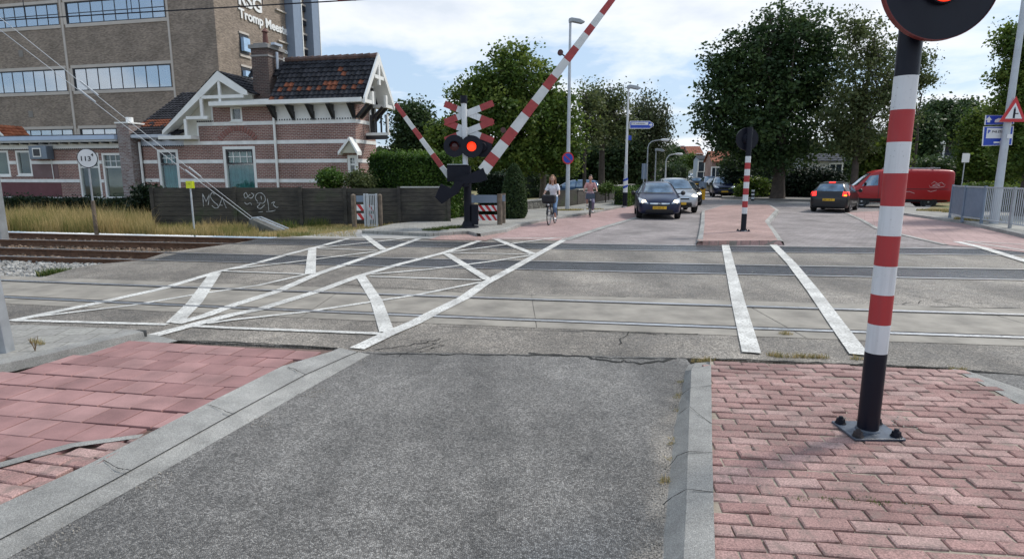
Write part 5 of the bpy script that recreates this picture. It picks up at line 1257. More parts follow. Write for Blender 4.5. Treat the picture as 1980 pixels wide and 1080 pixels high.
def post_base(b, r, hole=None):
    b.box(-.17, .17, -.17, .17, .0, .018)
def striped_post(loc, label, rad, z0, zs, disc=None, back=False, rz=0):
    root = empty('warning_light_post', loc, rz, label, 'signal post', 'striped signal posts on the traffic islands')
    b = MB(); b.box(-.165, .165, -.145, .145, .0, .016); b.tube([(0, 0, .016), (0, 0, .03)], [rad * 1.18, rad * 1.02], 28); bp_ = b.build('base_plate', plain('painted_plate', (.06, .075, .10), .4, var=.4, vscale=12), root, bevel=.003)
    for sx_ in (-1, 1):
        for sy_ in (-1, 1):
            b = MB(); c = (sx_ * .125, sy_ * .105); b.tube([(c[0], c[1], .016), (c[0], c[1], .022)], .036, 14); b.tube([(c[0], c[1], .022), (c[0], c[1], .050)], [.030, .026], 6); b.tube([(c[0], c[1], .05), (c[0], c[1], .066)], [.017, .013], 8)
            b.build('bolt', plain('rusted_bolt', (.035, .030, .032), .6, .3, var=.5, vscale=30) if (sx_, sy_) == (-1, -1) else blkm, bp_, smooth=35)
    b = MB(); zz = [0.016] + zs + [z0]; n = 36
    for i in range(len(zz) - 1):
        m = 0 if (i == 0 or i == len(zz) - 2) else (1 if i % 2 == 1 else 2)
        b.tube([(0, 0, zz[i]), (0, 0, zz[i + 1])], rad, n, m, cap=(i == len(zz) - 2))
    b.build('post', [blk, whp, redp], root, smooth=40)
    if disc:
        cx_, cy_, cz_, r = disc; s = 1 if back else -1
        b = MB(); b.disc((cx_, cy_, cz_), (0, s, 0), r, .03, 64); d = b.build('backboard', blk, root, smooth=40)
        b = MB(); n = 72
        for k in range(n):
            a0, a1 = 2 * math.pi * k / n, 2 * math.pi * (k + 1) / n
            b.add([(cx_ + (r + dr) * math.cos(a), cy_ + y, cz_ + (r + dr) * math.sin(a)) for a in (a0, a1) for dr, y in ((-.001, s * .034), (.003, s * .034), (.003, -s * .004), (-.001, -s * .004))], [(0, 4, 5, 1), (1, 5, 6, 2), (2, 6, 7, 3)])
        b.build('rim', plain('dark_red_edge', (.16, .02, .02), .5) if not back else blk, d)
        b = MB(); b.tube([(cx_, cy_ + s * .03, cz_ - .04), (cx_, cy_ + s * .06, cz_ - .04)], [.108, .104], 36, 0); b.build('lens_ring', blkm, d, smooth=40)
        b = MB(); pr = [(cx_, cy_ + s * .061, cz_ - .04), (cx_, cy_ + s * .075, cz_ - .04), (cx_, cy_ + s * .085, cz_ - .04)]; b.tube(pr, [.095, .072, .02], 32); b.build('lens', lens, d, smooth=60)
        b = MB(); n = 20; vs = []
        for k in range(n + 1):
            a = R(-25) + R(230) * k / n
            for rr, yy, zd in ((.118, .03, 0), (.118, .30, .03)): vs.append((cx_ + rr * math.cos(a), cy_ + s * yy * (1 if yy < .1 else (.55 + .45 * math.sin(max(a, 0)) if 0 < a < math.pi else .5)), cz_ - .04 + rr * math.sin(a)))
        b.add(vs, [(2 * k, 2 * k + 1, 2 * k + 3, 2 * k + 2) for k in range(n)]); b.build('visor', blkm, d, smooth=40)
        b = MB(); b.tube([(cx_, cy_, cz_), (cx_ * .2, cy_ * .2, cz_)], .05, 12); b.tube([(cx_, cy_ - s * .005, cz_), (cx_, cy_ - s * .14, cz_)], [.16, .12], 20); b.build('lamp_housing', blkm, d, smooth=40)
    return root
nb_ = G(1677, 834, islz); zs_n = []
for yb in (680, 625, 568, 513, 455, 398, 335, 275, 213, 148): zs_n.append(P(1700, yb, nb_.y).z - islz)
dc = P(1816, -40, nb_.y - .14); 
striped_post((nb_.x, nb_.y, islz), 'nearest red and white striped post, black foot, lit red lamp, on the brick island', .0655, P(1700, -75, nb_.y).z - islz, zs_n, (dc.x - nb_.x, dc.y - nb_.y, dc.z - islz, .332))
fb_ = G(1437, 447, .12); zf0 = P(1437, 413, fb_.y).z - .12; zf1 = P(1437, 302, fb_.y).z - .12
striped_post((fb_.x, fb_.y, .12), 'red and white striped post with black head standing on the far traffic island', .078, P(1437, 246, fb_.y).z - .12, [zf0 + (zf1 - zf0) * i / 9 for i in range(10)], (0.0, .16, P(1437, 268, fb_.y).z - .12, .33), back=True)

# ---------------- level crossing signal with barriers
lb = G(905, 446); LY = lb.y
barrier = empty('level_crossing_barrier', (lb.x, lb.y, .105), 0, 'level crossing signal post with double warning crosses, lit red lamp and raised striped barrier', 'level crossing')
lz = lambda py, px=905: P(px, py, LY).z - .105
lx = lambda px, py: P(px, py, LY).x - lb.x
b = MB(); b.tube([(0, 0, 0), (0, 0, .05)], [.36, .34], 8); b.tube([(0, 0, .05), (0, 0, .22)], [.22, .14], 16); b.build('foot', blkm, barrier)
b = MB(); b.tube([(0, 0, .2), (0, 0, lz(350))], .125, 20, 0); b.tube([(-.05, 0, lz(350)), (-.08, 0, lz(200))], .085, 20, 1); b.tube([(-.08, 0, lz(200)), (-.08, 0, lz(185))], .11, 12, 0); b.build('post', [blkm, whp], barrier, smooth=40)
b = MB(); b.box(.12, .34, -.12, .14, .1, lz(395)); b.build('cable_box', blkm, barrier, bevel=.015)
wr = [('warning_cross', 218), ('warning_cross', 253)]
for nm, cy_ in wr:
    b = MB(); czz = lz(cy_)
    for sgn in (-1, 1):
        a = R(21) * sgn; 
        for u0, u1, m in ((-.80, -.38, 1), (-.38, .42, 0), (.42, .86, 1)):
            M_ = Matrix.Translation((-.02 + .06, +.10 + (.0 if sgn > 0 else .022), czz)) @ Matrix.Rotation(-a, 4, 'Y'); b.box(u0, u1, -.01, .01, -.10, .10, m, M_)
    b.build(nm, [whp, redw], barrier, bevel=.004)
for (px, py, lit, yy, face) in ((880, 283, 0, -.20, 1), (913, 284, 1, -.24, 1), (932, 284, 0, .12, -1)):
    c = (lx(px, py), yy, lz(py)); r = .345 if face > 0 else .32
    b = MB(); b.disc(c, (0, -face, 0), r, .03, 40); d = b.build('signal_backboard', blk, barrier, smooth=40)
    b = MB(); b.tube([(c[0], c[1] + face * .0, c[2]), (c[0], c[1] + face * .18, c[2])], [.17, .13], 20); b.build('lamp_housing', blkm, d, smooth=40)
    b = MB(); b.tube([(c[0], c[1] - face * .031, c[2]), (c[0], c[1] - face * .045, c[2]), (c[0], c[1] - face * .055, c[2])], [.145, .11, .03], 28); b.build('lens', lens if lit else lensoff, d, smooth=60)
    b = MB(); n = 16; b.add([(c[0] + .155 * math.cos(R(-10) + R(200) * k / n), c[1] - face * yy_, c[2] + .155 * math.sin(R(-10) + R(200) * k / n)) for k in range(n + 1) for yy_ in (.03, .20)], [(2 * k, 2 * k + 1, 2 * k + 3, 2 * k + 2) for k in range(n)]); b.build('visor', blkm, d, smooth=40)
b = MB(); b.beam((lx(872, 284), -.1, lz(284)), (lx(935, 284), -.02, lz(284)), .06, .06); b.build('lamp_arm', blkm, barrier)
b = MB(); b.box(lx(866, 330), lx(910, 330), -.30, .26, lz(351), lz(321)); b.box(lx(866, 330) - .01, lx(906, 330), -.31, .27, lz(321) + .002, lz(319.5), 0); bx_ = b.build('mechanism_box', blkm, barrier, bevel=.02)
MB().box(lx(867, 330), lx(905, 330), -.305, .265, lz(319.5) + .012, lz(319) + .022).build('lid', galvl, bx_)
piv = Vector((lx(900, 350), -.42, lz(349)))
b = MB(); b.disc(piv + Vector((0, .12, 0)), (0, -1, 0), .20, .16, 24); b.beam(piv + Vector((-.25, 0, -.02)), (lx(938, 342), -.42, lz(341)), .12, .26, up=(0, 1, 0)) if False else b.prism([(lx(880, 350), lz(357)), (lx(930, 350), lz(352)), (lx(944, 340), lz(347)), (lx(936, 330), lz(325)), (lx(905, 340), lz(338)), (lx(882, 340), lz(344))], -.50, -.34); b.build('boom_arm', blkm, barrier)
b = MB(); b.prism([(lx(845, 380), lz(380)), (lx(858, 393), lz(393)), (lx(876, 380), lz(380)), (lx(888, 374), lz(373)), (lx(900, 352), lz(352)), (lx(885, 346), lz(350)), (lx(874, 362), lz(364)), (lx(856, 354), lz(355))], -.55, -.30); b.build('counterweight', blkm, barrier, bevel=.015)
def boom(pts, w0, w1, y, depth, mats, lamps, nm='boom'):
    P_ = [Vector((lx(*p[:2]), y, lz(p[1], p[0]))) for p in pts]; b = MB(); tot = (P_[-1] - P_[0]).length; d = (P_[-1] - P_[0]).normalized(); nn = Vector((-d.z, 0, d.x))
    if True:
        for i in range(len(P_) - 1):
            s0 = (P_[i] - P_[0]).length / tot; s1 = (P_[i + 1] - P_[0]).length / tot; a = P_[0] + d * tot * s0; c = P_[0] + d * tot * s1; wa, wb = w0 + (w1 - w0) * s0, w0 + (w1 - w0) * s1; e = d * .0015 * 0
            poly = [(a - nn * wa / 2), (c - nn * wb / 2), (c + nn * wb / 2), (a + nn * wa / 2)]; q_ = depth * (1 - .5 * s0)
            b.prism([(v.x, v.z) for v in poly], y - q_ / 2, y + q_ / 2, 1 if i % 2 else 0)
    bo = b.build(nm, mats, barrier)
    for px, py, sgn, lit in lamps:
        c = Vector((lx(px, py), y - .0, lz(py))); b2 = MB(); b2.tube([c, c + nn * sgn * .22], .022, 8); b2.tube([c + nn * sgn * .22 + Vector((-.07 * 0, -.05, 0)), c + nn * sgn * .22 + Vector((0, .05, 0))], .085, 18); b2.build('boom_light', lensoff, bo, smooth=40)
    return bo
cream_w = plain('dusty_white_paint', (.60, .61, .60), .5, var=.1)
boom([(935, 331), (945, 316), (956, 299), (973, 275), (990, 250), (1012, 222), (1030, 198), (1050, 171), (1066, 149), (1090, 119), (1108, 95), (1127, 70), (1139, 54), (1158, 33), (1180, 5), (1196, -16), (1215, -40)], .36, .15, -.42, .14, [cream_w, redw], [(984, 262, 1, 0), (1092, 116, 1, 0)])
boom([(867, 343), (852, 321), (834, 297), (810, 268), (796, 248), (779, 224), (761, 199)], .17, .13, .35, .10, [cream_w, redw], [])
MB().prism([(lx(864, 345), lz(350)), (lx(884, 350), lz(352)), (lx(884, 340), lz(335)), (lx(868, 335), lz(334))], .28, .44).build('boom_arm', blkm, barrier)

# ---------------- chicane gates on the footpath
def boards(root, x0, x1, z0, z1, y, n):
    b = MB(); b.box(x0, x1, y, y + .02, z0, z1, 0); 
    L = (x1 - x0); st = L / n; h = z1 - z0
    for k in range(n):
        a = x0 + st * k + .0; pl_ = [(a, z1), (a + st * .5, z1), (min(a + st * .5 + h * .75, x1), z0), (min(a + h * .75, x1), z0)]
        b.prism(pl_, y - .004, y - .001, 1)
    return b.build('striped_board', [whs, reds], root)
cg = G(705, 438); cgy = cg.y; cx = lambda px: P(px, 338, cgy).x - cg.x; czf = lambda py: P(705, py, cgy).z
g1 = empty('chicane_gate', (cg.x, cg.y, 0), 0, 'small footpath gate with vertical steel bars and two old wooden posts before the fence', 'gate', 'chicane gates on the footpath')
for px in (681, 733): b = MB(); r_ = .085 if px < 700 else .07; b.tube([(cx(px), 0, -.1), (cx(px), 0, czf(377))], r_, 12, 0); b.tube([(cx(px), 0, czf(377)), (cx(px), 0, czf(375))], [r_, r_ * .4], 12); b.build('wooden_post', postw, g1, smooth=40)
for px in (704, 709, 727): b = MB(); b.box(cx(px) - .03, cx(px) + .03, -.13, -.07, -.1, czf(374)); b.build('steel_post', galvl, g1)
MB().box(cx(688), cx(702), -.1, -.08, czf(390), czf(378)).build('top_panel', bgm, g1)
boards(g1, cx(688), cx(703), czf(407), czf(395), -.1, 1); boards(g1, cx(688), cx(703), czf(424), czf(412), -.1, 1)
b = MB(); 
for k in range(6): x = cx(710) + (cx(726) - cx(710)) * k / 5; b.box(x - .012, x + .012, -.2, -.18, .02, czf(376))
b.box(cx(708), cx(728), -.205, -.18, czf(377), czf(375)); b.box(cx(708), cx(728), -.205, -.18, .02, .05); b.build('bar_panel', galvl, g1)
boards(g1, cx(711), cx(722), czf(407), czf(396), -.17, 1); boards(g1, cx(711), cx(722), czf(424), czf(413), -.17, 1)
cg2 = G(945, 440); c2x = lambda px: P(px, 338, cg2.y).x - cg2.x; c2z = lambda py: P(945, py, cg2.y).z - .1
g2 = empty('chicane_gate', (cg2.x, cg2.y, .1), 0, 'footpath gate with blue-grey plank and striped boards right of the barrier post', 'gate', 'chicane gates on the footpath')
for px, y, r_ in ((966, 0, .09), (973, .7, .07), (912, .3, .07)): b = MB(); b.tube([(c2x(px), y, -.1), (c2x(px), y, c2z(375))], r_, 12); b.build('wooden_post', postw, g2, smooth=40)
b = MB(); b.box(c2x(910), c2x(961), .0, .06, c2z(392), c2z(377)); b.build('top_plank', bgm, g2)
MB().box(c2x(970), c2x(977), .0, .06, c2z(389), c2z(377)).build('top_plank_end', bgm, g2)
boards(g2, c2x(912), c2x(961), c2z(408), c2z(397), 0, 4); boards(g2, c2x(912), c2x(961), c2z(426), c2z(415), 0, 4)

# ---------------- line-side signs
def thin_post(root, h, r, mat, y=0, name='post', z0=-.2): return MB().tube([(0, y, z0), (0, y, h)], r, 10).build(name, mat, root, smooth=40)
k0 = G(187, 452, -.05); ky = k0.y; km = empty('kilometre_sign', (k0.x, ky, 0), R(28), 'white oval kilometre plate reading 113 and small 4 on a leaning-looking wooden post', 'sign')
kz_ = lambda py: P(180, py, ky).z
MB().tube([(0, 0, -.2), (0, 0, kz_(388))], [.062, .055], 10).build('wooden_post', postw, km, smooth=40); MB().tube([(0, 0, kz_(388)), (0, 0, kz_(300))], .03, 10).build('post', galv, km, smooth=40)
b = MB(); zc = kz_(306); n = 40; rx, rz_ = .27, .30
for f, m, y in ((1.0, 0, -.045), (.92, 1, -.062)):
    v = [(rx * f * math.cos(2 * math.pi * i / n), zc + rz_ * f * math.sin(2 * math.pi * i / n)) for i in range(n)]; b.prism(v, y, y + .02 + (.016 if m else 0), m)
pl_ = b.build('plate', [blk, whs], km)
lettering('113', .20, blk, pl_, upright(-.20, -.066, zc - .08), depth=.004, bold=.004); lettering('4', .13, blk, pl_, upright(.10, -.066, zc + .06), depth=.004, bold=.003)
def marker(px, py, ptop, pyp, w_, label, lean=0):
    p = G(px, py, -.02); r_ = empty('yellow_marker', (p.x, p.y, 0), 0, label, 'marker post', 'yellow cable marker posts'); z1 = P(px, ptop, p.y).z; z2 = P(px, pyp, p.y).z
    thin_post(r_, z2 + .05, .028, galvl); hw = w_ / 2; b = MB(); b.box(-hw, hw, -.05, -.03, z2, z1); b.box(-hw, hw, .03, .05, z2, z1) if w_ > .12 else None; pl_ = b.build('plate', yel, r_)
    lettering('i 70', .08, plain('dull_olive_print', (.35, .38, .03), .5), pl_, upright(-.09, -.053, (z1 + z2) / 2), depth=.003) if w_ > .15 else None
marker(376, 448, 350, 364, .22, 'small yellow cable marker on a thin grey post before the graffiti fence'); marker(742, 428, 381, 396, .10, 'narrow yellow marker plate right of the barred footpath gate')
# guy wire anchor
ga = G(515, 446, -.03); gr_ = empty('anchor_block', (ga.x, ga.y, 0), R(-12), 'sloping mossy concrete anchor block with steel rods for the mast stays', 'anchor block')
b = MB(); b.prism([(-.55, -.05), (.62, -.05), (.55, .03), (-.28, .36), (-.42, .36)], -.28, .32); b.build('block', plain('mossy_concrete', (.12, .12, .11), .9, var=.4, vscale=6, bump=.01, bscale=20), gr_, bevel=.02)
b = MB()
for y in (-.12, .14): b.tube([(-.5, y, .33), (-.40, y, .40), (-.25, y, .41), (.75, y, .04)], .022, 8)
b.build('anchor_rod', galvl, gr_)
mast_x, mast_y = -17.5, 15.2
guy = MB()
tipz = 8.2
stays = empty('mast_stays', (ga.x, ga.y, 0), 0, 'pair of taut galvanised stay wires rising from the anchor block to upper left', 'stay wires')
for k in (0, 1):
    a = Vector((-.45, -.12 + .26 * k, .36)); e_ = P(-60, [12, -14][k], 17.0) - Vector((ga.x, ga.y, 0)); md = a.lerp(e_, .5) - Vector((0, 0, .05))
    b = MB(); b.tube([a, a.lerp(e_, .25) - Vector((0, 0, .03)), md, e_], .010, 6); b.tube([a.lerp(e_, .22), a.lerp(e_, .27)], .022, 8); b.tube([a.lerp(e_, .60), a.lerp(e_, .66)], .022, 8); b.build('stay_wire', galvl, stays)
mst = empty('catenary_mast', (P(-60, 0, 17.0).x - .1, 17.0, -.1), 0, 'grey overhead line mast standing left of the picture', 'mast')
MB().box(-.13, .13, -.13, .13, 0, 9).build('post', galv, mst)
ow = MB(); A0 = P(0, 40, 17.5); B0 = P(690, 0, 15.5); d_ = (B0 - A0); 
for s0, s1 in ((-3, 5),): ow.tube([A0 + d_ * (s0 + (s1 - s0) * i / 20) for i in range(21)], .016, 6)
wire = ow.build('overhead_wire', blk); tag(wire, 'black overhead contact wire crossing the top left of the picture', 'wire')
zup = 1.3
for s_ in (.08, .40, .76): 
    q_ = A0 + d_ * s_; b = MB(); b.tube([q_, q_ + Vector((0, 0, zup))], .010, 5); b.build('dropper', blk, wire)
b = MB(); b.tube([A0 + d_ * s_ + Vector((0, 0, zup)) for s_ in (-3, 0, 1, 5)], .014, 6); b.build('messenger_wire', blk, wire)
q_ = A0 + d_ * .975; b = MB(); b.box(q_.x - .22, q_.x + .22, q_.y - .03, q_.y + .03, q_.z, q_.z + .09); b.build('insulator', redw, wire)

# ---------------- lamp posts and their signs
def lamp(px, py, top, r0, label, head=1, arm=None, mat=galvl, group='street lamps', r1=None):
    p = G(px, py, .1); root = empty('street_lamp', (p.x, p.y, .1), 0, label, 'street lamp', group); z1 = P(px, top, p.y).z - .1
    if arm:
        aw, ah = arm; pts = [(0, 0, -.1), (0, 0, z1 * .5), (0, 0, z1 - ah)] + [(aw * .55 * (1 - math.cos(t)), 0, z1 - ah + ah * math.sin(t)) for t in (R(30), R(60), R(90))] + [(aw, 0, z1 + .05)]
        MB().tube(pts, [r0, r0 * .8, r0 * .6] + [r0 * .5] * 4, 12).build('post', mat, root, smooth=40)
        b = MB(); b.tube([(aw, 0, z1 + .05), (aw + .15, 0, z1 + .05), (aw + .5, 0, z1 + .03), (aw + .62, 0, z1 + .03)], [.05, .10, .10, .03], 10); b.build('lamp_head', whs, root, smooth=50)
    else:
        MB().tube([(0, 0, -.1), (0, 0, 1.2), (0, 0, z1)], [r0 * 1.15, r0, r1 or r0 * .55], 14).build('post', mat, root, smooth=40)
        b = MB(); b.prism([(-.06, z1 - .06), (.10, z1 - .02), (.52, z1 - .10), (.68, z1 - .02), (.45, z1 + .10), (.05, z1 + .16), (-.08, z1 + .12)], -.14, .14); b.build('lamp_head', lampgrey, root, bevel=.03)
    return root, p, z1
l1, p1, z1_ = lamp(1097, 406, 42, .10, 'tall grey lamp post carrying a round no-parking sign, left of the cycle path')
zc = P(1095, 306, p1.y).z - .1; 
def round_sign(root, c, r, kind, y=-.12):
    b = MB(); b.disc((c[0], y, c[1]), (0, -1, 0), r, .015, 40, 0); b.disc((c[0], y - .016, c[1]), (0, -1, 0), r * .78, .004, 40, 1); s_ = b.build('no_parking_sign', [reds, blues], root, smooth=40)
    b = MB(); b.box(-r * .8, r * .8, -.026, -.021, -r * .09, r * .09, 0, Matrix.Translation((c[0], y, c[1])) @ Matrix.Rotation(R(42), 4, 'Y')); b.build('stripe', reds, s_)
round_sign(l1, (-.02, zc), .285, 0)
l2, p2, z2_ = lamp(1208, 398, 170, .085, 'white lamp post with blue banded foot and a blue direction sign', mat=whp)
b = MB(); zz0, zz1, zz2 = P(1208, 372, p2.y).z - .1, P(1208, 345, p2.y).z - .1, P(1208, 318, p2.y).z - .1
b.tube([(0, 0, .0), (0, 0, zz0)], .13, 16, 0); b.tube([(0, 0, zz0), (0, 0, zz1)], .125, 16, 1)
b.tube([(0, 0, zz1), (0, 0, zz2)], .10, 16, 2)
for k in range(2):
    zz = zz0 + (zz1 - zz0) * (.1 + .5 * k); n = 24
    for i in range(n): a0 = 2 * math.pi * i / n; a1 = 2 * math.pi * (i + 1) / n; h0 = zz + .25 * a0 / 6.283; h1 = zz + .25 * a1 / 6.283; b.add([(.127 * math.cos(a0), .127 * math.sin(a0), h0), (.127 * math.cos(a1), .127 * math.sin(a1), h1), (.127 * math.cos(a1), .127 * math.sin(a1), h1 + .12), (.127 * math.cos(a0), .127 * math.sin(a0), h0 + .12)], [(0, 1, 2, 3)], 3)
b.build('banded_sleeve', [blk, whs, galvl, blues], l2, smooth=40)
ds = lambda px, py: (P(px, py, p2.y).x - p2.x, P(px, py, p2.y).z - .1)
a = ds(1217, 249); c = ds(1264, 234)
b = MB(); hh = c[1] - a[1]; pl2 = lambda g: [(a[0] + g, a[1] + g), (c[0] - .22, a[1] + g), (c[0] - g, a[1] + hh * .35), (c[0] - g, a[1] + hh * .65), (c[0] - .22, c[1] - g), (a[0] + g, c[1] - g)]
b.prism(pl2(0), -.03, .03, 0); b.prism(pl2(.035), -.036, -.031, 1); dsg = b.build('direction_sign', [whs, blues], l2)
MB().box(a[0] + .08, c[0] - .30, -.041, -.037, a[1] + hh * .48, c[1] - .07).build('panel', whs, dsg)
lettering('P+R Stationsplein', .115, blk, dsg, upright(a[0] + .10, -.044, a[1] + hh * .58), depth=.003, sx=.92)
b = MB(); b.prism([(c[0] - .26, a[1] + hh * .42), (c[0] - .17, a[1] + hh * .42), (c[0] - .17, a[1] + hh * .25), (c[0] - .06, a[1] + hh * .5), (c[0] - .17, a[1] + hh * .75), (c[0] - .17, a[1] + hh * .58), (c[0] - .26, a[1] + hh * .58)], -.041, -.037); b.build('arrow', whs, dsg)
a = ds(1213, 271); c = ds(1221, 262); MB().box(a[0], c[0], -.02, .02, a[1], c[1]).build('house_number_sign', blues, l2)
lamp(1249, 384, 272, .07, 'grey curved-arm lamp behind the blue-banded post, nearest of the curved lamps', arm=(.9, .5), mat=galv)
lamp(1285, 378, 299, .08, 'pale curved-arm lamp above the queue of cars', arm=(.75, .6), mat=whp)
lamp(1265, 381, 291, .06, 'small far lamp with short straight head between the two curved lamps', mat=galv, r1=.04)
def simple(name, px, py, top, r, mat, label, cat, group=None, z=.1):
    p = G(px, py, z); root = empty(name, (p.x, p.y, z), 0, label, cat, group); h = P(px, top, p.y).z - z; thin_post(root, h, r, mat); return root, p, h
gs, pg, hg = simple('back_of_sign', 1243, 385, 316, .035, galvl, 'grey rectangular back of a sign on a post left of the front car', 'sign')
MB().box(-.16, .18, -.03, -.01, P(1243, 346, pg.y).z - .1, hg).build('plate', bgm, gs)
simple('slim_post', 1272, 372, 322, .03, whp, 'slim white post above the roof of the front car', 'post')
# zone sign
zs, pz, hz_ = simple('zone_sign', 1394, 372, 322, .04, galvl, 'pair of white square zone signs before the small brick house', 'sign')
w_ = .52
for i, (y0, y1) in enumerate(((338, 323), (352, 339))):
    z0, z1 = P(1394, y0, pz.y).z - .1, P(1394, y1, pz.y).z - .1; b = MB(); b.box(-w_ / 2, w_ / 2, -.07, -.05, z0 + .02, z1 - .02); s_ = b.build('plate', whs, zs)
    b = MB(); b.disc((0, -.071, (z0 + z1) / 2), (0, -1, 0), .19, .005, 28, 0); b.disc((0, -.077, (z0 + z1) / 2), (0, -1, 0), .14, .004, 28, 1); b.build('roundel', [blk if i == 0 else reds, whs if i == 0 else blues], s_)
    if i == 0: lettering('30', .2, blk, s_, upright(-.11, -.083, (z0 + z1) / 2 - .07), depth=.003, bold=.005)
# tall pole at right with signs
rp = G(1921, 432, .11); rpole = empty('tall_sign_pole', (rp.x, rp.y, .11), 0, 'tall grey pole at right carrying a red triangle and two blue parking signs', 'sign pole')
MB().tube([(0, 0, -.1), (0, 0, 2), (0, 0, 9)], [.14, .12, .08], 16).build('post', galvl, rpole, smooth=40)
rq = lambda px, py: Vector((P(px, py, rp.y).x - rp.x, 0, P(px, py, rp.y).z - .11))
c = rq(1951, 224); s_ = .93; tri = [(c.x - s_ / 2, c.z - .22), (c.x + s_ / 2, c.z - .22), (c.x, c.z + .62)]; cen_ = (c.x, c.z + .06)
shr = lambda k: [(cen_[0] + (x - cen_[0]) * k, cen_[1] + (z - cen_[1]) * k) for x, z in tri]
b = MB(); b.prism(tri, -.20, -.18, 0); b.prism(shr(.62), -.206, -.201, 1); tr_ = b.build('warning_triangle', [reds, whs], rpole)
b = MB(); b.prism([(c.x - .035, c.z - .10), (c.x + .035, c.z - .10), (c.x + .035, c.z + .18), (c.x + .0, c.z + .28), (c.x - .035, c.z + .18)], -.212, -.207); b.box(c.x + .036, c.x + .14, -.212, -.207, c.z + .04, c.z + .07); b.build('junction_symbol', blk, tr_)
def blue_panel(nm, q0, q1, q2, q3, y=.16):
    p_ = [rq(*q) for q in (q0, q1, q2, q3)]; g_ = lambda k: [(sum(v.x for v in p_) / 4 + (v.x - sum(v.x for v in p_) / 4) * k, sum(v.z for v in p_) / 4 + (v.z - sum(v.z for v in p_) / 4) * k) for v in p_]
    b = MB(); b.prism(g_(1), y, y + .02, 0); b.prism(g_(.94), y - .006, y - .001, 1); return b.build(nm, [whs, blues], rpole)
bp = blue_panel('blue_direction_panel', (1911, 241), (1968, 239), (1970, 222), (1913, 222))
b = MB(); a = rq(1918, 236); b.prism([(a.x - .05, a.z), (a.x + .05, a.z), (a.x + .05, a.z + .08), (a.x + .11, a.z + .08), (a.x, a.z + .20), (a.x - .11, a.z + .08), (a.x - .05, a.z + .08)], .148, .153); b.build('arrow', whs, bp)
a = rq(1930, 236); c = rq(1962, 229); b = MB(); b.prism([(a.x, a.z), (c.x - .08, a.z), (c.x, c.z + .0), (c.x - .1, c.z + .02), (a.x + .12, c.z + .02), (a.x, c.z - .04)], .148, .153); b.build('car_symbol', whs, bp)
bp = blue_panel('blue_parking_panel', (1906, 282), (1964, 280), (1968, 243), (1909, 244))
a = rq(1910, 267); c = rq(1963, 247); MB().box(a.x + .05, c.x - .05, .148, .153, a.z, c.z).build('panel', whs, bp)
lettering('P', .15, blues, bp, upright(a.x + .09, .144, c.z - .17), depth=.003, bold=.008); lettering('P+R STATION', .11, blk, bp, upright(a.x + .23, .144, c.z - .16), depth=.003, bold=.002, sx=.95)
a = rq(1928, 275); b = MB(); b.prism([(a.x, a.z - .03), (a.x + .22, a.z - .03), (a.x + .22, a.z - .08), (a.x + .34, a.z), (a.x + .22, a.z + .08), (a.x + .22, a.z + .03), (a.x, a.z + .03)], .148, .153); b.build('arrow', whs, bp)
b = MB(); a = rq(1940, 268); b.box(-.06, .10, -.145, -.125, a.z, a.z + .14); b.build('sticker', whs, rpole)
ss, ps, hs = simple('small_white_sign', 1855, 392, 298, .03, galvl, 'small white plate on a thin grey post behind the railing', 'sign')
MB().box(-.22, .24, -.05, -.03, P(1860, 314, ps.y).z - .1, hs + .05).build('plate', whs, ss)
# railing at right
def railing():
    pts = [G(1836, 421, .11), G(1860, 427, .11), G(1897, 432, .11), G(1952, 441, .11), G(2010, 450, .11), G(2090, 462, .11)]; O = pts[0]
    root = empty('pavement_railing', O, 0, 'grey steel railing along the right pavement, left bays filled with blue-grey sheet', 'railing')
    L = [p - O for p in pts]; hgt = P(1897, 362, pts[2].y).z - .11
    for i, p in enumerate(L): b = MB(); b.box(p.x - .035, p.x + .035, p.y - .035, p.y + .035, -.05, hgt + .05); b.build('railing_post', bgm if i < 3 else galv, root)
    for i in range(len(L) - 1):
        a, c = L[i], L[i + 1]; up = Vector((0, 0, 1)); b = MB(); b.beam(a + up * hgt, c + up * hgt, .05, .05); b.beam(a + up * .15, c + up * .15, .04, .04)
        if i >= 2:
            n = int((c - a).length / .115)
            for k in range(1, n): q = a.lerp(c, k / n); b.box(q.x - .009, q.x + .009, q.y - .009, q.y + .009, .15, hgt)
        b.build('railing_bay', galvl, root)
        if i < 2: b = MB(); b.beam(a + up * ((hgt + .15) / 2), c + up * ((hgt + .15) / 2), .012, hgt - .22); b.build('sheet_panel', bgm, root)
railing()
yb_, py_, hy_ = simple('yellow_bollard', 1357, 386, 364, .001, yelb, 'bright yellow traffic bollard behind the far island', 'bollard', z=.0)
for ch in list(yb_.children): bpy.data.objects.remove(ch)
b = MB(); b.box(-.20, .20, -.12, .12, 0, hy_); b.build('body', yelb, yb_, bevel=.03); MB().tube([(0, 0, hy_), (0, 0, hy_ + .45)], [.28, .26], 20).build('round_sign', bgm, yb_)
bb, pb_, hb_ = simple('striped_bollard', 1455, 388, 367, .001, blk, 'small black and white banded bollard at the junction', 'bollard', z=.0)
for ch in list(bb.children): bpy.data.objects.remove(ch)
b = MB()
for k in range(6): b.tube([(0, 0, hb_ * k / 6), (0, 0, hb_ * (k + 1) / 6)], .11, 14, k % 2)
b.build('post', [blk, whp], bb, smooth=40)
# post at the left edge, close to the camera
np_ = G(14, 679, .1); npz = empty('steel_post', (np_.x, np_.y, .1), 0, 'thick grey steel post cut off by the left edge of the picture', 'post')
b = MB(); b.beam((0, 0, -.05), (-.06, .0, 1.05), .11, .08); b.build('post', galv, npz, bevel=.006)
b = MB(); b.beam((-.06, 0, .98), (-1.6, .1, .98), .05, .05); b.beam((-.02, 0, .18), (-1.6, .1, .18), .05, .05); b.build('railing_bar', galv, npz)

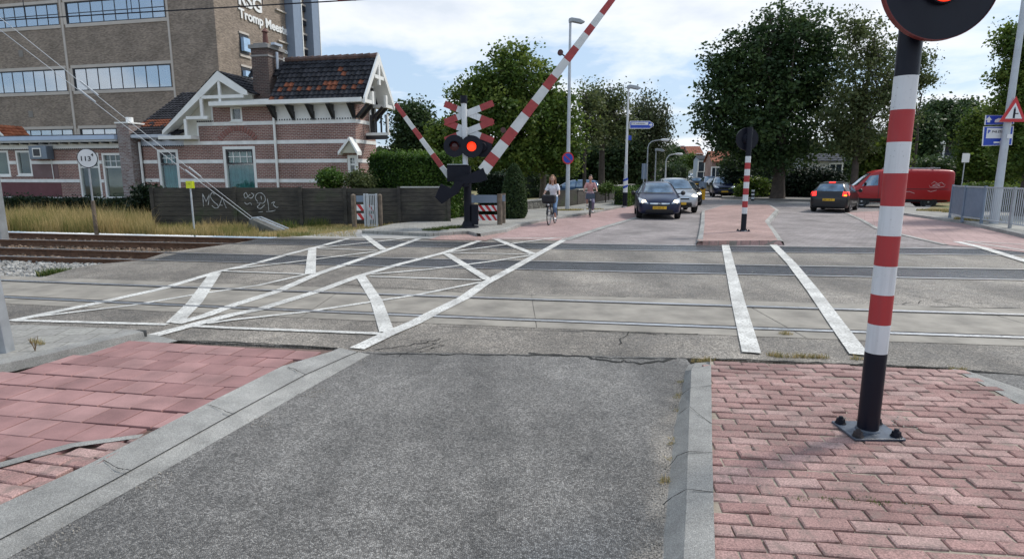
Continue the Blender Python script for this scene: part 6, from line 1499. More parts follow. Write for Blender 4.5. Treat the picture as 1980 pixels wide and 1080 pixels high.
# ---------------- garden walls
stonew = NM('rubble_stone'); _sv = stonew.n('ShaderNodeTexVoronoi', feature='DISTANCE_TO_EDGE'); _sv.inputs['Scale'].default_value = 5.5; stonew.l(stonew.tc.outputs['Object'], _sv.inputs['Vector'])
_sc = stonew.mix(stonew.ramp(_sv.outputs['Distance'], [(0, 1.), (.08, 0.)]), stonew.ramp(stonew.noise(4, 5), [(.3, (.10, .095, .085)), (.7, (.26, .25, .22))]), (.06, .055, .05)); stonew.col(_sc).rough(.9); stonew.bump(_sv.outputs['Distance'], .8, .03); stonew = stonew.m
def wall(name, p0, p1, h, th, mat, label, cap=None):
    a = G(*p0); c = G(*p1); ang = math.atan2((c - a).y, (c - a).x); L = (c - a).length; root = empty(name, (a.x, a.y, 0), ang, label, 'wall')
    MB().box(0, L, 0, th, -.1, h).build('wall', mat, root, bevel=.01)
    if cap: MB().box(-.03, L + .03, -.04, th + .04, h + .002, h + .07).build('coping', cap, root)
    x = 0
    return root, L
wall('stone_wall', (940, 418), (1056, 404), .48, .3, stonew, 'low rubble stone wall beside the pavement, behind the first cyclist', kerbm)
wall('garden_wall', (1062, 404), (1116, 399), .95, .25, wood_d, 'short dark wooden garden screen beside the no-parking lamp post', None)
dkbrick = brickmat('dark_garden_brick', (.055, .048, .044), (.10, .085, .075), (.12, .11, .10), .21, .07, .01, bump=.006)
wall('garden_wall', (1117, 399), (1176, 390), .92, .25, dkbrick, 'dark brick garden wall behind the second cyclist', kerbm)
wall('garden_wall', (1178, 390), (1226, 381), 1.0, .25, dkbrick, 'dark brick garden wall just left of the blue-banded post', kerbm)
sp_ = G(1045, 398); st = empty('cut_tree_trunk', (sp_.x + .2, sp_.y + 1.5, 0), 0, 'bare sawn-off pale trunk behind the first cyclist', 'tree trunk')
zt = P(1045, 317, sp_.y + 1.5).z; MB().tube([(0, 0, -.1), (.03, 0, zt * .5), (.0, 0, zt)], [.26, .19, .20], 12).build('trunk', plain('pale_bark', (.17, .14, .11), .9, var=.35, vscale=5, bump=.02, bscale=12), st, smooth=40)

# ---------------- far houses
def house_box(name, px0, px1, Y, pyE, pyR, depth, wallm, roofm, label, rz=R(-6), gable=False, wins=(), chim=None, dorm=None):
    a = P(px0, 338, Y); c = P(px1, 338, Y); W_ = c.x - a.x; root = empty(name, (a.x, a.y, 0), rz, label, 'house'); ze = P(px0, pyE, Y).z; zr = P(px0, pyR, Y).z
    MB().box(0, W_, 0, depth, -.1, ze).build('wall', wallm, root)
    if not gable:
        tile_roof('roof', (-.2, -.4, ze), (W_ + .2, -.4, ze), (W_ + .2, depth / 2, zr), (-.2, depth / 2, zr), root, roofm, row=.5, colw=.5); tile_roof('roof', (W_ + .2, depth + .4, ze), (-.2, depth + .4, ze), (-.2, depth / 2, zr), (W_ + .2, depth / 2, zr), root, roofm, row=.5, colw=.5)
        b = MB(); 
        for x in (0, W_ - .2): b.add([(x, 0, ze), (x, depth, ze), (x, depth / 2, zr - .1), (x + .2, 0, ze), (x + .2, depth, ze), (x + .2, depth / 2, zr - .1)], [(0, 2, 1), (3, 4, 5)])
        b.build('gable', wallm, root)
    else:
        b = MB(); b.prism([(0, ze), (W_, ze), (W_ / 2, zr - .1)], 0, depth); b.build('gable', wallm, root)
        tile_roof('roof', (-.3, -.3, ze - .1), (-.3, depth, ze - .1), (W_ / 2, depth, zr), (W_ / 2, -.3, zr), root, roofm, row=.5, colw=.5); tile_roof('roof', (W_ + .3, -.3, ze - .1), (W_ + .3, depth, ze - .1), (W_ / 2, depth, zr), (W_ / 2, -.3, zr), root, roofm, row=.5, colw=.5)
    for px, py, w_, h_, nx in wins:
        x = P(px, 338, Y).x - a.x; z = P(px, py, Y).z; window(root, x - w_ / 2, x + w_ / 2, z - h_ / 2, z + h_ / 2, nx=nx, y=-.13, fr=.12, sill=False, gm=glass_dk, bar=.08)
    for px, py0, py1 in (chim or ()):
        x = P(px, 338, Y).x - a.x; MB().box(x - .35, x + .35, depth / 2 - .35, depth / 2 + .35, P(px, py0, Y).z, P(px, py1, Y).z).build('chimney', brick_h, root)
    if dorm:
        px, py, w_, h_ = dorm; x = P(px, 338, Y).x - a.x; z = P(px, py, Y).z
        dm = MB(); dm.box(x - w_ / 2 - .1, x + w_ / 2 + .1, .5, depth / 2, z - h_ / 2 - .1, z + h_ / 2 + .15); dm.build('dormer', roofm if False else white_p, root); window(root, x - w_ / 2, x + w_ / 2, z - h_ / 2, z + h_ / 2, nx=2, y=.38, fr=.16, sill=False, gm=glass_dk, bar=.12)
    return root
glass_dk = plain('dark_window', (.03, .04, .055), .12, var=.3)
whr = plain('white_render', (.62, .62, .60), .75, var=.08, vscale=1); redtile = tilemat('red_tiles', (.22, .075, .045), (.30, .11, .065), (.16, .07, .05)); darkt = tilemat('slate_tiles', (.030, .035, .045), (.05, .055, .07), (.04, .045, .055))
house_box('terraced_house', 1308, 1330, 128, 298, 283, 9, brick_h, redtile, 'left one of the distant houses with orange-red roofs closing the street', wins=[(1313, 303, 1.5, 1.4, 2), (1324, 303, 1.5, 1.4, 2), (1318, 320, 1.6, 1.6, 2)], chim=[(1324, 296, 280)])
house_box('terraced_house', 1331, 1356, 126, 299, 281, 9, whr, redtile, 'white-walled distant house with orange roof next to the brick one', wins=[(1337, 304, 1.5, 1.4, 2), (1350, 303, 1.5, 1.4, 2), (1350, 320, 1.6, 1.6, 2)])
house_box('shop_building', 1350, 1376, 88, 308, 300, 4, plain('blue_grey_render', (.36, .42, .50), .6), darkt, 'pale blue-grey building with bright shopfront beyond the parked cars', wins=[(1356, 322, 1.2, 1.6, 1), (1368, 322, 1.2, 1.6, 1), (1360, 342, 2.0, 1.6, 2)])
house_box('brick_house', 1376, 1410, 72, 313, 291, 4, brick_h, redtile, 'small brick house with red roof and white-framed windows left of the big tree', wins=[(1383, 338, 1.1, 1.9, 2)], gable=False)
house_box('white_house', 1562, 1626, 52, 312, 296, 3.5, whr, darkt, 'white house seen through the gap between the two big trees', wins=[(1570, 345, 1.0, 1.6, 2), (1612, 330, 1.2, 1.3, 2)], rz=R(-4))
house_box('slate_roofed_house', 1768, 1852, 60, 312, 266, 9, brick_d, darkt, 'house with dark slate roof and white dormer window above the red van', dorm=(1806, 290, 1.7, 1.5), rz=R(-4), wins=[])
# embankment wall with parked cars at the end of the street
# ================================================================= VEHICLES
tyre_m = plain('tyre_rubber', (.012, .012, .013), .8); alloy = plain('alloy_rim', (.42, .43, .45), .3, .7); trim_m = plain('black_plastic_trim', (.014, .015, .017), .5)
cglass = plain('car_glass', (.16, .22, .28), .06, .75, var=.5, vscale=2.5, spec=.9); chrome = plain('chrome', (.7, .72, .74), .12, 1); platem = plain('yellow_plate', (.72, .42, .02), .5, var=.03)
headl = plain('lit_headlight', (1, .86, .60), .3, emit=1.6); headg = plain('headlight_glass', (.55, .58, .62), .08, .3, var=.3, vscale=14); taill = plain('lit_tail_light', (1, .03, .02), .3, emit=1.3); tailoff = plain('tail_light', (.35, .015, .012), .15); amber = plain('lit_indicator', (1, .34, .02), .3, emit=1.6)
def paint(name, c, metal=.3, rough=.28): 
    s = NM(name); s.col(c).rough(rough); s.b.inputs['Metallic'].default_value = metal; s.b.inputs['Coat Weight'].default_value = .28; s.b.inputs['Coat Roughness'].default_value = .05; return s.m
PROF = {
 'hatch': dict(L=4.0, W=1.72, st=[(-2.0, .34, .62, .72, .70, .50), (-1.95, .24, .84, .92, .80, .58), (-1.86, .20, .94, 1.10, .84, .62), (-1.62, .18, .98, 1.38, .86, .56), (-1.25, .18, .97, 1.46, .86, .56), (-.4, .18, .95, 1.49, .86, .58), (.30, .18, .93, 1.44, .86, .56), (.72, .18, .92, 1.23, .86, .60), (1.08, .18, .90, .99, .86, .66), (1.30, .18, .86, .93, .855, .62), (1.70, .20, .78, .84, .82, .55), (1.90, .22, .70, .74, .74, .50), (2.0, .30, .58, .60, .60, .40)], wb=(1.22, -1.26)),
 'sedan': dict(L=4.4, W=1.80, st=[(-2.2, .34, .66, .78, .72, .52), (-2.12, .24, .88, .94, .82, .66), (-1.75, .20, .92, 1.00, .88, .66), (-1.45, .18, .94, 1.22, .90, .62), (-.9, .18, .94, 1.42, .90, .58), (-.2, .18, .93, 1.46, .90, .60), (.35, .18, .92, 1.40, .90, .58), (.85, .18, .91, 1.15, .90, .62), (1.15, .18, .89, .97, .89, .68), (1.45, .18, .86, .92, .88, .64), (1.90, .20, .78, .84, .84, .56), (2.12, .22, .70, .74, .74, .50), (2.2, .30, .56, .60, .60, .40)], wb=(1.35, -1.35)),
 'suv': dict(L=4.3, W=1.82, st=[(-2.15, .40, .75, .9, .74, .56), (-2.08, .30, 1.0, 1.12, .84, .64), (-1.98, .26, 1.06, 1.35, .88, .64), (-1.75, .25, 1.08, 1.58, .90, .60), (-1.2, .25, 1.07, 1.64, .91, .62), (-.2, .25, 1.05, 1.66, .91, .64), (.35, .25, 1.04, 1.58, .91, .62), (.80, .25, 1.02, 1.32, .91, .66), (1.12, .25, 1.00, 1.10, .90, .72), (1.45, .25, .96, 1.05, .89, .68), (1.88, .27, .88, .96, .85, .60), (2.08, .30, .78, .84, .76, .54), (2.15, .38, .62, .66, .62, .44)], wb=(1.3, -1.3)),
 'van': dict(L=5.2, W=1.95, st=[(-2.6, .45, .9, 1.90, .88, .78), (-2.54, .34, 1.0, 2.04, .93, .82), (-2.3, .30, 1.1, 2.09, .96, .84), (-1.0, .28, 1.1, 2.12, .97, .84), (.6, .28, 1.1, 2.12, .97, .84), (1.15, .28, 1.08, 2.06, .97, .80), (1.45, .28, 1.08, 1.86, .97, .76), (1.85, .28, 1.10, 1.46, .96, .74), (2.05, .28, 1.08, 1.24, .95, .72), (2.3, .30, .98, 1.08, .92, .66), (2.52, .34, .80, .88, .84, .56), (2.6, .42, .60, .66, .70, .48)], wb=(1.75, -1.45)),
}
def car(name, kind, loc, rz, pm, label, group=None, lights='off', plate=None, cat='car', detail=2, plate_rear=None, brake=False, rail=False, logo=False):
    D = PROF[kind]; root = empty(name, (loc[0], loc[1], 0), rz, label, cat, group)
    b = MB(); sec = []
    for (x, zb_, zh, zr, w_, wt) in D['st']:
        sec.append([(0, zr + .008), (wt * .6, zr), (wt * .93, zr - .03), (wt * 1.03 + (w_ - wt) * .12, zr - .10 - (zr - zh) * .05 if zr - zh > .2 else (zr * .55 + zh * .45)), (w_ * .955 if zr - zh > .2 else w_ * .93, zh + .03 if zr - zh > .1 else zh + .005), (w_ * .99, zh - .03), (w_, zh * .6 + zb_ * .4), (w_ * .985, zb_ + .1), (w_ * .93, zb_), (0, zb_ - .01)])
    k = len(sec[0]); full = 2 * k - 2
    for (x, *_), s_ in zip(D['st'], sec):
        ring = [(x, y, z) for y, z in s_] + [(x, -y, z) for y, z in s_[-2:0:-1]]; b.v += ring
    for i in range(len(sec) - 1):
        for j in range(full): b.f.append((i * full + j, (i + 1) * full + j, (i + 1) * full + (j + 1) % full, i * full + (j + 1) % full)); b.m.append(0)
    b.f.append(tuple(range(full))); b.m.append(0); b.f.append(tuple(range((len(sec) - 1) * full + full - 1, (len(sec) - 1) * full - 1, -1))); b.m.append(0)
    o = b.build('tmp', pm, None, smooth=True); sm = o.modifiers.new('s', 'SUBSURF'); sm.levels = 2; sm.render_levels = 2
    me = evalmesh(o, 'body'); o = bpy.data.objects.new('body', me); col.objects.link(o); o.parent = root
    bvh = BVHTree.FromPolygons([v.co for v in me.vertices], [p.vertices for p in me.polygons])
    def decal(nm, pts, ax, mat, nu=8, nv=4, off=.008, par=None):
        """pts: 4 corners in the plane facing 'ax' ('+x','-x','+y','-y','+z'); projected on the body"""
        q_ = MB(); p0, p1, p2, p3 = [Vector(p) for p in pts]; s = 1 if ax[0] == '+' else -1; A_ = 'xyz'.index(ax[1]); ok = True
        for j in range(nv + 1):
            for i in range(nu + 1):
                u, v = i / nu, j / nv; p = p0.lerp(p1, u).lerp(p3.lerp(p2, u), v)
                if A_ == 0: o_ = Vector((s * 6, p.x, p.y)); d_ = Vector((-s, 0, 0))
                elif A_ == 1: o_ = Vector((p.x, s * 4, p.y)); d_ = Vector((0, -s, 0))
                else: o_ = Vector((p.x, p.y, 6)); d_ = Vector((0, 0, -1))
                h, n_, ix, ds_ = bvh.ray_cast(o_, d_)
                if h is None: 
                    h2, n2, ix2, ds2 = bvh.find_nearest(o_ + d_ * (4 if A_ else 4)); h, n_ = h2, n2
                if n_.dot(d_) > 0: n_ = -n_
                q_.v.append(tuple(h + n_ * off))
        for j in range(nv):
            for i in range(nu): q_.f.append((j * (nu + 1) + i, j * (nu + 1) + i + 1, (j + 1) * (nu + 1) + i + 1, (j + 1) * (nu + 1) + i)); q_.m.append(0)
        return q_.build(nm, mat, par or root, smooth=True)
    X = lambda i: D['st'][i][0]; van = kind == 'van'; L2 = D['L'] / 2; Wd = D['W'] / 2
    if van:
        ws = (1.44, 1.98, 1.18, 1.80)      # windscreen z range, x
        decal('windscreen', [(-.74, 1.20), (.74, 1.20), (.64, 1.88), (-.64, 1.88)], '+x', cglass)
        for s in (1, -1):
            a = '+y' if s > 0 else '-y'; decal('side_window', [(1.02, 1.22), (1.80, 1.18), (1.42, 1.74), (1.02, 1.80)], a, cglass); decal('door_line', [(.96, .45), (.98, .45), (.98, 1.95), (.96, 1.95)], a, trim_m, 1, 10); decal('lower_trim', [(-2.5, .34), (2.35, .34), (2.35, .52), (-2.5, .46)], a, trim_m, 20, 2, .01)
            decal('door_rail', [(-2.3, 1.02), (.6, 1.02), (.6, 1.05), (-2.3, 1.05)], a, trim_m, 10, 1)
            decal('headlight', [(2.12, .86), (2.46, .80), (2.40, 1.00), (2.12, 1.16)], a, headg, 4, 3)
            decal('tail_light', [(-2.58, .9), (-2.50, .9), (-2.50, 1.5), (-2.58, 1.5)], a, tailoff, 2, 4)
        decal('door_handle', [(.6, 1.05), (.82, 1.05), (.82, 1.22), (.6, 1.22)], '-y', trim_m, 2, 2)
        decal('bumper', [(-.85, .34), (.85, .34), (.85, .72), (-.85, .72)], '+x', trim_m, 12, 4, .015); decal('grille', [(-.55, .78), (.55, .78), (.5, .92), (-.5, .92)], '+x', trim_m)
        b = MB(); 
        for x in (-1.6, -.6, .4): b.beam((x, -.7, 2.19), (x, .7, 2.19), .06, .04); 
        for y in (-.62, .62): b.beam((-1.9, y, 2.16), (.6, y, 2.16), .05, .05)
        b.build('roof_rack', galvl, root)
        # emblem on the rear flank
        for pts in ([(-2.1, 1.28), (-1.95, 1.40), (-1.80, 1.32), (-1.62, 1.44), (-1.50, 1.33)], [(-2.15, 1.30), (-2.1, 1.18), (-1.8, 1.12), (-1.45, 1.14), (-1.40, 1.24)], [(-1.9, 1.24), (-1.7, 1.30), (-1.55, 1.22), (-1.75, 1.18), (-1.9, 1.24)], [(-1.75, .98), (-1.5, .90), (-1.35, .95)], [(-.75, .80), (-.5, .90), (-.30, .88)]):
            for a, c in zip(pts, pts[1:]): decal('emblem', [(a[0], a[1] - .012), (c[0], c[1] - .012), (c[0], c[1] + .012), (a[0], a[1] + .012)], '-y', plain('pale_emblem', (.55, .42, .42), .5) if 'pale_emblem' not in bpy.data.materials else bpy.data.materials['pale_emblem'], 1, 1, .01) if False else decal('emblem', [(a[0], a[1] - .012), (c[0], c[1] - .012), (c[0], c[1] + .012), (a[0], a[1] + .012)], '+y', bpy.data.materials.get('pale_emblem') or plain('pale_emblem', (.55, .42, .42), .5), 1, 1, .01)
    else:
        st = D['st']; iw = [i for i, q in enumerate(st) if q[3] - q[2] > .2]; zb1 = st[iw[-1]][2]; ztop = max(q[3] for q in st)
        zw0 = st[iw[-1] + 1][3] + .02; 
        decal('windscreen', [(-.70, zw0 + .02), (.70, zw0 + .02), (.54, ztop - .09), (-.54, ztop - .09)], '+x', cglass, 10, 6)
        decal('cowl', [(-.68, zw0 - .015), (.68, zw0 - .015), (.70, zw0 + .02), (-.70, zw0 + .02)], '+x', trim_m, 8, 1)
        zr0 = 1.02 if kind != 'suv' else 1.16
        decal('rear_window', [(.60, zr0), (-.60, zr0), (-.50, ztop - .14), (.50, ztop - .14)], '-x', cglass, 10, 6)
        xf, xr = st[iw[-1]][0], st[iw[0]][0]
        for s in (1, -1):
            a = '+y' if s > 0 else '-y'; zl, zh_ = st[5][2] + .05, ztop - .10
            decal('side_window', [(-.22, zl), (xf + .18, zl), (.30, zh_ - .03), (-.22, zh_)], a, cglass, 8, 4); decal('side_window', [(-1.18, zl + .01), (-.30, zl), (-.30, zh_), (-1.12, zh_ - .03)], a, cglass, 8, 4)
            decal('sill_trim', [(-1.0, .22), (.95, .22), (.95, .32), (-1.0, .32)], a, trim_m, 8, 1, .01)
            if detail > 1: decal('door_handle', [(-.45, zl - .12), (-.28, zl - .12), (-.28, zl - .08), (-.45, zl - .08)], a, chrome if kind != 'suv' else trim_m, 2, 1, .015); decal('door_line', [(-.27, .34), (-.255, .34), (-.255, zl - .02), (-.27, zl - .02)], a, trim_m, 1, 6); decal('door_line', [(.70, .34), (.715, .34), (.715, zl - .02), (.70, zl - .02)], a, trim_m, 1, 6)
            dz = .0 if kind != 'suv' else .12
            y0, y1 = s * .42, s * .76
            hl_ = decal('headlight', [(y0, .62 + dz), (y1, .66 + dz), (s * .80, .84 + dz), (s * .56, .76 + dz)] if s > 0 else [(y1, .66 + dz), (y0, .62 + dz), (s * .56, .76 + dz), (s * .80, .84 + dz)], '+x', headg, 5, 4, .012)
            if lights in ('front', 'both'):
                h, n_, ix, d_ = bvh.ray_cast(Vector((6, s * .60, .70 + dz)), Vector((-1, 0, 0)))
                b = MB(); b.disc(h + Vector((-.01, 0, 0)), (1, 0, 0), .085, .05, 18); b.build('bulb', headl, hl_)
            tl = decal('tail_light', [(s * .56, .80 + dz), (s * .76, .79 + dz), (s * .72, .98 + dz), (s * .58, 1.02 + dz)] if s < 0 else [(s * .76, .79 + dz), (s * .56, .80 + dz), (s * .58, 1.02 + dz), (s * .72, .98 + dz)], '-x', taill if brake else tailoff, 4, 4, .012)
            decal('tail_light', [(-L2 + .12, .82 + dz), (-L2 + .24, .84 + dz), (-L2 + .28, .98 + dz), (-L2 + .17, 1.0 + dz)], a, taill if brake else tailoff, 4, 3, .012)
            if brake and s < 0: decal('indicator', [(s * .75, .80 + dz), (s * .62, .80 + dz), (s * .62, .86 + dz), (s * .75, .86 + dz)], '-x', amber, 3, 2, .02)
        if brake: decal('brake_light', [(.14, ztop - .09), (-.14, ztop - .09), (-.14, ztop - .045), (.14, ztop - .045)], '-x', taill, 3, 2, .02)
        dz = .0 if kind != 'suv' else .12
        gr_ = decal('grille', [(-.40, .53 + dz), (.40, .53 + dz), (.36, .66 + dz), (-.36, .66 + dz)], '+x', trim_m, 8, 3, .01)
        if detail > 1: decal('grille_bar', [(-.36, .60 + dz), (.36, .60 + dz), (.38, .645 + dz), (-.38, .645 + dz)], '+x', chrome, 8, 1, .02)
        if logo:
            h, n_, ix, d_ = bvh.ray_cast(Vector((6, 0, .62)), Vector((-1, 0, 0))); b = MB(); n = 20
            b.v = [(h.x + .03, r_ * math.cos(2 * math.pi * i / n), .62 + r_ * math.sin(2 * math.pi * i / n)) for i in range(n) for r_ in (.045, .062)]; b.f = [(2 * i, 2 * i + 1, (2 * i + 3) % (2 * n), (2 * i + 2) % (2 * n)) for i in range(n)]; b.m = [0] * n
            b.add([(h.x + .032, -.09, .612), (h.x + .032, .02, .630), (h.x + .032, .09, .628), (h.x + .032, -.02, .610)], [(0, 1, 2, 3)]); b.build('badge', trim_m, gr_)
        decal('lower_intake', [(-.55, .26 + dz * .5), (.55, .26 + dz * .5), (.50, .40 + dz), (-.50, .40 + dz)], '+x', trim_m, 8, 3, .01)
        decal('rear_bumper_trim', [(.66, .28), (-.66, .28), (-.70, .42), (.70, .42)], '-x', trim_m, 8, 2, .012)
    for s, x_ in ((1, L2), (-1, -L2)):
        if van: continue
        h, n_, ix, d_ = bvh.ray_cast(Vector((s * 6, 0, .47 if s > 0 else .62)), Vector((-s, 0, 0))); zz = h.z; xx = h.x + s * .02
        b = MB(); b.box(xx - .01, xx + .012, -.26, .26, zz - .055, zz + .055); p_ = b.build('number_plate', platem, root)
        txt = plate if s > 0 else (plate_rear or plate)
        if txt: 
            M_ = Matrix.Translation((xx + s * .014, -s * .235, zz - .038)) @ Matrix.Rotation(s * R(90), 4, 'Z') @ Matrix.Rotation(R(90), 4, 'X'); lettering(txt, .105, blk, p_, M_, depth=.002, sx=.92)
    for s in (1, -1):                                         # mirrors
        b = MB(); xm = (D['st'][7][0] + .02) if not van else 1.68; zm = (D['st'][7][2] + .06) if not van else 1.28; ws_ = Wd + .02
        b.tube([(xm, s * (Wd - .10), zm), (xm - .02, s * (Wd + .06), zm + .02)], .025, 6); b.tube([(xm + .05, s * (Wd + .12), zm + .03), (xm - .0, s * (Wd + .12), zm + .035), (xm - .06, s * (Wd + .12), zm + .03)], [.05, .095, .085], 12); b.build('mirror', trim_m if not van else blkm, root, smooth=50)
    R_ = .315 if kind != 'van' else .34
    for x_ in D['wb']:
        for s in (1, -1):
            hh, n_, ix, d_ = bvh.ray_cast(Vector((x_, s * 4, R_ + .08)), Vector((0, -s, 0))); yb = abs(hh.y) if hh else Wd
            b = MB(); n = 24; prof = [(R_ + .055, yb - .12), (R_ + .055, yb + .004)]
            b.add([((x_), s * (yb + .006), R_)] + [(x_ + (R_ + .05) * math.cos(math.pi * 2 * i / n), s * (yb + .006), max(R_ + (R_ + .05) * math.sin(math.pi * 2 * i / n), .16)) for i in range(n)], [(0, 1 + i, 1 + (i + 1) % n) for i in range(n)]); b.build('wheel_arch', trim_m, root)
            wr_ = bpy.data.objects.new('wheel', None); col.objects.link(wr_); wr_.parent = root; wr_.location = (x_, s * (yb - .10), R_)
            b = MB(); q = [(-.10, R_ * .66), (-.10, R_ * .93), (-.07, R_), (.07, R_), (.105, R_ * .93), (.11, R_ * .66)]; n = 28
            b.v = [(r_ * math.cos(2 * math.pi * i / n), s * y_, r_ * math.sin(2 * math.pi * i / n)) for i in range(n) for y_, r_ in q]; kq = len(q)
            for i in range(n):
                for j in range(kq - 1): b.f.append((i * kq + j, i * kq + j + 1, ((i + 1) % n) * kq + j + 1, ((i + 1) % n) * kq + j)); b.m.append(0)
            b.build('tyre', tyre_m, wr_, smooth=50)
            b = MB(); b.tube([(0, s * .02, 0), (0, s * .045, 0)], R_ * .64, 28, 1)
            for kk in range(5 if not van else 6):
                a = 2 * math.pi * kk / (5 if not van else 6) + .3; b.prism([(.03 * math.cos(a + 1.57), .03 * math.sin(a + 1.57)), (R_ * .64 * math.cos(a + .16), R_ * .64 * math.sin(a + .16)), (R_ * .64 * math.cos(a - .16), R_ * .64 * math.sin(a - .16)), (.03 * math.cos(a - 1.57), .03 * math.sin(a - 1.57))], s * .05, s * .10, 0)
            b.tube([(0, s * .05, 0), (0, s * .11, 0)], [.06, .05], 14, 0)
            for i in range(28):
                a0, a1 = 2 * math.pi * i / 28, 2 * math.pi * (i + 1) / 28; b.add([(r_ * math.cos(a), s * y_, r_ * math.sin(a)) for a in (a0, a1) for r_, y_ in ((R_ * .67, .108), (R_ * .58, .095))], [(0, 1, 3, 2)], 0)
            b.build('rim', [alloy, trim_m], wr_, smooth=40)
    return root
navy = paint('navy_car_paint', (.006, .012, .045)); silver = paint('silver_car_paint', (.42, .44, .46), .6, .3); blackp = paint('black_car_paint', (.004, .0045, .007), .1); redc = paint('red_van_paint', (.38, .004, .008), 0, .45); bluec = paint('blue_car_paint', (.06, .13, .26)); whitec = paint('white_car_paint', (.66, .67, .68), 0); greyc = paint('grey_car_paint', (.10, .11, .12), .4); dred = paint('dark_red_car_paint', (.10, .008, .012))
def facing(px, py, extra=0):      # heading straight at the camera, turned by extra
    p = G(px, py); return p, math.atan2(-p.y, -p.x) + R(extra)
p, a = facing(1274, 424, 4); d_ = Vector((math.cos(a), math.sin(a), 0)); car('parked_car' if False else 'car', 'hatch', p - d_ * 1.9, a, navy, 'dark blue hatchback with lit headlights, first car waiting at the crossing', 'cars queueing towards the crossing', 'front', 'KV-655-X', logo=True).scale = (1.05, 1.05, 1.03)
p, a = facing(1318, 414, 9); d_ = Vector((math.cos(a), math.sin(a), 0)); car('car', 'suv', p - d_ * 2.6, a, silver, 'silver car partly hidden behind the dark blue hatchback', 'cars queueing towards the crossing', 'front')
p, a = facing(1333, 399, 8); d_ = Vector((math.cos(a), math.sin(a), 0)); car('car', 'sedan', p - d_ * 2.9, a, blackp, 'black car third in the queue behind the silver one', 'cars queueing towards the crossing', 'front')
p, a = facing(1396, 380, 5); car('parked_car', 'suv', p, a, navy, 'dark blue parked car, nearest of the row right of the yellow bollard', 'cars parked along the far street')
p, a = facing(1383, 374, 14); car('parked_car', 'sedan', p, a, blackp, 'black parked car second in the row under the zone signs', 'cars parked along the far street')
p, a = facing(1372, 368, 10); car('parked_car', 'suv', p, a, bluec, 'blue parked car third in the row, lighter than the others', 'cars parked along the far street')
p, a = facing(1346, 364, 180); car('car', 'hatch', p, a, blackp, 'small dark car driving away in the middle of the far street', None, brake=False)
p, a = facing(1338, 360, 2); car('car', 'hatch', p, a, whitec, 'white car far down the street above the queue', None)
for i, (px, cm, lab) in enumerate(((1305, whitec, 'white car, leftmost in the distant row under the orange-roofed houses'), (1316, silver, 'silver car, second in the distant row under the orange-roofed houses'), (1327, bluec, 'blue car, third in the distant row under the orange-roofed houses'), (1338, whitec, 'white car, rightmost in the distant row under the orange-roofed houses'))):
    q = P(px, 338, 112); c_ = car('parked_car', 'hatch', (q.x, q.y), R(200), cm, lab, 'distant parked cars'); c_.location.z = .55
tag(MB().box(P(1296, 338, 108).x, P(1346, 338, 108).x, 109, 116, -.1, .55).build('raised_car_park', plain('pale_bank', (.30, .25, .14), .9, var=.3, vscale=.8)), kind='structure')
p = G(1600, 411); a = math.atan2(p.y, p.x) - R(9); d_ = Vector((math.cos(a), math.sin(a), 0)); car('car', 'hatch', p + d_ * 2.0, a, blackp, 'black hatchback seen from behind with red brake lights, turning right', None, plate='SN-114-T', brake=True)
p = G(1748, 402); car('delivery_van', 'van', (p.x, p.y + 1.0), math.pi - R(20), redc, 'red delivery van with roof rack and pale emblem on its side', None, cat='van')
p = P(1112, 338, 42); car('parked_car', 'hatch', (p.x, p.y), math.pi + R(-20), bluec, 'blue parked car half hidden behind the garden wall between the cyclists', None)
# ================================================================= CYCLISTS
skin_m = plain('skin', (.50, .29, .21), .55, var=.06); 
def skin_obj(name, P_, E_, rad, mat, parent, lv=2):
    me = bpy.data.meshes.new(name); me.from_pydata([tuple(p) for p in P_], E_, []); o = bpy.data.objects.new(name, me); col.objects.link(o)
    s = o.modifiers.new('skin', 'SKIN'); s.use_smooth_shade = True; s.branch_smoothing = .6
    for i, v in enumerate(me.skin_vertices[0].data): r_ = rad[i]; v.radius = (r_, r_) if isinstance(r_, (int, float)) else r_
    me.skin_vertices[0].data[0].use_root = True
    ss = o.modifiers.new('sub', 'SUBSURF'); ss.levels = lv; ss.render_levels = lv
    m2 = evalmesh(o, name); m2.materials.clear(); m2.materials.append(mat); o = bpy.data.objects.new(name, m2); col.objects.link(o); o.parent = parent
    m2.polygons.foreach_set('use_smooth', [True] * len(m2.polygons)); return o
def ellipsoid(b, c, r, m=0, n=16, k=10, M=None, f=None):
    vs = []; fs = []
    for i in range(k + 1):
        t = math.pi * i / k
        for j in range(n):
            a = 2 * math.pi * j / n; d = Vector((math.sin(t) * math.cos(a), math.sin(t) * math.sin(a), math.cos(t))); q = Vector((d.x * r[0], d.y * r[1], d.z * r[2]))
            if f: q = f(q, d)
            vs.append(tuple(Vector(c) + q))
    for i in range(k):
        for j in range(n): fs.append((i * n + j, (i + 1) * n + j, (i + 1) * n + (j + 1) % n, i * n + (j + 1) % n))
    return b.add(vs, fs, m, M)
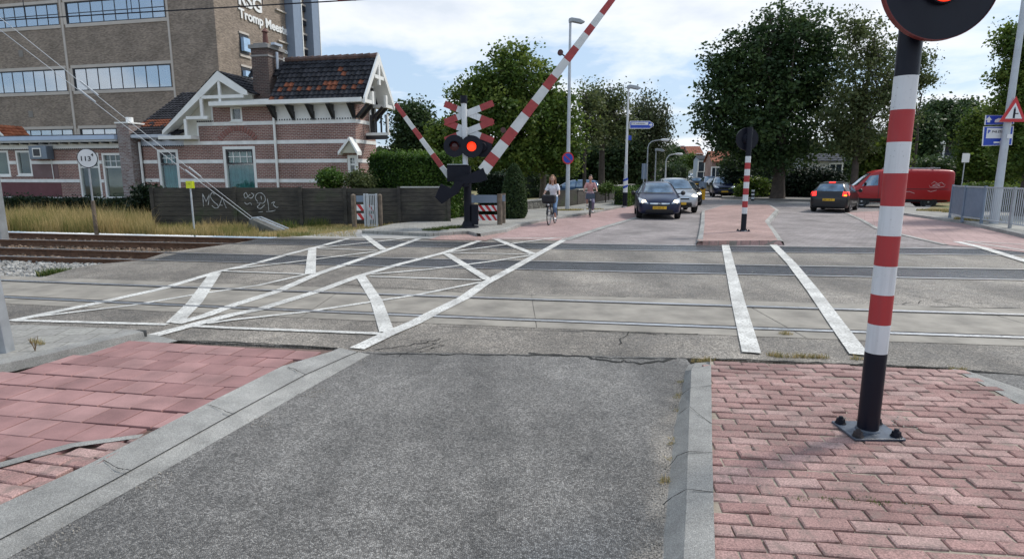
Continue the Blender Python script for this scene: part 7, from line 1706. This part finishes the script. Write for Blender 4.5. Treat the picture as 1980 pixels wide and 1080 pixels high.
def bicycle(loc, rz, label, crate=None, light=True, steer=0):
    root = empty('bicycle', loc, rz, label, 'bicycle', 'bicycles ridden on the cycle path'); WR = .345; fx, rx = .56, -.52
    fm = plain('bike_frame_black', (.012, .013, .016), .35) if 'bike_frame_black' not in bpy.data.materials else bpy.data.materials['bike_frame_black']
    for x in (fx, rx):
        w_ = bpy.data.objects.new('wheel', None); col.objects.link(w_); w_.parent = root; w_.location = (x, 0, WR); 
        b = MB(); n = 40; b.tube([(WR * .97 * math.cos(2 * math.pi * i / n), 0, WR * .97 * math.sin(2 * math.pi * i / n)) for i in range(n + 1)], .019, 8, cap=False); b.build('tyre', tyre_m, w_, smooth=True)
        b = MB(); b.tube([(WR * .90 * math.cos(2 * math.pi * i / n), 0, WR * .90 * math.sin(2 * math.pi * i / n)) for i in range(n + 1)], .011, 6, cap=False); b.tube([(0, -.04, 0), (0, .04, 0)], .022, 10); b.build('rim', alloy, w_, smooth=40)
        b = MB()
        for i in range(18): a = 2 * math.pi * i / 18; b.tube([(0, .02 * (-1) ** i, 0), (WR * .9 * math.cos(a), 0, WR * .9 * math.sin(a))], .0022, 4)
        b.build('spokes', alloy, w_)
        b = MB(); n = 20; b.v = [((WR + .03) * math.cos(R(20 + 175 * i / n) if x < 0 else R(10 + 130 * i / n)) + x, y_, WR + (WR + .03) * math.sin(R(20 + 175 * i / n) if x < 0 else R(10 + 130 * i / n))) for i in range(n + 1) for y_ in (-.028, .028)]
        b.f = [(2 * i, 2 * i + 1, 2 * i + 3, 2 * i + 2) for i in range(n)]; b.m = [0] * n; b.build('mudguard', fm, root)
    b = MB(); bb_ = (-.06, 0, .30)
    for p_, r_ in (([(rx, .05, WR), (-.2, .04, .62), (-.20, 0, .66)], .011), ([(rx, -.05, WR), (-.2, -.04, .62), (-.20, 0, .66)], .011), ([(rx, .05, WR), bb_], .012), ([(rx, -.05, WR), bb_], .012), ([bb_, (-.22, 0, .84)], .016), ([bb_, (.10, 0, .42), (.38, 0, .80)], .018), ([(.38, 0, .80), (.36, 0, .92)], .02), ([(.38, 0, .80), (.42, .0, .68), (.45, .05, .62), (fx, .05, WR)], .012), ([(.42, 0, .68), (.45, -.05, .62), (fx, -.05, WR)], .012)): b.tube(p_, r_, 8)
    b.build('frame', fm, root, smooth=40)
    b = MB(); b.tube([(.36, 0, .92), (.34, 0, 1.04), (.34, .0, 1.05)], .014, 8); b.tube([(.16, -.29, 1.05), (.30, -.24, 1.08), (.36, -.08, 1.05), (.36, .08, 1.05), (.30, .24, 1.08), (.16, .29, 1.05)], .012, 8); b.build('handlebar', alloy, root, smooth=40)
    for s in (-1, 1): MB().tube([(.12, s * .30, 1.045), (.22, s * .27, 1.06)], .018, 8).build('grip', trim_m, root, smooth=40)
    b = MB(); ellipsoid(b, (-.25, 0, .87), (.14, .09, .035), f=lambda q, d: Vector((q.x, q.y * (1 - .5 * max(d.x, 0)), q.z))); b.tube([(-.21, 0, .80), (-.22, 0, .86)], .013, 8); b.build('saddle', trim_m, root, smooth=True)
    b = MB(); b.box(-.74, -.34, -.07, .07, .70, .715); b.build('carrier', fm, root)
    b = MB(); b.tube([(-.06, -.05, .30), (-.06, .05, .30)], .06, 14); b.tube([(-.06, .07, .30), (.02, .07, .16)], .009, 6); b.tube([(-.06, -.07, .30), (-.14, -.07, .44)], .009, 6); b.build('crank', alloy, root)
    for s, q in ((1, (.02, .16)), (-1, (-.14, .44))): MB().box(q[0] - .045, q[0] + .045, s * .08, s * .17, q[1] - .012, q[1] + .012).build('pedal', trim_m, root)
    if crate == 'bag':
        b = MB(); b.box(.42, .74, -.24, .24, .80, 1.08); b.build('front_bag', plain('black_bag', (.008, .009, .012), .7), root, bevel=.05); MB().box(.44, .70, -.2, .2, .78, .797).build('front_carrier', fm, root)
    else:
        b = MB(); b.box(.44, .72, -.18, .18, .78, .80); [b.box(.44 + .28 * k, .46 + .28 * k - (.02 if k else 0) * 0, -.18, .18, .80, 1.0) for k in (0, 1)]; [b.box(.46, .72, s * .18 - .008, s * .18 + .008, .80, 1.0) for s in (-1, 1)]; b.build('basket', plain('blue_grey_basket', (.05, .07, .10), .7), root)
    b = MB(); ellipsoid(b, (.66, 0, .74), (.035, .04, .04)); b.build('headlamp', whs if light else lensoff, root, smooth=True)
    return root
def rider(loc, rz, label, top_m, trouser_m, hair_m, long_hair=True, sleeves='short', look=0, shoe=None):
    root = empty('person', loc, rz, label, 'person')
    hip = Vector((-.22, 0, .97)); ch = Vector((-.10, 0, 1.28)); nk = Vector((-.03, 0, 1.47)); 
    feet = {1: Vector((.02, .12, .20)), -1: Vector((-.14, -.12, .48))}; knee = {1: Vector((.16, .13, .60)), -1: Vector((.20, -.14, .80))}
    bo_ = MB(); EL = lambda b, c, r: ellipsoid(b, c, r, 0, 18, 12)
    def limb(b, pts, rr): b.tube(pts, rr, 12); [EL(b, p, (q, q, q)) for p, q in zip(pts, rr)]
    EL(bo_, hip, (.12, .150, .13)); limb(bo_, [hip, hip.lerp(ch, .5), ch], [.115, .105, .11]); EL(bo_, ch, (.105, .145, .16)); EL(bo_, ch + Vector((.01, 0, .10)), (.075, .165, .075)); limb(bo_, [ch + Vector((0, 0, .1)), nk, nk + Vector((.02, 0, .10))], [.07, .052, .050])
    arm = {}
    for s in (1, -1):
        sh = Vector((-.075, s * .165, 1.405)); el = Vector((.03, s * .255, 1.19)); wr = Vector((.125, s * .283, 1.098)); arm[s] = (sh, el)
        limb(bo_, [sh, sh.lerp(el, .5), el, el.lerp(wr, .5), wr], [.048, .042, .036, .033, .025]); EL(bo_, Vector((.155, s * .285, 1.088)), (.042, .030, .020))
        an = feet[s] + Vector((-.04, 0, .08)); limb(bo_, [hip + Vector((.03, s * .085, -.04)), knee[s], knee[s].lerp(an, .35), an], [.088, .056, .052, .036]); EL(bo_, feet[s] + Vector((.03, 0, .02)), (.10, .038, .035))
    body = bo_.build('tmp', skin_m, None)
    # head and fingers joined into the body mesh
    b = MB(); hc = nk + Vector((.035, 0, .172)); la = look
    def face(q, d):
        q = Vector(q)
        if d.z < -.2: q.x *= 1 + .10 * d.z; q.y *= 1 + .28 * (d.z + .2)
        if d.x > .85 and abs(d.y) < .22 and -.45 < d.z < .1: q.x += .022
        return q
    MH = Matrix.Translation(hc) @ Matrix.Rotation(la, 4, 'Z') @ Matrix.Rotation(R(8), 4, 'Y')
    ellipsoid(b, (0, 0, 0), (.098, .078, .125), 0, 28, 20, MH, face)
    for s in (-1, 1): ellipsoid(b, (-.005, s * .079, -.01), (.02, .010, .032), 0, 8, 6, MH)
    ellipsoid(b, (.103, 0, -.022), (.016, .013, .024), 0, 10, 8, MH)
    for s in (1, -1):
        hd = Vector((.165, s * .285, 1.075))
        for k in range(4):
            x = hd.x - .035 + .021 * k; r_ = .0085 - .0008 * (k == 0); y0 = s * .285; L_ = [.85, 1.0, 1.05, .92][k]
            b.tube([(x, y0 + s * .010, 1.092), (x + .004, y0 - s * .028 * L_, 1.087), (x + .004, y0 - s * .044 * L_, 1.062), (x, y0 - s * .030 * L_, 1.038)], [r_, r_, r_ * .9, r_ * .7], 7)
        b.tube([(hd.x - .03, y0 - s * .015, 1.088), (hd.x - .055, y0 - s * .035, 1.07), (hd.x - .05, y0 - s * .045, 1.045)], [.011, .010, .008], 7)
    ho = b.build('head', skin_m, None, smooth=True)
    import bmesh
    bm_ = bmesh.new(); bm_.from_mesh(body.data); bm_.from_mesh(ho.data); bmesh.ops.remove_doubles(bm_, verts=bm_.verts, dist=1e-5); bmesh.ops.recalc_face_normals(bm_, faces=bm_.faces); bm_.to_mesh(body.data); bm_.free(); bpy.data.objects.remove(ho)
    rm = body.modifiers.new('r', 'REMESH'); rm.mode = 'VOXEL'; rm.voxel_size = .0065; rm.use_smooth_shade = True; sm_ = body.modifiers.new('s', 'SMOOTH'); sm_.iterations = 4; sm_.factor = .5
    par_ = root; body.parent = None; m3 = evalmesh(body, 'body'); m3.materials.clear(); m3.materials.append(skin_m); m3.polygons.foreach_set('use_smooth', [True] * len(m3.polygons)); body = bpy.data.objects.new('body', m3); col.objects.link(body); body.parent = par_
    for s in (-1, 1): e_ = MB(); ellipsoid(e_, (.089, s * .030, .012), (.012, .016, .008), 0, 8, 6, MH); e_.build('eye', bpy.data.materials.get('eye_dark') or plain('eye_dark', (.05, .035, .03), .3), body, smooth=True)
    e_ = MB(); ellipsoid(e_, (.096, 0, -.062), (.010, .024, .007), 0, 10, 6, MH); e_.build('lips', bpy.data.materials.get('lips') or plain('lips', (.42, .14, .12), .5), body, smooth=True)
    # clothing
    def fuse(nm, b, mat_, vox=.012, it=10):
        import bmesh
        o = b.build('tmp', mat_, None); bm_ = bmesh.new(); bm_.from_mesh(o.data); bmesh.ops.remove_doubles(bm_, verts=bm_.verts, dist=1e-5); bmesh.ops.recalc_face_normals(bm_, faces=bm_.faces); bm_.to_mesh(o.data); bm_.free()
        r_ = o.modifiers.new('r', 'REMESH'); r_.mode = 'VOXEL'; r_.voxel_size = vox; q_ = o.modifiers.new('s', 'SMOOTH'); q_.iterations = it; q_.factor = .5
        m3 = evalmesh(o, nm); m3.materials.clear(); m3.materials.append(mat_); m3.polygons.foreach_set('use_smooth', [True] * len(m3.polygons)); o = bpy.data.objects.new(nm, m3); col.objects.link(o); o.parent = root; return o
    b = MB(); EL(b, hip + Vector((0, 0, .04)), (.135, .165, .10)); limb(b, [hip + Vector((0, 0, .03)), hip.lerp(ch, .5), ch], [.128, .122, .125]); EL(b, ch, (.122, .160, .165)); EL(b, ch + Vector((.01, 0, .10)), (.088, .178, .080)); EL(b, ch + Vector((.08, 0, .02)), (.05, .12, .07))
    for s in (1, -1): sh, el = arm[s]; limb(b, [sh, sh.lerp(el, .35), sh.lerp(el, .72)], [.062, .060, .058])
    fuse('shirt', b, top_m)
    b = MB(); EL(b, hip + Vector((0, 0, -.02)), (.135, .165, .12))
    for s in (1, -1): an = feet[s] + Vector((-.04, 0, .13)); limb(b, [hip + Vector((.04, s * .085, -.04)), knee[s], knee[s].lerp(an, .4), an], [.100, .072, .066, .052 if trouser_m.name.startswith('faded') else .070])
    fuse('trousers', b, trouser_m)
    for s in (1, -1):
        b = MB(); ellipsoid(b, feet[s] + Vector((.05, 0, .0)), (.13, .048, .045), f=lambda q, d: Vector((q.x, q.y, max(q.z, -.03)))); b.build('shoe', shoe or whs, root, smooth=True)
    b = MB()
    ellipsoid(b, (-.018, 0, .022), (.108, .094, .130), 0, 24, 16, MH, lambda q, d: q if not (d.x > .25 and d.z < .62) else q * .72)
    if long_hair:
        for k in range(26):
            a = R(95) + R(170) * k / 25; x, y = -.02 + .095 * math.cos(a), .092 * math.sin(a); pts = []
            for j in range(6): t = j / 5; wv = .014 * math.sin(t * 9 + k * 1.7); pts.append(MH @ Vector((x * (1 + .25 * t) + wv - .01 * t, y * (1 + .35 * t) + wv, .05 - .33 * t * (1 + .12 * math.sin(k * 2.3)))))
            b.tube(pts, [.022, .026, .026, .024, .018, .006], 6)
    else: ellipsoid(b, (-.12, 0, .02), (.05, .05, .05), 0, 12, 8, MH)
    b.build('hair', hair_m, root, smooth=True)
    return root
denim = plain('faded_jeans', (.10, .17, .28), .85, var=.45, vscale=5); lilac = plain('lilac_trousers', (.20, .18, .27), .85, var=.12); wtop = plain('white_top', (.70, .70, .74), .8, var=.06); pink = plain('dusty_pink_top', (.52, .27, .26), .85, var=.1)
blond = plain('light_brown_hair', (.26, .13, .065), .6, var=.35, vscale=14); dkhair = plain('dark_brown_hair', (.035, .018, .012), .55, var=.3)
rz1 = math.atan2(-1.0, -.28); g = G(1061, 436); lc = (g.x - .58 * math.cos(rz1), g.y - .58 * math.sin(rz1), .012)
bicycle(lc, rz1, 'black bicycle with large black front bag ridden by the woman in white', 'bag')
rider(lc, rz1, 'woman with long wavy hair, white top and blue jeans cycling towards the camera', wtop, denim, blond, True, look=R(6))
rz2 = math.atan2(-1.0, -.10); g = G(1141, 420); lc = (g.x - .56 * math.cos(rz2), g.y - .56 * math.sin(rz2), .012)
bicycle(lc, rz2, 'dark bicycle with front basket and headlamp ridden by the woman in pink', 'basket')
rider(lc, rz2, 'woman with tied-back dark hair, pink top and lilac trousers on the farther bicycle', pink, lilac, dkhair, False, look=R(-14))

# ================================================================= GRASS AND WEEDS
def blades(name, n, posf, h0, h1, wd, mat, kind='stuff', label=None, cat=None, lean=.35, tint=None):
    X = []; 
    while len(X) < n:
        p = posf()
        if p is not None: X.append(p)
    X = np.array(X); n = len(X); hgt = rng.uniform(h0, h1, n) * (X[:, 3] if X.shape[1] > 3 else 1); a = rng.random(n) * 6.283; dx = np.cos(a); dy = np.sin(a); l = rng.normal(size=n) * lean; l2 = rng.random(n) * 6.283
    ox, oy = np.cos(l2) * l * hgt, np.sin(l2) * l * hgt; w_ = wd * rng.uniform(.6, 1.4, n)
    b0 = np.stack([X[:, 0] - dx * w_, X[:, 1] - dy * w_, X[:, 2]], 1); b1 = np.stack([X[:, 0] + dx * w_, X[:, 1] + dy * w_, X[:, 2]], 1)
    m0 = np.stack([X[:, 0] + ox * .35 + dx * w_ * .7, X[:, 1] + oy * .35 + dy * w_ * .7, X[:, 2] + hgt * .6], 1); m1 = np.stack([X[:, 0] + ox * .35 - dx * w_ * .7, X[:, 1] + oy * .35 - dy * w_ * .7, X[:, 2] + hgt * .6], 1)
    t = np.stack([X[:, 0] + ox, X[:, 1] + oy, X[:, 2] + hgt], 1); V = np.stack([b0, b1, m0, m1, t], 1).reshape(-1, 3).astype('f')
    me = bpy.data.meshes.new(name); me.vertices.add(5 * n); me.vertices.foreach_set('co', V.ravel()); base = np.arange(n, dtype='i')[:, None] * 5
    lp = np.concatenate([base + np.array([0, 1, 2, 3]), base + np.array([3, 2, 4])], 1).ravel().astype('i'); me.loops.add(7 * n); me.loops.foreach_set('vertex_index', lp); me.polygons.add(2 * n)
    st = np.stack([np.arange(n) * 7, np.arange(n) * 7 + 4], 1).ravel().astype('i'); me.polygons.foreach_set('loop_start', st); me.polygons.foreach_set('loop_total', np.tile([4, 3], n).astype('i')); me.update(calc_edges=True)
    tt = X[:, 4] if X.shape[1] > 4 else rng.random(n); at = me.attributes.new('tint', 'FLOAT', 'FACE'); at.data.foreach_set('value', np.repeat(np.clip(tt + rng.normal(size=n) * .15, 0, 1), 2).astype('f')); me.materials.append(mat)
    o = bpy.data.objects.new(name, me); col.objects.link(o); return tag(o, label, cat, None, kind)
G_dry = leafmat('dry_grass', (.12, .15, .035), (.36, .29, .12), (.62, .46, .23), .3, .8); G_grn = leafmat('green_grass', (.035, .075, .012), (.07, .12, .022), (.20, .19, .06), .3, .7)
def vpos():
    x = random.uniform(-23, -2.2); f = farY(x); y = f + random.random() ** 1.4 * 7.5
    if inside((x, y), [tuple(G(x_, y_).xy) for x_, y_ in ()]) if False else False: return None
    pxp = proj((x, y, 0))[0]
    if pxp > 640 and y > G(pxp, 447).y: pass
    if pxp > 820: return None
    if pxp > 690 and y < G(pxp, 446).y: return None
    tall = 1.0 if pxp < 300 else (.45 if pxp < 500 else .22)
    if y > G(max(pxp, 0), 431).y: tall *= .8
    nz = (math.sin(x * .9 + y) * math.sin(x * 2.3 + 1 - y * 1.7) * .5 + .5); nz = nz ** 1.4; gp = math.sin(x * .7 - y * .9) * math.sin(x * 1.9 + y * 1.3)
    return (x, y, -.04, tall * (.6 + .95 * nz * random.random()), (.08 + .4 * random.random()) if gp > .25 else .2 + .8 * (.35 * nz + .65 * random.random()))
blades('grass', 52000, vpos, .25, .78, .006, G_dry, lean=.32)
def wpos(c, r, h=1, z=.0):
    def f():
        a = random.random() * 6.283; q = random.random() ** .5 * r; p = G(*random.choice(c)); return (p.x + math.cos(a) * q, p.y + math.sin(a) * q * .45, z, h, random.random())
    return f
weeds = [(1492, 687), (1500, 688), (1510, 690), (1530, 691), (1545, 690), (1560, 691), (1515, 646), (1522, 647), (1370, 697), (1362, 699), (1655, 694), (1848, 717), (1856, 718), (1590, 692), (1575, 691), (1350, 700)]
blades('weeds', 1100, wpos(weeds, .07), .015, .06, .002, G_dry, lean=.9)
kw = [(1314, 765), (1311, 770), (1312, 795), (1300, 860), (1298, 890), (1285, 935), (1316, 740), (1288, 930), (1302, 850)]
blades('weeds', 420, wpos(kw, .04), .008, .035, .002, G_dry, lean=.9)
gj = [(1545, 1000), (1600, 1000), (1640, 1003), (1700, 1007), (1760, 1009), (1820, 1014), (1880, 1018), (1665, 998)]
blades('weeds', 340, wpos(gj, .06, 1, .10), .006, .02, .002, G_grn, lean=1.0)
blades('weeds', 900, wpos([(95, 522), (105, 521), (112, 523), (86, 524), (125, 520)], .16, 1, -.1), .05, .16, .005, G_grn, lean=.6)
blades('weeds', 130, wpos([(68, 680), (72, 681), (80, 684)], .05, 1, .1), .02, .07, .002, G_dry, lean=.7)
wd = MB(); wp = G(68, 678, .1)
for k in range(7): a = random.uniform(-1, 1); wd.tube([(wp.x, wp.y, .1), (wp.x + a * .02, wp.y, .16), (wp.x + a * .05, wp.y + random.uniform(-.02, .02), .22 + random.random() * .06)], [.0035, .003, .001], 5)
tag(wd.build('dead_weed', plain('dead_stem', (.16, .10, .05), .9)), 'small dead brown weed growing at the kerb joint by the steel post', 'weed')
blades('grass', 1500, wpos([(835, 452), (850, 450), (865, 448), (880, 447), (890, 446)], .3, 1, .1), .03, .12, .006, G_grn, lean=.6)
blades('grass', 1400, wpos([(1085, 411), (1095, 411), (1105, 411), (1112, 410), (1150, 409)], .45, 1, .1), .03, .10, .008, G_dry, lean=.6)
blades('grass', 2500, wpos([(1800, 412), (1825, 413), (1850, 415), (1880, 430), (1900, 432)], .7, 1, .11), .04, .14, .01, G_dry, lean=.6)
blades('grass', 1200, wpos([(580, 434), (600, 434), (615, 436), (550, 440)], .5, 1, -.03), .1, .4, .006, G_grn, lean=.4)

# loose grit by the kerbs and the post foot
gt = MB()
def near(c, r, z):
    st_ = {}
    def fx(): p = G(*random.choice(c)); a = random.random() * 6.283; q = random.random() ** .5 * r; st_['y'] = p.y + math.sin(a) * q; return p.x + math.cos(a) * q
    return fx, (lambda x: st_['y'])
for c, r, z, n, s0, s1 in (([(1630, 838), (1650, 850), (1700, 852), (1735, 846), (1742, 838), (1720, 852), (1755, 850)], .05, .113, 170, .0015, .006), ([(1300, 860), (1296, 900), (1292, 950), (1286, 1000), (1284, 1060), (1310, 790), (1318, 740)], .07, .016, 420, .0015, .0055), ([(1400, 1000), (1500, 850), (1600, 950), (1800, 1000), (1700, 780), (1500, 740)], .5, .118, 260, .001, .004), ([(700, 700), (500, 815), (300, 930), (600, 760), (100, 1040)], .12, .016, 260, .0015, .005), ([(1240, 880), (1255, 950), (1000, 800), (900, 950), (1100, 1000)], .5, .014, 220, .001, .004)):
    fx, fy_ = near(c, r, z); stones(n, fx, fy_, s0, s1, 0, gt, z)
tag(gt.build('loose_grit', plain('grit', (.34, .31, .27), .9, var=.5, vscale=40)), kind='stuff')
